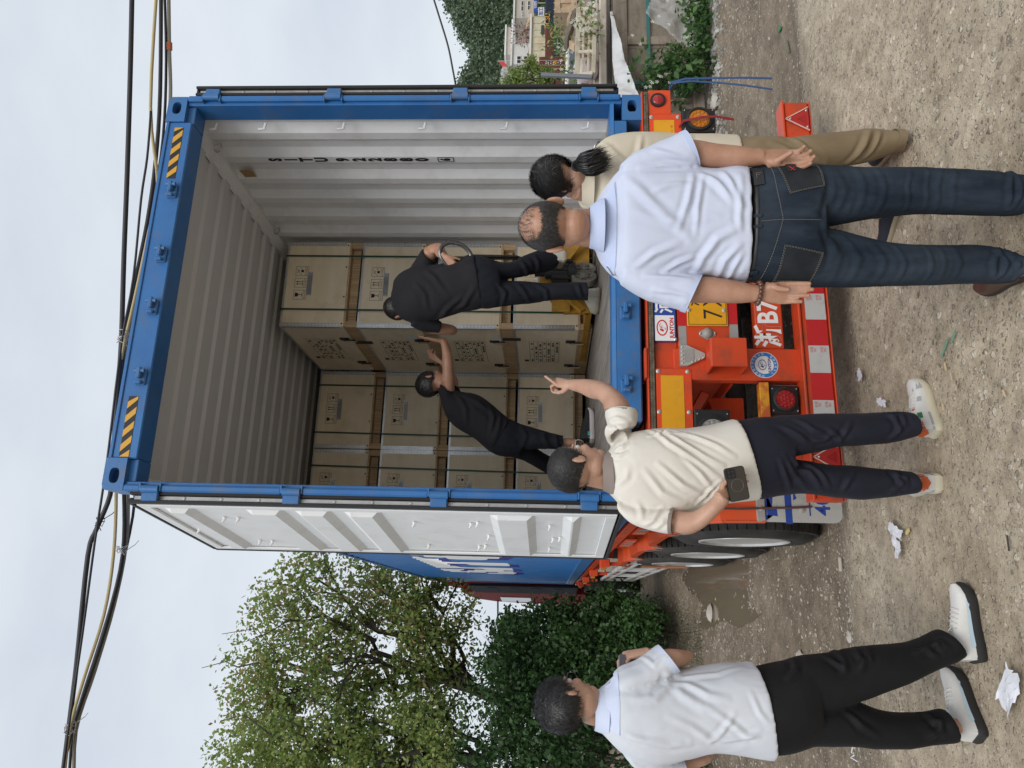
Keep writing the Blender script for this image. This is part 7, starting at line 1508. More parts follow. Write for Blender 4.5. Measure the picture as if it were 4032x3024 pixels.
hand(mb, (.431,.593,2.368), np.array((-0.55, 0.1, -0.55)), np.array((0.3, 0.6, -0.4)), 1, 0.9, (0.9, 0.95, 1.0, 1.0), 0.9, 0.02)
loft(mb, [((.088,.881,2.569),(-.034,.009,.017),.05), ((.06,.925,2.485),(-.034,.009,.014),.05), ((.066,.958,2.415),(-.038,.011,.01),.048), ((.081,1.019,2.359),(-.034,.01,.003),.044), ((.109,1.115,2.368),(-.028,.008,0),.036), ((.143,1.207,2.404),(-.021,.006,0),.028)], 18)
hand(mb, (.143,1.207,2.404), np.array((0.15, 0.95, 0.15)), np.array((0.9, -0.1, -0.3)), -1, 0.9, (0.3, 0.35, 0.4, 0.4), 0.6, 0.05)
solid('body', mb, 0.005, SKIN, p5, 3); face_bits(H5, M5, 1.0, p5)
def k5(x, y, z): return 1.0 if (y < 0.5 and z > -0.72 - 0.2 * min(y, 0)) else 0.0
hair_cap('hair', H5, M5, 1.0, k5, p5, HAIR, 0.006, 2000, 0.012, (0, 0.6, 0.4), 11, 0.3)
mb = MB()
loft(mb, [((.239,.893,2.694),(-.098,.03,-.016),.09), ((.249,.861,2.655),(-.152,.046,-.021),.13), ((.254,.831,2.599),(-.176,.053,-.02),.15), ((.255,.803,2.524),(-.176,.052,-.013),.155), ((.264,.775,2.405),(-.169,.05,-.016),.15), ((.286,.744,2.288),(-.167,.05,-.02),.145), ((.309,.731,2.201),(-.171,.051,-.023),.15), ((.321,.73,2.154),(-.167,.051,-.034),.15)], 36, 2.4, hollow=0.03)
loft(mb, [((.386,.792,2.601),(-.009,.005,-.046),.09), ((.453,.745,2.524),(-.018,.009,-.063),.085), ((.5,.702,2.483),(-.039,.014,-.042),.078)], 22, hollow=0.03)
loft(mb, [((.084,.88,2.604),(-.024,.006,.017),.09), ((.076,.908,2.523),(-.048,.013,.024),.085), ((.069,.946,2.43),(-.044,.012,.008),.078)], 22, hollow=0.03)
od = np.array((.204,.618,2.368)); exd = (np.array((.268,.599,2.369)) - od) / 100; ezd = (np.array((.206,.621,2.301)) - od) / 100
F9 = [([od + exd * (600 - y) + ezd * (x - 600) + np.array(FWD) * (0.04 if i != 1 else 0) for i, (x, y) in enumerate(q)], 0.022, 0.012) for q in ([(420, 400), (520, 480), (640, 640)], [(520, 880), (640, 780), (800, 640)], [(560, 380), (700, 360), (860, 300)], [(700, 840), (800, 740), (900, 560)], [(320, 520), (420, 640), (440, 780)])]
tt5 = solid('tee_shirt', mb, 0.008, TEE, p5, 5, F9, 0.006, (6, 6, 4), 3.3, view=V5)
mb = MB()
loft(mb, [((.306,.732,2.201),(-.151,.045,-.023),.135), ((.315,.733,2.129),(-.165,.05,-.026),.14), ((.31,.739,2.05),(-.152,.046,-.023),.13), ((.308,.742,2.002),(-.135,.041,-.023),.11)], 30, 2.4)
loft(mb, [((.39,.713,2.092),(-.08,.025,-.022),.115), ((.396,.736,2.011),(-.057,.017,-.008),.105), ((.416,.756,1.916),(-.052,.016,-.015),.095), ((.459,.779,1.834),(-.06,.019,-.022),.092), ((.505,.812,1.748),(-.07,.022,-.026),.088), ((.529,.839,1.689),(-.063,.02,-.022),.084), ((.542,.859,1.636),(-.048,.014,-.004),.08)], 26, hollow=0.04)
loft(mb, [((.243,.756,2.087),(-.086,.026,-.018),.115), ((.247,.76,1.987),(-.082,.024,-.001),.108), ((.253,.765,1.871),(-.074,.022,-.001),.098), ((.263,.769,1.733),(-.061,.018,-.001),.088), ((.27,.774,1.596),(-.055,.016,-.001),.082), ((.274,.778,1.493),(-.056,.016,-.001),.08), ((.276,.781,1.426),(-.057,.017,-.009),.082)], 26, hollow=0.04)
F10 = [([od + exd * (600 - y) + ezd * (x - 600) + np.array(FWD) * (0.06 if i != 1 else 0.03) for i, (x, y) in enumerate(q)], 0.018, 0.012) for q in ([(1120, 520), (1200, 620), (1160, 740)], [(1300, 520), (1380, 600), (1440, 690)], [(1500, 530), (1600, 600), (1620, 690)], [(1900, 530), (1930, 610), (1960, 690)], [(1340, 300), (1400, 360), (1420, 440)], [(1480, 240), (1530, 320), (1520, 410)])]
solid('trousers', mb, 0.008, TRD, p5, 4, F10, 0.006, (7, 7, 5), 1.3, view=V5)
DWH = mat('dusty_white_canvas', (0.36, 0.34, 0.29), 0.85, col2=(0.46, 0.44, 0.39), scale=14); DSO = mat('dusty_sole', (0.33, 0.29, 0.22), 0.85)
h_ = np.array((.319,.894,1.331)); shoe(h_, h_ + unit((-0.10, 0.99, 0)) * 0.27, 0.105, (DWH, DSO), p5, 0.12, 0.03, laces=DWH)
h_ = np.array((.535,.781,1.563)); shoe(h_, h_ + unit((0.25, 0.95, 0.15)) * 0.27, 0.10, (DWH, DSO), p5, 0.12, 0.03, laces=DWH)
# ------------------------------------------------------------------ worker leaning over to push the crate
p6 = thing('person', 'worker in black leaning far over and reaching out to the side of the front crates', 'person', (-.481,1.867,1.331))
DD = 5.80
mb = MB(); H6, M6 = (-.175,1.46,2.535), frame_of((0.86, 0.42, -0.30), (-0.05, 0.30, 0.95)); head(mb, H6, M6, 1.0)
loft(mb, [((-.209,1.493,2.497),(-.048,.015,-.022),.052), ((-.232,1.502,2.454),(-.073,.023,-.022),.065), ((-.348,1.542,2.338),(-.084,.027,-.052),.09), ((-.421,1.573,2.158),(-.089,.028,-.044),.09), ((-.535,1.614,1.999),(-.069,.021,-.005),.08)], 20)
loft(mb, [((-.53,1.615,1.961),(-.057,.017,-.001),.06), ((-.57,1.595,1.759),(-.045,.013,.012),.055), ((-.581,1.587,1.578),(-.032,.009,0),.045), ((-.58,1.582,1.469),(-.028,.008,0),.04)], 14); loft(mb, [((-.597,1.687,1.962),(-.054,.016,-.001),.06), ((-.643,1.814,1.77),(-.043,.011,.021),.055), ((-.759,1.964,1.543),(-.039,.01,.017),.045), ((-.815,2.041,1.389),(-.03,.008,.009),.04)], 14)
loft(mb, [((-.234,1.463,2.407),(-.031,.011,-.038),.05), ((-.175,1.425,2.411),(-.015,.007,-.042),.046), ((-.081,1.387,2.416),(-.007,.004,-.042),.043), ((0,1.363,2.421),(.001,.002,-.038),.04), ((.072,1.341,2.437),(.009,-.001,-.029),.034), ((.122,1.336,2.46),(.007,-.001,-.021),.026)], 18)
w6 = np.array((.111,1.339,2.462)); hand_raw(mb, w6, np.array((.128,1.35,2.56)) - w6, np.array((0.25, 0.5, 0.82)), np.array((0.9, -0.35, 0.0)), 0.95, [((0.08, 0.1, 0.1), 0.10), ((0.05, 0.1, 0.1), 0.03), ((0.05, 0.1, 0.1), -0.03), ((0.08, 0.12, 0.1), -0.10)], [(0.75, 0.6, 0.2, 0.034), (0.9, 0.3, 0.1, 0.03), (0.95, 0.2, 0.0, 0.024)])
loft(mb, [((-.214,1.626,2.384),(-.024,.008,-.022),.05), ((-.098,1.622,2.393),(-.016,.006,-.026),.044), ((-.006,1.624,2.451),(-.008,.004,-.026),.04), ((.037,1.63,2.502),(-.004,.002,-.013),.028)], 16)
w6b = np.array((.037,1.63,2.502)); hand_raw(mb, w6b, np.array((.071,1.638,2.554)) - w6b, np.array((0.1, 0.5, 0.86)), np.array((0.9, 0.2, 0.0)), 0.9, [((0.6, 0.8, 0.6), 0.0)] * 4, [(0.75, 0.6, 0.2, 0.034), (0.9, 0.3, 0.1, 0.03), (0.95, 0.2, 0.0, 0.024)])
solid('body', mb, 0.005, SKIN, p6, 3); face_bits(H6, M6, 1.0, p6)
def k6(x, y, z): return 1.0 if (y < 0.50 and z > -0.70 + 0.5 * max(y, 0)) else 0.0
hair_cap('hair', H6, M6, 1.0, k6, p6, HAIR, 0.016, 2400, 0.028, (0, 0.5, 0.1), 13, 0.25)
mb = MB()
loft(mb, [((-.237,1.502,2.486),(-.053,.016,-.011),.075), ((-.273,1.514,2.462),(-.081,.025,-.014),.11), ((-.319,1.53,2.406),(-.101,.029,.016),.135), ((-.361,1.548,2.308),(-.13,.036,.037),.145), ((-.402,1.565,2.205),(-.144,.04,.036),.145), ((-.473,1.59,2.11),(-.128,.035,.054),.14), ((-.532,1.612,2.033),(-.116,.03,.071),.138)], 34, 2.3, hollow=0.03)
loft(mb, [((-.263,1.471,2.419),(-.019,.009,-.059),.085), ((-.221,1.448,2.42),(-.023,.01,-.056),.08), ((-.204,1.438,2.422),(-.033,.012,-.047),.07)], 22, hollow=0.03); loft(mb, [((-.244,1.615,2.368),(-.032,.011,-.035),.08), ((-.181,1.616,2.384),(-.024,.009,-.031),.075)], 20, hollow=0.03)
oe = np.array((-.423,1.425,2.205)); exe = (np.array((-.344,1.402,2.206)) - oe) / 100; eze = (np.array((-.421,1.429,2.121)) - oe) / 100
fe = lambda L_, w_=0.022, h=0.012: [([oe + exe * (850 - y) + eze * (x - 600) + np.array(FWD) * (0.05 if i != 1 else 0) for i, (x, y) in enumerate(q)], w_, h) for q in L_]
solid('tee_shirt', mb, 0.008, TEE, p6, 5, fe([[(420, 660), (520, 800), (520, 940)], [(700, 760), (760, 880), (720, 1060)], [(800, 850), (800, 960), (740, 1100)], [(480, 680), (620, 740), (760, 860)]]), 0.006, (6, 6, 4), 5.3, view=V6)
mb = MB()
loft(mb, [((-.526,1.609,2.05),(-.118,.031,.062),.13), ((-.547,1.618,1.99),(-.124,.033,.062),.135), ((-.566,1.628,1.913),(-.112,.031,.045),.125), ((-.576,1.634,1.858),(-.091,.025,.033),.11)], 30, 2.3)
loft(mb, [((-.525,1.605,1.926),(-.088,.025,.007),.11), ((-.549,1.596,1.823),(-.081,.024,-.001),.105), ((-.564,1.585,1.721),(-.066,.019,-.001),.095), ((-.574,1.582,1.637),(-.054,.016,-.001),.086), ((-.58,1.587,1.569),(-.045,.013,.006),.078)], 26, hollow=0.04)
loft(mb, [((-.591,1.675,1.945),(-.079,.022,.016),.11), ((-.619,1.752,1.843),(-.065,.018,.016),.1), ((-.668,1.845,1.73),(-.055,.015,.026),.09), ((-.719,1.917,1.62),(-.052,.014,.021),.084), ((-.79,2.009,1.466),(-.043,.012,.013),.075)], 26, hollow=0.04)
solid('trousers', mb, 0.008, TRD, p6, 4, fe([[(1000, 960), (1040, 1040), (1000, 1130)], [(1180, 1000), (1200, 1070), (1240, 1140)], [(1280, 1020), (1300, 1080), (1320, 1140)]]), 0.006, (7, 7, 5), 7.3, view=V6)
BSH = mat('black_mesh_shoe', (0.014, 0.014, 0.015), 0.8); WSO = mat('white_foam_sole', (0.50, 0.46, 0.46), 0.6); TEAL = mat('teal_foam', (0.06, 0.32, 0.28), 0.6)
h_ = np.array((-.553,1.639,1.331)); t_ = np.array((-.176,2.477,1.331)); sh = shoe(h_, h_ + unit((0.93, 0.36, 0)) * 0.29, 0.10, (BSH, WSO), p6, 0.115, 0.036, laces=BSH, tabs=[('teal_insert', [[(t, a) for t in (0.02, 0.1, 0.2)] for a in (0.0, 0.16)], TEAL), ('teal_insert', [[(t, a) for t in (0.02, 0.1, 0.2)] for a in (pi2 - 0.16, pi2)], TEAL)])
h_ = np.array((-.8,2.041,1.309)); h_[2] = 1.331; shoe(h_, h_ + unit((0.8, 0.55, 0)) * 0.29, 0.10, (BSH, WSO), p6, 0.115, 0.036, laces=BSH)

# ------------------------------------------------------------------ leaves
def leaf_mat(name, c1, c2, tr=0.45, sc=0.8):
    m = bpy.data.materials.new(name); m.use_nodes = True; n = m.node_tree; b = n.nodes['Principled BSDF']; lk = n.links.new; o = n.nodes['Material Output']
    t = n.nodes.new('ShaderNodeTexCoord'); z = n.nodes.new('ShaderNodeTexNoise'); z.inputs['Scale'].default_value = sc; z.inputs['Detail'].default_value = 6; lk(t.outputs['Object'], z.inputs['Vector'])
    r = n.nodes.new('ShaderNodeValToRGB'); e = r.color_ramp.elements; e[0].position, e[1].position = 0.35, 0.68; e[0].color = (*c1, 1); e[1].color = (*c2, 1); lk(z.outputs['Fac'], r.inputs['Fac'])
    lk(r.outputs['Color'], b.inputs['Base Color']); b.inputs['Roughness'].default_value = 0.5; b.inputs['Specular IOR Level'].default_value = 0.35
    tl = n.nodes.new('ShaderNodeBsdfTranslucent'); lk(r.outputs['Color'], tl.inputs['Color']); mx = n.nodes.new('ShaderNodeMixShader'); mx.inputs[0].default_value = tr
    lk(b.outputs[0], mx.inputs[1]); lk(tl.outputs[0], mx.inputs[2]); lk(mx.outputs[0], o.inputs['Surface']); return m
def leaves(P, size, seed, droop=0.3, aspect=0.62, nm=3):
    """pointed, slightly folded leaves at points P; returns verts, faces, material indices"""
    g = np.random.default_rng(seed); N = len(P); d = g.normal(size=(N, 3)); d[:, 2] -= droop; d /= np.linalg.norm(d, axis=1)[:, None]; u = g.normal(size=(N, 3)); u[:, 2] += 0.9; s = np.cross(d, u); s /= np.linalg.norm(s, axis=1)[:, None]; nrm = np.cross(s, d)
    L_ = (size * g.uniform(0.6, 1.3, N))[:, None]; w_ = L_ * aspect * 0.5
    V = np.stack([P, P + d * L_ * 0.45 + s * w_ + nrm * L_ * 0.1, P + d * L_, P + d * L_ * 0.45 - s * w_ + nrm * L_ * 0.1], 1).reshape(-1, 3)
    o = np.arange(N)[:, None] * 4; F = np.concatenate([o + np.array([[0, 1, 2]]), o + np.array([[0, 2, 3]])], 1).reshape(-1, 3); return V, F, np.repeat(g.integers(0, nm, N), 2)
def leaf_obj(name, P, size, mats_, parent, seed, **k):
    V, F, mi = leaves(P, size, seed, nm=len(mats_), **k); me = bpy.data.meshes.new(name); me.vertices.add(len(V)); me.vertices.foreach_set('co', V.astype(np.float32).ravel())
    me.loops.add(len(F) * 3); me.loops.foreach_set('vertex_index', F.astype(np.int32).ravel()); me.polygons.add(len(F)); me.polygons.foreach_set('loop_start', np.arange(0, len(F) * 3, 3, dtype=np.int32)); me.polygons.foreach_set('loop_total', np.full(len(F), 3, np.int32))
    for m in mats_: me.materials.append(m)
    me.polygons.foreach_set('material_index', mi.astype(np.int32)); me.update(calc_edges=True); return link(name, me, parent)
def cloud(C, rad, n, seed, hollow=0.35, clump=0.0):
    g = np.random.default_rng(seed); q = g.normal(size=(n, 3)); q /= np.linalg.norm(q, axis=1)[:, None]; r = (hollow + (1 - hollow) * g.uniform(0, 1, n)) ; P = np.asarray(C) + q * r[:, None] * np.asarray(rad)
    if clump:
        k = fbm(P * clump + seed, 3); P = P[k > np.quantile(k, 0.38)]
    return P
BARK = mat('bark', (0.035, 0.028, 0.022), 0.9, col2=(0.085, 0.070, 0.055), scale=6, stretch=(1, 1, 0.3), bump=0.4, bscale=20)
LG1, LG2, LG3 = leaf_mat('leaf_green', (0.16, 0.25, 0.055), (0.27, 0.36, 0.10)), leaf_mat('leaf_yellow_green', (0.24, 0.30, 0.075), (0.37, 0.41, 0.14)), leaf_mat('leaf_dull_green', (0.12, 0.19, 0.055), (0.20, 0.27, 0.09))
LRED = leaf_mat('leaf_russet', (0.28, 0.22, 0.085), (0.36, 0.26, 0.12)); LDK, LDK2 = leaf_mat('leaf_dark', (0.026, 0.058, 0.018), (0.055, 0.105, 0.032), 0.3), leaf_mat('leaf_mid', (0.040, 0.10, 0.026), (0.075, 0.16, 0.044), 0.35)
def limb(mb, a, b2, r0, r1, seed, n=7, wob=0.12):
    g = np.random.default_rng(seed); a, b2 = np.array(a), np.array(b2); L_ = np.linalg.norm(b2 - a); P = [a + (b2 - a) * t + g.normal(size=3) * wob * L_ * 0.25 * math.sin(math.pi * t) for t in np.linspace(0, 1, n)]; mb.tube([tuple(p) for p in P], list(np.linspace(r0, r1, n)), 7); return P
def tree(label, base, fork, blobs, leaf_n, size, mats_, seed, group, trunk_r=0.16, clump=1.5, nm='broadleaf_tree'):
    t = thing(nm, label, 'tree', tuple(base), group); tr = MB(); limb(tr, base, fork, trunk_r, trunk_r * 0.7, seed, 8, 0.08); tw = []
    for i, (c, r) in enumerate(blobs):
        P = limb(tr, np.array(fork) + np.array((0, 0, -0.25 * (i % 3))), c, trunk_r * 0.42, 0.018, seed + i, 8, 0.22)
        for k in range(5):
            e = np.array(c) + np.random.default_rng(seed * 31 + i * 7 + k).normal(size=3) * np.array(r) * 0.55; limb(tr, P[4 + k % 3], e, 0.022, 0.005, seed + i * 9 + k, 5, 0.2)
    tr.build('trunk', BARK, t, True); V = sum(r[0] * r[1] * r[2] for _, r in blobs); PP = np.concatenate([cloud(c, r, int(leaf_n * 1.6 * r[0] * r[1] * r[2] / V), seed + 100 + i, 0.25, clump) for i, (c, r) in enumerate(blobs)])
    leaf_obj('crown', PP, size, mats_, t, seed); return t
B_ = lambda pts, d, r: [(p, (r * (0.85 + 0.3 * ((i * 7) % 5) / 5), r * 0.9, r * 0.8)) for i, p in enumerate(pts)]
GT = 'broadleaf trees on the bank'
tree('tall airy broadleaf tree with russet tips, its trunk standing behind the young man\'s head', (-4.05, 11.6, 0.1), (-3.012,11.128,3.517), B_([(-2.808,10.784,6.977), (-1.958,10.358,6.387), (-3.281,11.366,6.469), (-1.31,10.198,5.804), (-2.487,10.139,5.542), (-1.988,10.747,5.077), (-3.123,10.768,5.055), (-1.098,10.806,4.955), (-1.742,10.612,4.289), (-2.582,10.45,4.106), (-1.333,10.929,3.923), (-2.013,10.938,3.544), (-3.666,11.244,6.972)], 14, 0.98), 19000, 0.088, [LG1, LG1, LG2, LG3, LRED], 3, GT, 0.15, 1.7)
tree('thicker yellow-green broadleaf tree at the picture edge, leaning dark trunk', (-5.6, 10.4, 0.3), (-4.054,9.684,3.043), B_([(-4.308,9.993,6.566), (-3.871,9.49,5.74), (-4.635,10.136,5.645), (-3.709,10.102,5.1), (-4.254,9.544,4.85), (-3.861,9.775,4.211), (-4.566,9.779,4.101), (-4.115,9.47,3.486), (-3.313,10.06,3.679)], 13, 1.05), 17000, 0.088, [LG2, LG1, LG2, LG3], 8, GT, 0.13, 1.8)
# dark shrubs under the trees
GB = 'shrubs along the foot of the bank'
def bush(label, blobs, n, size, mats_, seed):
    b = thing('shrub', label, 'shrub', (blobs[0][0][0], blobs[0][0][1], 0), GB); mb = MB()
    for i, (c, r) in enumerate(blobs):
        for k in range(4): limb(mb, (c[0] + 0.1 * k - 0.15, c[1] + 0.05 * k, gz(c[0], c[1]) - 0.05), np.array(c) + np.array((0.3 * (k - 1.5) * r[0], 0.1 * k, 0.6 * r[2])), 0.02, 0.005, seed + i * 5 + k, 6, 0.1)
    tag(mb.build('stem', BARK, b), kind='stuff'); V = sum(r[0] * r[1] * r[2] for _, r in blobs); leaf_obj('foliage', np.concatenate([cloud(c, r, int(n * r[0] * r[1] * r[2] / V), seed + i, 0.3, 2.2) for i, (c, r) in enumerate(blobs)]), size, mats_, b, seed)
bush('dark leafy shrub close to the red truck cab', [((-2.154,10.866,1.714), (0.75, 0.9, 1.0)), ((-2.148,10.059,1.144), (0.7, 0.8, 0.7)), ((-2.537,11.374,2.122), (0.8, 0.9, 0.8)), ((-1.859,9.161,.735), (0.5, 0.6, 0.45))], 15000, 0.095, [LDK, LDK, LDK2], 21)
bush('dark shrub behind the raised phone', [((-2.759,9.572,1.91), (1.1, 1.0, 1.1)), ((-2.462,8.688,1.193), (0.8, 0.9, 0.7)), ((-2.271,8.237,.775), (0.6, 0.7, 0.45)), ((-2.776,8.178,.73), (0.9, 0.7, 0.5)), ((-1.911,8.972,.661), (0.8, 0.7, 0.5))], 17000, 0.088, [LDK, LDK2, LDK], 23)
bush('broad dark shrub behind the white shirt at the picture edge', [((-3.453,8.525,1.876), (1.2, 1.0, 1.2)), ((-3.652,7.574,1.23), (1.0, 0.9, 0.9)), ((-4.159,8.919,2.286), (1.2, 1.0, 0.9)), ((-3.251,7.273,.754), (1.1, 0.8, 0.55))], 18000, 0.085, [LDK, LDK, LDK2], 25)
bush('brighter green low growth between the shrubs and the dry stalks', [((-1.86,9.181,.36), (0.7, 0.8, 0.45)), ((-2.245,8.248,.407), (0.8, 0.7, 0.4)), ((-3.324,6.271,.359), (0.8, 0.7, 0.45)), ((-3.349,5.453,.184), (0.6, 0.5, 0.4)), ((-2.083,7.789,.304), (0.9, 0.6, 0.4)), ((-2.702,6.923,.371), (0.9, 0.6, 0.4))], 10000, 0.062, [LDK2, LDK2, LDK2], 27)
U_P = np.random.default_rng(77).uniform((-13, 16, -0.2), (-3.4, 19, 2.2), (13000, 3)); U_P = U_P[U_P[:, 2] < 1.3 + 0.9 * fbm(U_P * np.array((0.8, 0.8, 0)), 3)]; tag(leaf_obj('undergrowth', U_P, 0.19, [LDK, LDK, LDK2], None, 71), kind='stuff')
# grass tufts and dry stalks on the bank
def blades(name, P, h, m_, seed, w_=0.006, lean=0.6, kind='stuff'):
    g = np.random.default_rng(seed); N = len(P); z = np.zeros((N, 3)); z[:, 2] = 1; d = g.normal(size=(N, 3)) * lean; d[:, 2] = 1; d /= np.linalg.norm(d, axis=1)[:, None]; e = g.normal(size=(N, 3)) * lean * 1.6; e[:, 2] = 0.55; e /= np.linalg.norm(e, axis=1)[:, None]
    s = g.normal(size=(N, 3)); s[:, 2] = 0; s /= np.linalg.norm(s, axis=1)[:, None]; s *= w_ * 0.5; L_ = (h * g.uniform(0.5, 1.3, N))[:, None]; m1 = P + d * L_ * 0.55; V = np.stack([P - s, P + s, m1 + s * 0.8, m1 - s * 0.8, m1 + e * L_ * 0.45], 1).reshape(-1, 3)
    o = np.arange(N)[:, None] * 5; me = bpy.data.meshes.new(name); me.from_pydata(V.tolist(), [], [tuple(f) for f in (o + np.array([[0, 1, 2, 3]])).tolist()] + [tuple(f) for f in (o + np.array([[3, 2, 4]])).tolist()]); me.materials.append(m_); return tag(link(name, me), kind=kind)
def strewn(n, xr, yr, keep, seed):
    g = np.random.default_rng(seed); x, y = g.uniform(*xr, n), g.uniform(*yr, n); k = keep(x, y) > g.uniform(0, 1, n); x, y = x[k], y[k]; return np.stack([x, y, ground_z(x, y) - 0.005], -1)
bd = verge
blades('grass', strewn(22000, (-6, -1.5), (6.2, 13), lambda x, y: sst(0.8, 1.3, bd(x, y)) * sst(2.6, 1.9, bd(x, y)), 1), 0.10, mat('grass_green', (0.030, 0.075, 0.016), 0.7, col2=(0.055, 0.10, 0.028), scale=3), 1)
blades('dry_stalks', strewn(16000, (-6.5, -1.3), (5.2, 12), lambda x, y: sst(-0.1, 0.3, bd(x, y)) * sst(1.5, 0.9, bd(x, y)), 2), 0.16, mat('dry_stalk', (0.10, 0.085, 0.055), 0.85, col2=(0.20, 0.17, 0.12), scale=4), 2, 0.007, 1.7)
blades('grass', strewn(7000, (-6.5, -1.3), (5.2, 12), lambda x, y: sst(-0.1, 0.3, bd(x, y)) * sst(1.6, 0.9, bd(x, y)), 3), 0.09, mat('weed_green', (0.045, 0.085, 0.025), 0.7, col2=(0.075, 0.11, 0.04), scale=3), 3, 0.010, 1.0)
# ------------------------------------------------------------------ the tractor unit ahead of the trailer
TRD_ = mat('truck_red', (0.17, 0.010, 0.009), 0.7, spec=0.15, dirt=(0.07, 0.02, 0.018), dirt_scale=4, dirt_amt=0.5); FAIR = mat('charcoal_fairing', (0.016, 0.019, 0.026), 0.8, spec=0.15)
TK = thing('tractor_truck', 'red tractor cab ahead of the blue container, half hidden by shrubs', 'truck', (0, 11.8, -0.2))
mb = MB(); mb.prism([(13.55, 0.85), (15.7, 0.75), (15.75, 2.0), (15.45, 2.9), (14.9, 3.35), (13.6, 3.55)], 0, -1.24, 1.24); mb.build('cab', TRD_, TK)
mb = MB(); mb.prism([(13.9, 3.45), (14.7, 3.36), (13.6, 3.95), (13.55, 3.56)], 0, -1.1, 1.1); mb.build('roof_deflector', TRD_, TK)
for sx in (-1, 1):
    f_ = bx('side_fairing', (min(sx * 1.245, sx * 1.20), 12.35, 1.05), (max(sx * 1.245, sx * 1.20), 13.53, 3.3), FAIR, TK, 0.03)
    for k in range(4): bx('fairing_rib', (min(sx * 1.252, sx * 1.2455), 12.55, 1.35 + k * 0.45), (max(sx * 1.252, sx * 1.2455), 13.4, 1.55 + k * 0.45), FAIR, f_, 0.004)
    bx('side_window', (min(sx * 1.2405, sx * 1.25), 14.4, 2.05), (max(sx * 1.2405, sx * 1.25), 15.35, 2.75), mat('dark_glass', (0.02, 0.02, 0.025), 0.1), TK, 0.003)
    mr = MB(); mr.tube([(sx * 1.24, 15.3, 2.85), (sx * 1.62, 15.55, 2.85), (sx * 1.66, 15.58, 2.8), (sx * 1.66, 15.58, 1.9), (sx * 1.24, 15.3, 1.9)], 0.02, 8); mr.box((sx * 1.66 - 0.11, 15.5, 2.0), (sx * 1.66 + 0.11, 15.64, 2.7), 0.04); mr.build('mirror', RUB, TK, True)
    for y in (12.75, 15.0):
        make_wheel(sx * 1.21, y, 0.30, sx, par=TK); MB().disc((sx * 0.93, y, 0.32), (sx, 0, 0), [(0.60, 0), (0.60, 0.33), (0.57, 0.33), (0.57, 0)], 28).build('wheel_arch', RUB, TK)
bx('chassis', (-0.45, 11.4, 0.55), (0.45, 15.4, 0.85), DARK, TK, 0.01)
TK.rotation_euler.z = 0.085      # the tractor stands a little askew to the trailer
# ------------------------------------------------------------------ overhead cables: each one hangs by itself
def wire(label, pts, r, m_, d=8.0, grp='overhead cables across the sky', nm='cable'):
    A = np.array(pts, float); out_ = []
    for i in range(len(A) - 1):
        p0, p1, p2, p3 = A[max(i - 1, 0)], A[i], A[i + 1], A[min(i + 2, len(A) - 1)]
        for t in (0, .25, .5, .75): out_.append(0.5 * (2 * p1 + (p2 - p0) * t + (2 * p0 - 5 * p1 + 4 * p2 - p3) * t * t + (3 * p1 - p0 - 3 * p2 + p3) * t ** 3))
    out_.append(A[-1]); return MB().tube([tuple(p) for p in out_], r, 8).thing(nm, m_, label, 'cable', grp, None, 'all')
CBK = mat('black_cable', (0.022, 0.022, 0.026), 0.55); CYE = mat('cream_cable', (0.46, 0.37, 0.19), 0.6); CTA = mat('tan_cable', (0.30, 0.275, 0.22), 0.6)
wire('thick black cable running alone above the others, outermost from the container', [(4.398,2.259,5.997), (3.488,2.525,6.004), (2.441,2.83,6.022), (1.621,3.069,6.044), (.756,3.321,6.06), (.255,3.466,6.091), (-.429,3.664,6.134), (-.748,3.756,6.153), (-1.07,3.844,6.281), (-1.345,3.92,6.372), (-2.395,4.222,6.471), (-2.988,4.392,6.538), (-3.718,4.601,6.623)], 0.025, CBK)
wire('thin dark cable slanting across from the pale splice', [(2.978,2.583,5.737), (2.528,2.713,5.768), (2.122,2.829,5.824), (1.356,3.05,5.892), (.702,3.236,6.005), (-.267,3.513,6.113), (-.718,3.642,6.172), (-1.214,3.784,6.245), (-2.116,4.042,6.358), (-2.973,4.286,6.477), (-3.694,4.493,6.57)], 0.012, CBK)
wire('thick black cable hugging the container header', [(4.483,2.351,5.754), (3.286,2.701,5.747), (2.594,2.902,5.786), (1.993,3.074,5.863), (1.344,3.257,5.989), (.789,3.415,6.086), (.051,3.629,6.124), (-.685,3.847,6.066), (-1.33,4.035,6.071), (-1.933,4.205,6.207), (-2.537,4.372,6.39), (-3.141,4.538,6.588), (-3.743,4.708,6.709)], 0.021, CBK)
wire('cream yellow cable winding through the bundle', [(4.405,2.27,5.737), (3.084,2.654,5.794), (2.313,2.884,5.708), (1.855,3.013,5.791), (1.169,3.207,5.933), (.666,3.348,6.045), (.117,3.505,6.122), (-.701,3.746,6.092), (-1.338,3.931,6.111), (-1.932,4.1,6.202), (-2.575,4.278,6.402), (-3.079,4.419,6.537), (-3.718,4.602,6.599)], 0.017, CYE)
wire('tan grey cable beside the black one with the orange clip', [(4.524,2.394,5.703), (3.783,2.611,5.683), (3.25,2.768,5.665), (2.716,2.922,5.716), (2.249,3.052,5.835), (1.365,3.305,5.957), (.805,3.462,6.085), (.062,3.677,6.132), (-.677,3.897,6.054), (-1.234,4.06,6.066), (-1.84,4.231,6.183), (-2.494,4.412,6.372), (-3.101,4.58,6.561), (-3.751,4.77,6.571)], 0.019, CTA)
wire('slimmer black cable lowest of the bundle, nearest the door', [(4.562,2.431,5.776), (3.676,2.692,5.739), (2.883,2.923,5.762), (2.18,3.123,5.869), (1.289,3.374,6.06), (.542,3.59,6.098), (-.203,3.811,6.059), (-.762,3.977,6.007), (-1.465,4.176,6.138), (-2.217,4.384,6.356), (-3.063,4.619,6.611), (-3.764,4.821,6.659)], 0.015, CBK)
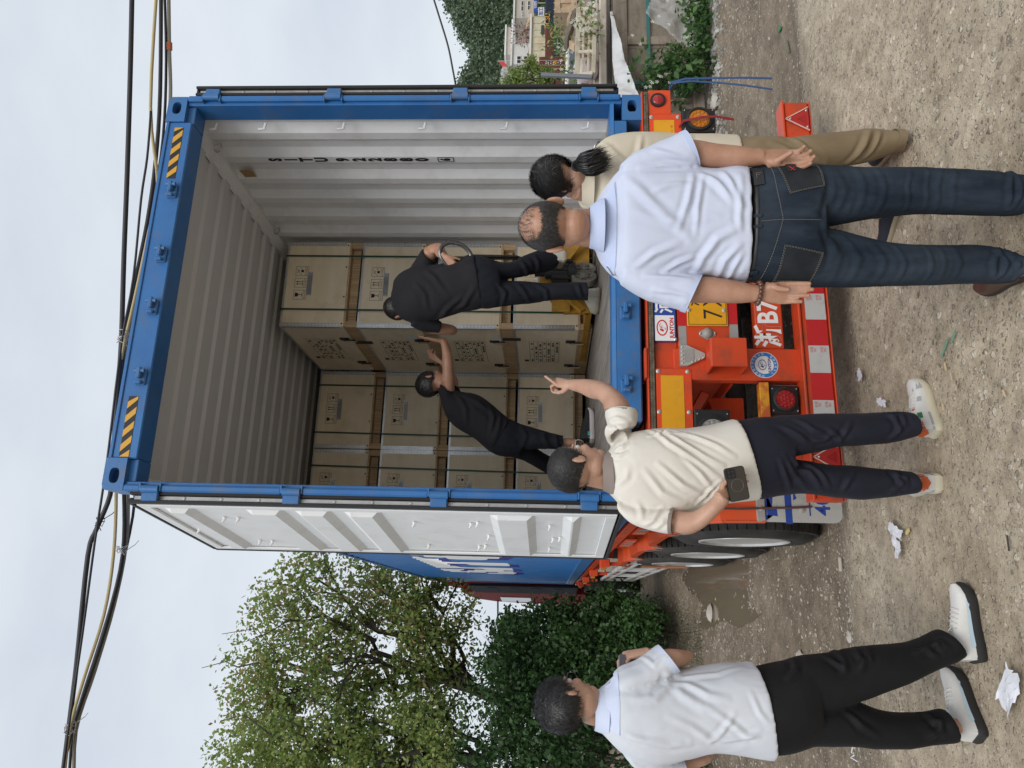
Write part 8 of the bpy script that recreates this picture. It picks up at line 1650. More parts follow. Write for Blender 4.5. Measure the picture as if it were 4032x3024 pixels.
wire('lone thin wire dipping towards the wooded hill', [(21.37,20.21,6.573), (20.02,20.63,6.11), (19.006,20.95,5.776), (18.158,21.2,5.587), (17.479,21.41,5.453), (16.628,21.66,5.352)], 0.035, CBK, nm='wire', grp='thin wires by the hill')
def tie(c, label, m_, n=4, r=0.05):
    g = np.random.default_rng(int(c[2] * 1000)); pts = [np.array(c) + np.array((0.02 * i / n - 0.01 + g.normal() * 0.03, r * math.cos(i * 1.25), r * 0.9 * math.sin(i * 1.25))) for i in range(n * 5)]; pts += [pts[-1] + np.array((0.05, 0.02, -0.06)), pts[-1] + np.array((0.09, 0.0, -0.10))]
    MB().tube([tuple(p) for p in pts], 0.0045, 5).thing('wire_tie', m_, label, 'tie', 'wire ties on the cables')
tie((.764,3.27,6.005), 'bright wire twisted round the cables where they cross over the header', STEEL, 6, 0.07); tie((-3.08,4.368,6.506), 'wire tie on the cables at the picture edge, loose end hanging', STEEL, 4, 0.06); tie((-1.318,3.93,6.031), 'wire tie on the bundle beyond the open door', STEEL, 3, 0.06); tie((-1.051,3.789,6.229), 'wire tie where the thick cable bends beside the corner casting', RUB, 3, 0.045)
MB().tube([(3.82,2.601,5.683), (3.746,2.622,5.68)], 0.028, 10).thing('cable_clip', mat('clip_orange', (0.55, 0.13, 0.05), 0.5), 'orange clip round the tan grey cable', 'clip')
# ------------------------------------------------------------------ old packing cases and scrap timber beyond the trailer
OLDW = mat('weathered_ply', (0.20, 0.165, 0.125), 0.9, col2=(0.29, 0.245, 0.195), scale=1.8, stretch=(1, 1, 7), detail=9, vary=0.25, dirt=(0.07, 0.055, 0.042), dirt_scale=5, dirt_amt=0.6, bump=0.25, bscale=14)
OLDL = mat('weathered_pale_board', (0.50, 0.43, 0.35), 0.9, col2=(0.64, 0.57, 0.49), scale=2, stretch=(1, 9, 9), detail=9, dirt=(0.12, 0.10, 0.085), dirt_scale=5, dirt_amt=0.5, bump=0.3, bscale=12)
TEALS = mat('teal_strap', (0.03, 0.15, 0.145), 0.5); LTW = mat('light_timber', (0.42, 0.30, 0.19), 0.85, col2=(0.52, 0.40, 0.28), scale=2, stretch=(8, 1, 8), dirt=(0.22, 0.14, 0.08), dirt_scale=5, dirt_amt=0.5)
OC = thing('packing_case', 'big weathered plywood packing case with teal straps under the planks', 'packing case', (5.4, 4.7, -0.2), 'old packing cases beyond the trailer')
x0, z0, x1, z1 = 3.62, -0.17, 6.9, 0.93
bx('panel', (x0, 4.245, z0), (5.05, 4.27, z1), OLDW, OC, 0.003); bx('panel', (5.056, 4.247, z0), (x1, 4.272, z1), OLDW, OC, 0.003)
bx('top_board', (x0, 4.27, z1), (x1, 5.6, z1 + 0.02), OLDW, OC, 0.003); bx('end_panel', (x0, 4.275, z0), (x0 + 0.02, 5.6, z1), OLDW, OC, 0.003)
bx('rail', (x0 - 0.02, 4.215, z1 - 0.175), (x1, 4.2445, z1), OLDW, OC, 0.004); bx('rail', (x0 - 0.02, 4.215, z0), (x1, 4.2445, z0 + 0.13), OLDW, OC, 0.004)
for xs in (x0 - 0.02, 5.10, 6.4): bx('stile', (xs, 4.217, z0 + 0.132), (xs + 0.12, 4.2447, z1 - 0.177), OLDL if xs < 4 else OLDW, OC, 0.004)
bx('strap', (x0 - 0.03, 4.205, 0.475), (x1, 4.2145, 0.515), TEALS, OC, 0); bx('strap', (4.50, 4.2048, z0), (4.535, 4.2143, z1 + 0.01), TEALS, OC, 0); bx('strap', (6.0, 4.2047, z0), (6.03, 4.2142, z1 + 0.01), TEALS, OC, 0)
OC2 = thing('packing_case', 'smaller weathered case seen past the end of the trailer, behind the amber lamp', 'packing case', (2.7, 4.9, -0.2), 'old packing cases beyond the trailer')
bx('panel', (1.7, 4.545, -0.17), (3.1, 4.57, 0.86), OLDW, OC2, 0.003); bx('end_panel', (3.08, 4.572, -0.17), (3.1, 5.5, 0.86), OLDW, OC2, 0.003); bx('lid', (1.7, 4.572, 0.86), (3.12, 5.5, 0.88), OLDW, OC2, 0.003)
for a in ((2.98, 4.515, -0.17, 3.12, 0.88), (1.7, 4.517, 0.75, 2.978, 0.86), (1.7, 4.517, -0.17, 2.978, -0.06)): bx('rail', (a[0], a[1], a[2]), (a[3], 4.5445, a[4]), OLDW, OC2, 0.004)
bx('strap', (1.7, 4.505, 0.33), (3.13, 4.5142, 0.355), TEALS, OC2, 0)
def plank(p, q, w_, h, m_, label, grp='planks thrown on the old case', nm='plank'): return MB().beam(p, q, w_, h, 0.006).thing(nm, m_, label, 'plank', grp)
plank((2.95, 4.42, 1.055), (7.0, 4.30, 1.06), 0.30, 0.075, OLDL, 'broad split weathered plank lying along the front of the case'); plank((3.0, 4.75, 1.10), (6.9, 4.72, 1.13), 0.28, 0.06, OLDL, 'second weathered plank behind the broad split one')
plank((2.9, 5.0, 1.185), (5.6, 4.95, 1.17), 0.20, 0.05, LTW, 'pale sawn plank topmost under the white rack'); plank((3.55, 4.5, 1.14), (3.62, 5.2, 1.15), 0.14, 0.08, LTW, 'short brown block across the planks')
plank((5.951,4.651,1.392), (5.211,4.339,1.528), 0.16, 0.05, OLDW, 'tilted brown board resting behind the rack'); plank((5.991,4.689,1.442), (5.692,4.513,1.491), 0.12, 0.04, LTW, 'short pale batten beside the tilted board'); plank((5.212,4.342,1.47), (5.094,4.275,1.406), 0.10, 0.04, LTW, 'stub of pale batten at the foot of the tilted board')
# white tarpaulin flowing off the planks, and clear film hanging from the strap
TARP = mat('white_tarpaulin', (0.58, 0.59, 0.60), 0.5, dirt=(0.30, 0.22, 0.15), dirt_scale=7, dirt_amt=0.35, bump=0.35, bscale=7)
def sheet(e0, e1, n, m_, amp, seed, nv=14):
    A, B2_ = np.array(e0, float), np.array(e1, float); ts = np.linspace(0, len(A) - 1, n); f_ = lambda Q, t: Q[int(min(t, len(Q) - 2))] * (1 - (t - int(min(t, len(Q) - 2)))) + Q[int(min(t, len(Q) - 2)) + 1] * (t - int(min(t, len(Q) - 2))); rows = []
    for t in ts:
        a, b2 = f_(A, t), f_(B2_, t); P = np.array([a + (b2 - a) * v for v in np.linspace(0, 1, nv)]); P[:, 1] += amp * fbm(P * np.array((4, 4, 3)) + seed, 3) + amp * 0.7 * (np.abs(fbm(P * np.array((9, 9, 5)) + seed, 2))); rows.append(P)
    mb = MB(); mb.grid(rows); return mb
sheet([(5.552,4.12,.977), (5.218,4.1,.957), (4.736,4.05,.958), (4.439,4,.942), (4.071,3.9,.91)], [(5.552,4.12,.945), (5.183,4.06,.893), (4.678,3.98,.806), (4.376,3.92,.745), (3.996,3.8,.668)], 46, TARP, 0.10, 3.3, 18).thing('tarpaulin', TARP, 'crumpled white tarpaulin flowing off the planks behind the corner casting', 'tarpaulin', smooth='all')
FILM = mat('clear_film', (0.75, 0.77, 0.76), 0.22, alpha=0.26, spec=0.7, bump=0.5, bscale=9)
sheet([(5.529,4.19,.526), (5.591,4.17,.512), (5.706,4.17,.509), (5.868,4.17,.506)], [(4.643,4,-.225), (5.01,4,-.215), (5.403,4.02,-.163), (5.747,4.05,-.146)], 40, FILM, 0.16, 8.1, 26).thing('plastic_film', FILM, 'clear plastic film hanging from the teal strap down over the case', 'plastic sheet', smooth='all')
# weeds with white flowers
WL1, WL2 = leaf_mat('weed_leaf', (0.045, 0.11, 0.034), (0.085, 0.17, 0.055), 0.35, 3), leaf_mat('weed_leaf_light', (0.085, 0.17, 0.045), (0.14, 0.24, 0.075), 0.4, 3)
def weeds(pts, n, size, seed, label_kind, spread):
    P = np.concatenate([np.array(p) + np.random.default_rng(seed + i).normal(size=(n, 3)) * np.array(spread) for i, p in enumerate(pts)]); k = P[:, 2] > -0.19; P = P[k]; return tag(leaf_obj('weeds', P, size, [WL1, WL1, WL2], None, seed, droop=0.5, aspect=0.55), kind='stuff')
weeds([(4.479,4,.628), (4.478,4,.485), (4.459,3.95,.35), (4.461,3.9,.198), (4.462,3.85,.083), (4.38,3.8,-.027), (4.356,3.9,.114)], 75, 0.10, 41, '', (0.12, 0.10, 0.08))
weeds([(4.588,3.85,.114), (4.566,3.9,.212), (4.693,3.85,-.031), (4.819,3.85,-.124), (4.992,3.85,-.06), (5.164,3.85,-.139), (5.253,3.9,-.026), (5.384,3.85,-.094), (5.409,3.9,.04), (5.272,3.8,-.169)], 85, 0.085, 43, '', (0.12, 0.10, 0.075))
weeds([(4.297,4.3,.14), (4.405,4.3,.173), (4.211,4.3,.161)], 28, 0.08, 45, '', (0.05, 0.05, 0.06))
for i, p in enumerate(((5.753,4.696,1.643), (5.638,4.627,1.624), (5.401,4.593,1.595), (5.505,4.664,1.659), (5.022,4.601,1.564), (4.965,4.517,1.494), (5.079,4.184,1.244), (5.36,4.1,1.283), (5.19,4.049,1.208), (5.56,4.043,1.251))): tag(leaf_obj('weeds', np.array(p) + np.random.default_rng(i).normal(size=(38, 3)) * np.array((0.10, 0.08, 0.09)), 0.075, [WL2, WL1, LG2], None, 60 + i, droop=0.2, aspect=0.4), kind='stuff')
fl = MB(); g = random.Random(9)
for c, k in (((4.237,3.85,.527), 5), ((4.36,3.85,.384), 4), ((5.058,4.1,.605), 3), ((4.738,3.7,.151), 4), ((4.36,3.85,.297), 3), ((4.352,4.2,.208), 4), ((4.287,4.2,.102), 4), ((5.149,3.9,.41), 3), ((5.365,3.8,.292), 4), ((5.357,4.096,1.369), 9), ((5.22,4.035,1.311), 9), ((5.138,4.058,1.336), 6), ((5.215,3.936,1.24), 8), ((4.959,4.114,1.248), 5), ((5.23,4.439,1.498), 6), ((5.434,4.279,1.424), 6), ((4.907,4.429,1.505), 5), ((5.501,3.955,1.273), 7)):
    for i in range(k):
        p = Vector(c) + Vector((g.gauss(0, .05), g.gauss(0, .03), g.gauss(0, .05)))
        for q in range(5): a = q * 1.257 + i; b2 = a + 0.5; fl.add([p, p + Vector((0.02 * math.cos(a - .3), -0.006, 0.02 * math.sin(a - .3))), p + Vector((0.024 * math.cos(a), -0.002, 0.024 * math.sin(a))), p + Vector((0.02 * math.cos(a + .3), -0.006, 0.02 * math.sin(a + .3)))], [(0, 1, 2, 3)])
tag(fl.build('flowers', mat('petal_white', (0.70, 0.69, 0.60), 0.7)), kind='stuff')
# rusty white rack, post and boxes on top of the pile
RK = thing('metal_rack', 'cream painted metal rack with rusty corner lying on the pile', 'rack', (4.6, 5.6, 1.2)); RKM = mat('cream_enamel', (0.50, 0.46, 0.36), 0.5, dirt=(0.22, 0.09, 0.03), dirt_scale=6, dirt_amt=0.7)
ra, rb, rc, rd_ = [np.array(q) for q in ((5.787,4.388,1.364), (5.636,4.234,1.154), (4.458,3.951,1.199), (4.495,4.034,1.394))]
for a, b2, w_ in ((ra, rb, .05), (rb, rc, .05), (rc, rd_, .05), (rd_, ra, .06), (ra * .68 + rd_ * .32, rb * .68 + rc * .32, .045), (ra * .33 + rd_ * .67, rb * .33 + rc * .67, .045), (ra * .66 + rb * .34, rd_ * .66 + rc * .34, .03), (ra * .33 + rb * .67, rd_ * .33 + rc * .67, .03)): MB().beam(tuple(a), tuple(b2), w_, w_, 0.004, (0, 1, 0)).build('rail', RKM, RK)
MB().beam((4.561,4.096,1.827), (4.352,3.877,1.211), 0.045, 0.045, 0.004, (0, 1, 0)).thing('metal_post', mat('grey_metal', (0.16, 0.17, 0.18), 0.5, 0.3), 'upright grey metal post beside the rack', 'post')
for i, (p, q, lab) in enumerate((((6.62,5.379,1.685), (6.87,5.323,1.357), 'pale timber box standing open-sided on the pile at the picture edge'), ((5.977,4.96,1.328), (6.193,4.907,1.132), 'brown plywood box behind the flowering weeds'), ((5.528,4.883,1.321), (5.803,4.812,1.138), 'brown plywood box behind the middle of the rack'), ((5.127,4.793,1.305), (5.36,4.733,1.144), 'brown plywood box behind the rusty rack corner'))):
    t = thing('timber_box', lab, 'box', p, 'timber boxes on the pile'); a, b2 = (min(p[0], q[0]), p[1], min(p[2], q[2])), (max(p[0], q[0]), p[1] + 0.5, max(p[2], q[2])); bx('panel', (a[0] + .01, a[1] + .012, a[2]), (b2[0] - .01, b2[1], b2[2] - .005), LTW if i == 0 else mat('brown_ply', (0.25, 0.16, 0.085), 0.85, col2=(0.34, 0.23, 0.13), scale=3), t, 0.003)
    for z in (a[2], b2[2] - 0.09): bx('rail', (a[0], a[1] - 0.01, z), (b2[0], a[1] + 0.0115, z + 0.085), LTW, t, 0.003)
    for x in (a[0], b2[0] - 0.08): bx('stile', (x, a[1] - 0.011, a[2] + 0.087), (x + 0.08, a[1] + 0.0113, b2[2] - 0.092), LTW, t, 0.003)
BAG = mat('pink_film_bag', (0.55, 0.45, 0.46), 0.4, bump=0.6, bscale=6); mb = MB(); ell(mb, (4.963,4.53,1.263), (0.18, 0.12, 0.17)); mb.thing('plastic_bag', BAG, 'crumpled pinkish plastic bag behind the rusty rack corner', 'bag', smooth='all')
# ------------------------------------------------------------------ yards, buildings and the hill in the distance
WALLW = mat('white_render', (0.62, 0.62, 0.60), 0.8, dirt=(0.45, 0.43, 0.40), dirt_scale=0.4, dirt_amt=0.5); BEIGE = mat('beige_render', (0.46, 0.42, 0.36), 0.85, dirt=(0.33, 0.29, 0.25), dirt_scale=0.4, dirt_amt=0.5); CREAM = mat('rusty_cream_sheet', (0.56, 0.52, 0.38), 0.7, dirt=(0.34, 0.22, 0.10), dirt_scale=0.7, dirt_amt=0.7); GLS = mat('dark_window', (0.035, 0.04, 0.045), 0.15); RST = mat('container_brown', (0.125, 0.030, 0.022), 0.6, col2=(0.16, 0.045, 0.035), scale=0.8); NVYC2 = mat('container_navy', (0.018, 0.028, 0.055), 0.6); AWN = mat('tan_awning', (0.40, 0.27, 0.15), 0.8)
def bldg(name, label, p, q, dep, m_, wins, cat='building', group=None, roofm=None):
    a, b2 = (min(p[0], q[0]), p[1], min(p[2], q[2])), (max(p[0], q[0]), p[1] + dep, max(p[2], q[2])); t = thing(name, label, cat, ((a[0] + b2[0]) / 2, a[1], a[2]), group)
    bx('wall', a, b2, m_, t, 0.02); bx('roof', (a[0] - 0.3, a[1] - 0.3, b2[2] + 0.002), (b2[0] + 0.3, b2[1], b2[2] + 0.3), roofm or WALLW, t, 0.03)
    for (w0, w1) in wins:
        f_ = bx('window', (min(w0[0], w1[0]), a[1] - 0.10, min(w0[2], w1[2])), (max(w0[0], w1[0]), a[1] - 0.002, max(w0[2], w1[2])), WALLW, t, 0.01); x_a, x_b, z_a, z_b = min(w0[0], w1[0]), max(w0[0], w1[0]), min(w0[2], w1[2]), max(w0[2], w1[2])
        for k in range(2): u0 = x_a + (x_b - x_a) * (k / 2) + 0.06; bx('pane', (u0, a[1] - 0.112, z_a + 0.08), (u0 + (x_b - x_a) / 2 - 0.12, a[1] - 0.102, z_b - 0.08), GLS, f_, 0)
    return t
wb = bldg('white_building', 'white house with dark windows below the wooded hill', (89.3,110,9.1), (98.17,110,4.845), 12, WALLW, [((89.36,110,8.326), (90.85,110,7.585)), ((89.35,110,7.132), (90.83,110,6.388)), ((89.34,110,5.94), (90.83,110,5.647)), ((95.95,110,8.431), (96.53,110,8.022)), ((93.71,110,8.315), (94.07,110,7.902)), ((93.7,110,7.111), (94.05,110,6.697))])
bldg('roof_house', 'low grey house beside the white one, its water tanks on top', (86.2,112,9.105), (90.83,112,4.74), 10, mat('grey_render', (0.36, 0.36, 0.36), 0.85), [((89.17,112,8.095), (89.45,112,7.799))])
for i, y in enumerate((1060, 1160)): p = (89.82,113,9.27) if i == 0 else (88.38,113,9.268); MB().disc((p[0], p[1], p[2] + 0.3), (0, 0, 1), [(1.1, 0), (1.15, 0.15), (1.15, 1.3), (0.3, 1.7), (0, 1.7)], 14).thing('water_tank', STEEL, 'pale water tank on the grey house roof, ' + ('nearer the white house' if i == 0 else 'nearer the open container door'), 'tank', 'water tanks on the grey house', None, True)
bldg('penthouse', 'cream rooftop room set back on the white house', (94.56,114,10.534), (100.52,114,9.602), 8, BEIGE, [((95.88,114,9.763), (96.77,114,9.501))])
bldg('beige_building', 'beige house with paired windows at the picture edge', (93.65,104,8.493), (100.38,104,5.276), 12, BEIGE, [((94.96,104,7.543), (97,104,7.069)), ((95.16,104,6.449), (96.98,104,5.966)), ((93.71,104,7.34), (94.82,104,7.02)), ((93.69,104,6.303), (94.8,104,5.98))])
cb = bldg('sheet_metal_shed', 'cream sheet-metal shed streaked with rust behind the brown containers', (73.07,90,5.085), (81.47,90,2.999), 14, CREAM, []); 
mb = MB()
for i in range(16): q = (73.05,89.9,5.014); mb.box((q[0] + 0.1 + i * 1.18, 89.86, q[2] - 4.9), (q[0] + 0.16 + i * 1.18, 89.98, q[2] - 0.1), 0)
tag(mb.build('sheet_ribs', CREAM, cb), kind='stuff')
vp = bx('window', (min((78.3,89.8,3.746)[0], (79.74,89.8,3.77)[0]), 89.7, (79.02,89.8,3.341)[2]), (max((78.3,89.8,3.746)[0], (79.74,89.8,3.77)[0]), 89.95, (79.02,89.8,3.758)[2]), GLS, cb, 0.01)
for i, (p, q) in enumerate((((86.45,99,6.684), (88.48,97,5.591)), ((82.93,99,6.171), (83.19,97,5.431)))): MB().add([(p[0], 101, p[2]), (q[0], 101, p[2]), (q[0], 96, q[2]), (p[0], 96, q[2]), (p[0], 101, p[2] - .1), (q[0], 101, p[2] - .1), (q[0], 96, q[2] - .1), (p[0], 96, q[2] - .1)], [(0, 1, 2, 3), (7, 6, 5, 4), (0, 3, 7, 4), (1, 5, 6, 2), (3, 2, 6, 7), (0, 4, 5, 1)]).thing('awning', AWN, 'tan sloping awning on the white house, ' + ('the larger one by the beige house' if i == 0 else 'the smaller one'), 'awning', 'awnings on the white house')
PKL = leaf_mat('pink_blossom', (0.38, 0.20, 0.22), (0.50, 0.32, 0.33), 0.3, 2)
for i, p in enumerate(((83.59,95,6.607), (81.89,95,6.463))): t = thing('balcony_plant', 'pink blossoming plant on the shed roof, ' + ('beside the larger awning' if i == 0 else 'between the two awnings'), 'plant', p, 'pink plants on the shed roof'); leaf_obj('blossom', np.array(p) + np.random.default_rng(i).normal(size=(240, 3)) * np.array((0.45, 0.4, 0.9)), 0.38, [PKL, PKL, LDK2], t, i); MB().tube([(p[0], p[1], p[2] - 2.2), p], 0.05, 5).build('stem', BARK, t)
for i, (p, q, s_, lab) in enumerate((((80.44,88,4.847), (83.06,88,4.304), '切割零', 'blue and white lettered sign, upper one beside the beige house'), ((78.95,87,4.17), (80.41,87,3.32), '加工', 'white lettered sign below, with dark rusty frame'))):
    sg_ = MB().box((min(p[0], q[0]), p[1], min(p[2], q[2])), (max(p[0], q[0]), p[1] + 0.1, max(p[2], q[2])), 0).thing('shop_sign', PLATEB if i == 0 else WALLW, lab, 'sign', 'shop signs by the beige house'); h_s = abs(p[2] - q[2]); text(s_, h_s * 0.8, WHITE if i == 0 else PLATEB, X_, U_, ((p[0] + q[0]) / 2, p[1] - 0.03, (p[2] + q[2]) / 2), sg_, ext=0.02)
def big_box(label, p, q, dep, m_, doors, nm='freight_container', grp='freight containers in the yard'):
    a, b2 = (min(p[0], q[0]), p[1], min(p[2], q[2])), (max(p[0], q[0]), p[1] + dep, max(p[2], q[2])); t = thing(nm, label, 'freight container', ((a[0] + b2[0]) / 2, a[1], a[2]), grp); bx('box', a, b2, m_, t, 0.03); n = 12 if doors else 26; mb = MB()
    for i in range(n): x = a[0] + (b2[0] - a[0]) * (i + 0.5) / n; mb.box((x - (b2[0] - a[0]) / n * 0.28, a[1] - 0.05, a[2] + 0.15), (x + (b2[0] - a[0]) / n * 0.28, a[1] - 0.002, b2[2] - 0.15), 0)
    tag(mb.build('ribs', m_, t), kind='stuff')
    if doors:
        for f_ in (0.2, 0.42, 0.58, 0.8): x = a[0] + (b2[0] - a[0]) * f_; MB().tube([(x, a[1] - 0.09, a[2] + 0.05), (x, a[1] - 0.09, b2[2] - 0.05)], 0.03, 6).build('lock_rod', STEEL, t)
        mb = MB(); g = random.Random(3)
        for f_ in (0.27, 0.31): 
            for k in range(7): x = a[0] + (b2[0] - a[0]) * (1 - f_ - 0.02 * (k % 2)); mb.box((x - 0.12, a[1] - 0.062, a[2] + 0.5 + k * 0.27), (x + 0.10, a[1] - 0.0515, a[2] + 0.58 + k * 0.27), 0)
        mb.build('print_mark', WHITE, t); bx('warning_label', (a[0] + (b2[0] - a[0]) * 0.68, a[1] - 0.062, a[2] + 1.0), (a[0] + (b2[0] - a[0]) * 0.80, a[1] - 0.0515, a[2] + 1.3), YREF, t, 0)
    return t
big_box('brown-red freight container end with white lettering and locking rods', (55.42,70,3.477), (58.31,70,.524), 6, RST, True)
big_box('long brown freight container side by the ferns', (63.2,76,2.924), (67.71,76,1.974), 2.4, RST, False); nv = big_box('navy freight container with yellow letters, end of the row', (68.63,77,3.01), (73.75,77,1.997), 2.4, NVYC2, False); p = (69.11,76.8,2.673); text('DCSU', 0.9, YREF, X_, U_, p, nv, ext=0.02)
big_box('brown freight container lower beside the grey post', (55.82,72,1.7), (56.9,72,.651), 6, RST, False)
VN = thing('parked_van', 'white-roofed van with grey windows parked beyond the pile', 'van', (10.5, 22, 0), None); va, vb = np.array((17.73,22,1.243)), np.array((19.777,22,1.086))
bx('roof', (va[0], 22, vb[2]), (vb[0], 23.8, va[2]), WALLW, VN, 0.05); z_ = (19.094,22,.792)[2]; bx('window', (va[0] + .05, 22.03, z_), (vb[0] - .05, 23.7, vb[2] - 0.002), mat('grey_glass', (0.11, 0.13, 0.15), 0.15), VN, 0.02); bx('body', (va[0], 21.98, -0.1), (vb[0], 23.85, z_ - 0.002), mat('pale_van_paint', (0.45, 0.46, 0.48), 0.4), VN, 0.06)
for x in (va[0] + 0.7, vb[0] - 0.7): MB().disc((x, 21.99, 0.15), (0, -1, 0), [(0.33, -0.2), (0.33, 0), (0.2, 0.01), (0, 0.01)], 20).build('wheel', TYRE, VN)
tc_ = (36.23,45,3.146); tree('round leafy tree beside the brown-red container', (tc_[0], 45, -0.2), (tc_[0], 45, tc_[2] - 1.2), [((tc_[0] + dx, 45 + dy, tc_[2] + dz), (0.95, 0.9, 0.9)) for dx, dy, dz in ((0, 0, 0.9), (-0.9, 0.3, -0.2), (0.7, -0.2, 0.1), (0.0, 0.4, 1.9), (-0.4, -0.4, -0.9), (-1.6, 0, -0.5))], 6000, 0.20, [LG1, LG2, LG3], 51, None, 0.2, 0.8)
FP = (91.55,112,10.222); fp = MB().tube([(FP[0], 112, FP[2] - 3), (FP[0], 112, FP[2] + 1.6)], 0.07, 6).thing('flag_pole', STEEL, 'thin pole with a small red flag on the white house', 'flag pole'); MB().grid([[(FP[0] + 0.05 - 0.4 * i, 112 + 0.1 * (i % 2), FP[2] + 1.5 - 0.25 * i) for i in range(4)], [(FP[0] + 0.05 - 0.4 * i, 112 + 0.1 * (i % 2), FP[2] + 0.5 - 0.25 * i) for i in range(4)]]).build('flag', RED, fp)
# wooded hill with a bare cliff
HX, HY = np.meshgrid(np.linspace(60, 420, 130), np.linspace(190, 420, 90), indexing='ij'); Q = np.stack([HX.ravel(), HY.ravel(), 0 * HX.ravel()], -1); u = HX.ravel()
RG_ = [(275.43,285,57.94), (263.72,285,53.21), (256.31,285,49.44), (248.19,285,46.02), (243.34,285,41.11), (236.98,285,38.52), (231.49,285,38.29), (226.07,285,41.03), (219.17,285,44.32), (208.55,285,47.08), (193.68,285,45.06)]; RG_ = sorted(RG_); RG_ = [(RG_[0][0] - 40, 285, 4), (RG_[0][0] - 12, 285, RG_[0][2] * 0.8)] + RG_; prof_x = [p[0] for p in RG_]; prof_z = [p[2] - 3.5 for p in RG_]
hz = np.interp(u, prof_x, prof_z) * 1.0 * sst(258, 284, HY.ravel()) * sst(345, 290, HY.ravel()) + 3.0 * fbm(Q * 0.03, 4); hz = hz * sst(190, 215, HY.ravel()) - 1.0; HP = np.stack([HX.ravel(), HY.ravel(), hz], -1)
me = bpy.data.meshes.new('hill'); ix = np.arange(130 * 90).reshape(130, 90); fc = np.stack([ix[:-1, :-1], ix[1:, :-1], ix[1:, 1:], ix[:-1, 1:]], -1).reshape(-1, 4); me.from_pydata(HP.tolist(), [], fc.tolist()); me.polygons.foreach_set('use_smooth', [True] * len(me.polygons)); me.materials.append(mat('hill_soil', (0.035, 0.055, 0.025), 0.95, col2=(0.05, 0.07, 0.035), scale=0.1)); tag(link('hill', me), kind='structure')
g = np.random.default_rng(12); k = g.uniform(0, 1, (6500, 2)); hx, hy = 70 + 230 * k[:, 0], 252 + 46 * k[:, 1]; hzz = np.interp(hx, prof_x, prof_z) * sst(258, 284, hy) * sst(345, 290, hy) + 3.0 * fbm(np.stack([hx, hy, 0 * hx], -1) * 0.03, 4); hzz = hzz * sst(190, 215, hy) - 1; cliff = (np.abs(hx - 128) < 5) & (np.abs(hzz - 20) < 7) & (hy < 275); PT = np.stack([hx, hy, hzz], -1)[~cliff]; LF = np.concatenate([PT + g.normal(size=PT.shape) * np.array((1.9, 1.9, 1.1)) + np.array((0, 0, 1.2)) for _ in range(11)])
HL = [leaf_mat('hill_leaf_hazed', (0.075, 0.12, 0.075), (0.125, 0.175, 0.105), 0.2, 0.15), leaf_mat('hill_leaf_hazed_pale', (0.10, 0.15, 0.09), (0.15, 0.20, 0.12), 0.2, 0.15)]; tag(leaf_obj('woods', LF, 1.25, HL, None, 5, droop=-0.4, aspect=0.9), kind='stuff')  # distance haze is mixed into these leaf colours, making them paler and bluer
mb = MB(); c = np.array((128.0, 262, 22.0)); V = []; F = []
for i in range(14):
    for j in range(12): p = c + np.array(((j - 5.5) * 1.2, (i - 7) * 0.9, (i - 7) * 1.25)); p[1] += -3 + 2.2 * fbm(p[None] * 0.35, 3)[0]; V.append(p)
mb.add(V, [(i * 12 + j, i * 12 + j + 1, (i + 1) * 12 + j + 1, (i + 1) * 12 + j) for i in range(13) for j in range(11)]); tag(mb.build('cliff', mat('bare_rock', (0.22, 0.18, 0.15), 0.95, col2=(0.33, 0.28, 0.24), scale=0.5)), kind='structure')
# ------------------------------------------------------------------ litter on the ground
PAP = mat('litter_paper', (0.66, 0.66, 0.70), 0.8); WCH = mat('wood_chip', (0.55, 0.42, 0.25), 0.85); GST = mat('pale_green_strap', (0.17, 0.30, 0.21), 0.6)
def crumple(label, c, sx, sy, h, seed, m_=PAP, nm='paper_scrap', rot=0.0, n=9, cat='paper'):
    g = np.random.default_rng(seed); rows = []
    for i in range(n):
        row = []
        for j in range(n): u, v = (i / (n - 1) - .5) * sx, (j / (n - 1) - .5) * sy; x, y = c[0] + u * math.cos(rot) - v * math.sin(rot), c[1] + u * math.sin(rot) + v * math.cos(rot); row.append((x + g.normal() * 0.008, y + g.normal() * 0.008, gz(x, y) + 0.016 + h * (0.5 + fbm(np.array([[u * 14 + seed, v * 14, 0]]), 2)[0])))
        rows.append(row)
    return MB().grid(rows).thing(nm, m_, label, cat)
crumple('crumpled white paper lying behind the bumper shadow', (-.529,-.014,.02), 0.055, 0.05, 0.04, 1); crumple('long folded white paper behind the polo man, pointed end', (-1.371,-.238,.01), 0.055, 0.15, 0.02, 2, rot=-0.4); crumple('torn flap of white paper beside the long folded piece', (-1.438,-.239,.01), 0.10, 0.055, 0.025, 3, rot=0.3)
crumple('big creased white paper at the picture edge near the black sole', (-2.003,-1.025,.005), 0.09, 0.17, 0.03, 4, rot=0.9); crumple('grey torn paper strip beside the pointing man\'s trainer', (-.741,-.237,.01), 0.025, 0.085, 0.02, 5, rot=-0.5)
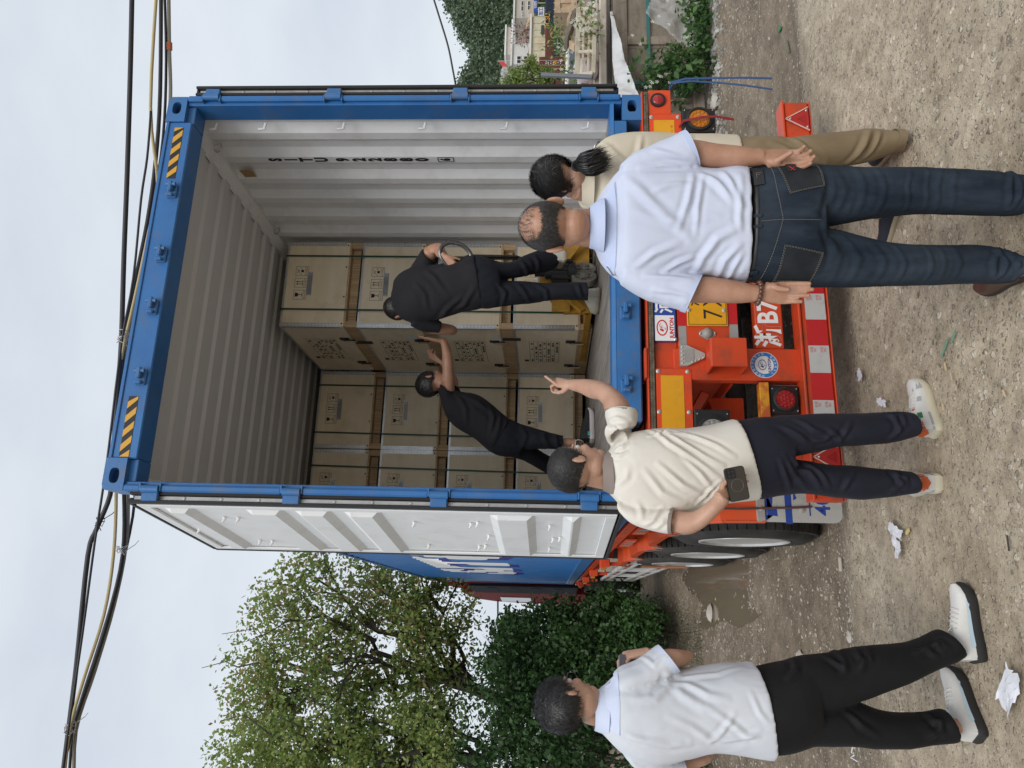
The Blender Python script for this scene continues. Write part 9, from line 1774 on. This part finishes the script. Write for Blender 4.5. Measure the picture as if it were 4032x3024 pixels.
for i, (p, q, w_, m_, lab, nm) in enumerate((((-.705,-.84,.02), (-.652,-.912,.02), .011, GST, 'longer piece of pale green strap on the concrete', 'strap_piece'), ((-.671,-.934,.026), (-.64,-.983,.02), .011, GST, 'shorter piece of pale green strap bent over the longer one', 'strap_piece'), ((-.737,-.861,.02), (-.771,-.869,.02), .010, WCH, 'pale wood chip nearest the green strap', 'wood_chip'), ((-.793,-.899,.02), (-.823,-.903,.02), .007, WCH, 'thin wood splinter, second from the green strap', 'wood_chip'), ((-.855,-.926,.02), (-.878,-.927,.02), .006, WCH, 'short wood splinter, third from the green strap', 'wood_chip'), ((-.963,-1.238,.02), (-.989,-1.251,.02), .009, WCH, 'wood chip lying alone towards the viewer', 'wood_chip'), ((-.898,-.8,.02), (-.927,-.807,.02), .008, WCH, 'wood chip beside the lettered trainer sole', 'wood_chip'), ((-1.39,-.326,.02), (-1.376,-.361,.02), .016, mat('yellow_chip', (.55, .45, .18), .7), 'yellowish chip beside the folded paper', 'wood_chip'), ((-1.404,1.016,-.02), (-1.487,1.027,-.02), .035, OLDL, 'peeled stick on the mud near the wheels', 'stick'), ((-1.474,-1.127,.016), (-1.53,-1.129,.016), .008, BARK, 'thin dark twig on the concrete', 'twig'), ((2.666,1.275,0), (2.525,1.24,0), .02, mat('green_tipped_stick', (.14, .16, .12), .8), 'thin stick with green tip on the gravel beyond the yard', 'stick'), ((2.894,1.433,-.01), (2.876,1.364,-.01), .03, mat('green_shard', (.02, .20, .08), .5), 'bright green plastic shard on the gravel beyond the yard', 'plastic_shard'))): MB().beam((p[0], p[1], gz(p[0], p[1]) + .014), (q[0], q[1], gz(q[0], q[1]) + .016), w_, min(w_ * .5, .008), .001).thing(nm, m_, lab, {'strap_piece': 'strap', 'wood_chip': 'wood chip', 'plastic_shard': 'plastic'}.get(nm, 'stick'))
def stone(label, c, r, seed):
    mb = MB(); ell(mb, (c[0], c[1], gz(c[0], c[1]) + r * .25), (r, r * .75, r * .45), None, 12); g = np.random.default_rng(seed); mb.v = [tuple(np.array(p) + g.normal(size=3) * r * .06) for p in mb.v]; mb.thing('stone', mat('pale_stone', (.45, .42, .37), .9), label, 'stone', 'single pale stones', None, True)
stone('pale flat stone on the mud near the dry stalks', (-1.734,5.477,-.2), .10, 1); stone('pale stone in front of the young man\'s knee', (-2.056,2.237,-.05), .055, 2); stone('small pale stone between the mud and the wheel tracks', (-1.873,.929,-.02), .04, 3); stone('grey stone on the gravel beyond the bumper end', (3.901,3.741,-.15), .11, 4)
g = random.Random(2); mb = MB()
P = [np.array((-2.425,.581,.02)), np.array((-2.457,.58,.03)), np.array((-2.467,.564,.02)), np.array((-2.485,.597,.03)), np.array((-2.493,.534,.02))]; mb.tube([tuple(p) for p in P], .004, 5); mb.thing('string', PAP, 'tangled white string behind the young man\'s leg', 'string')
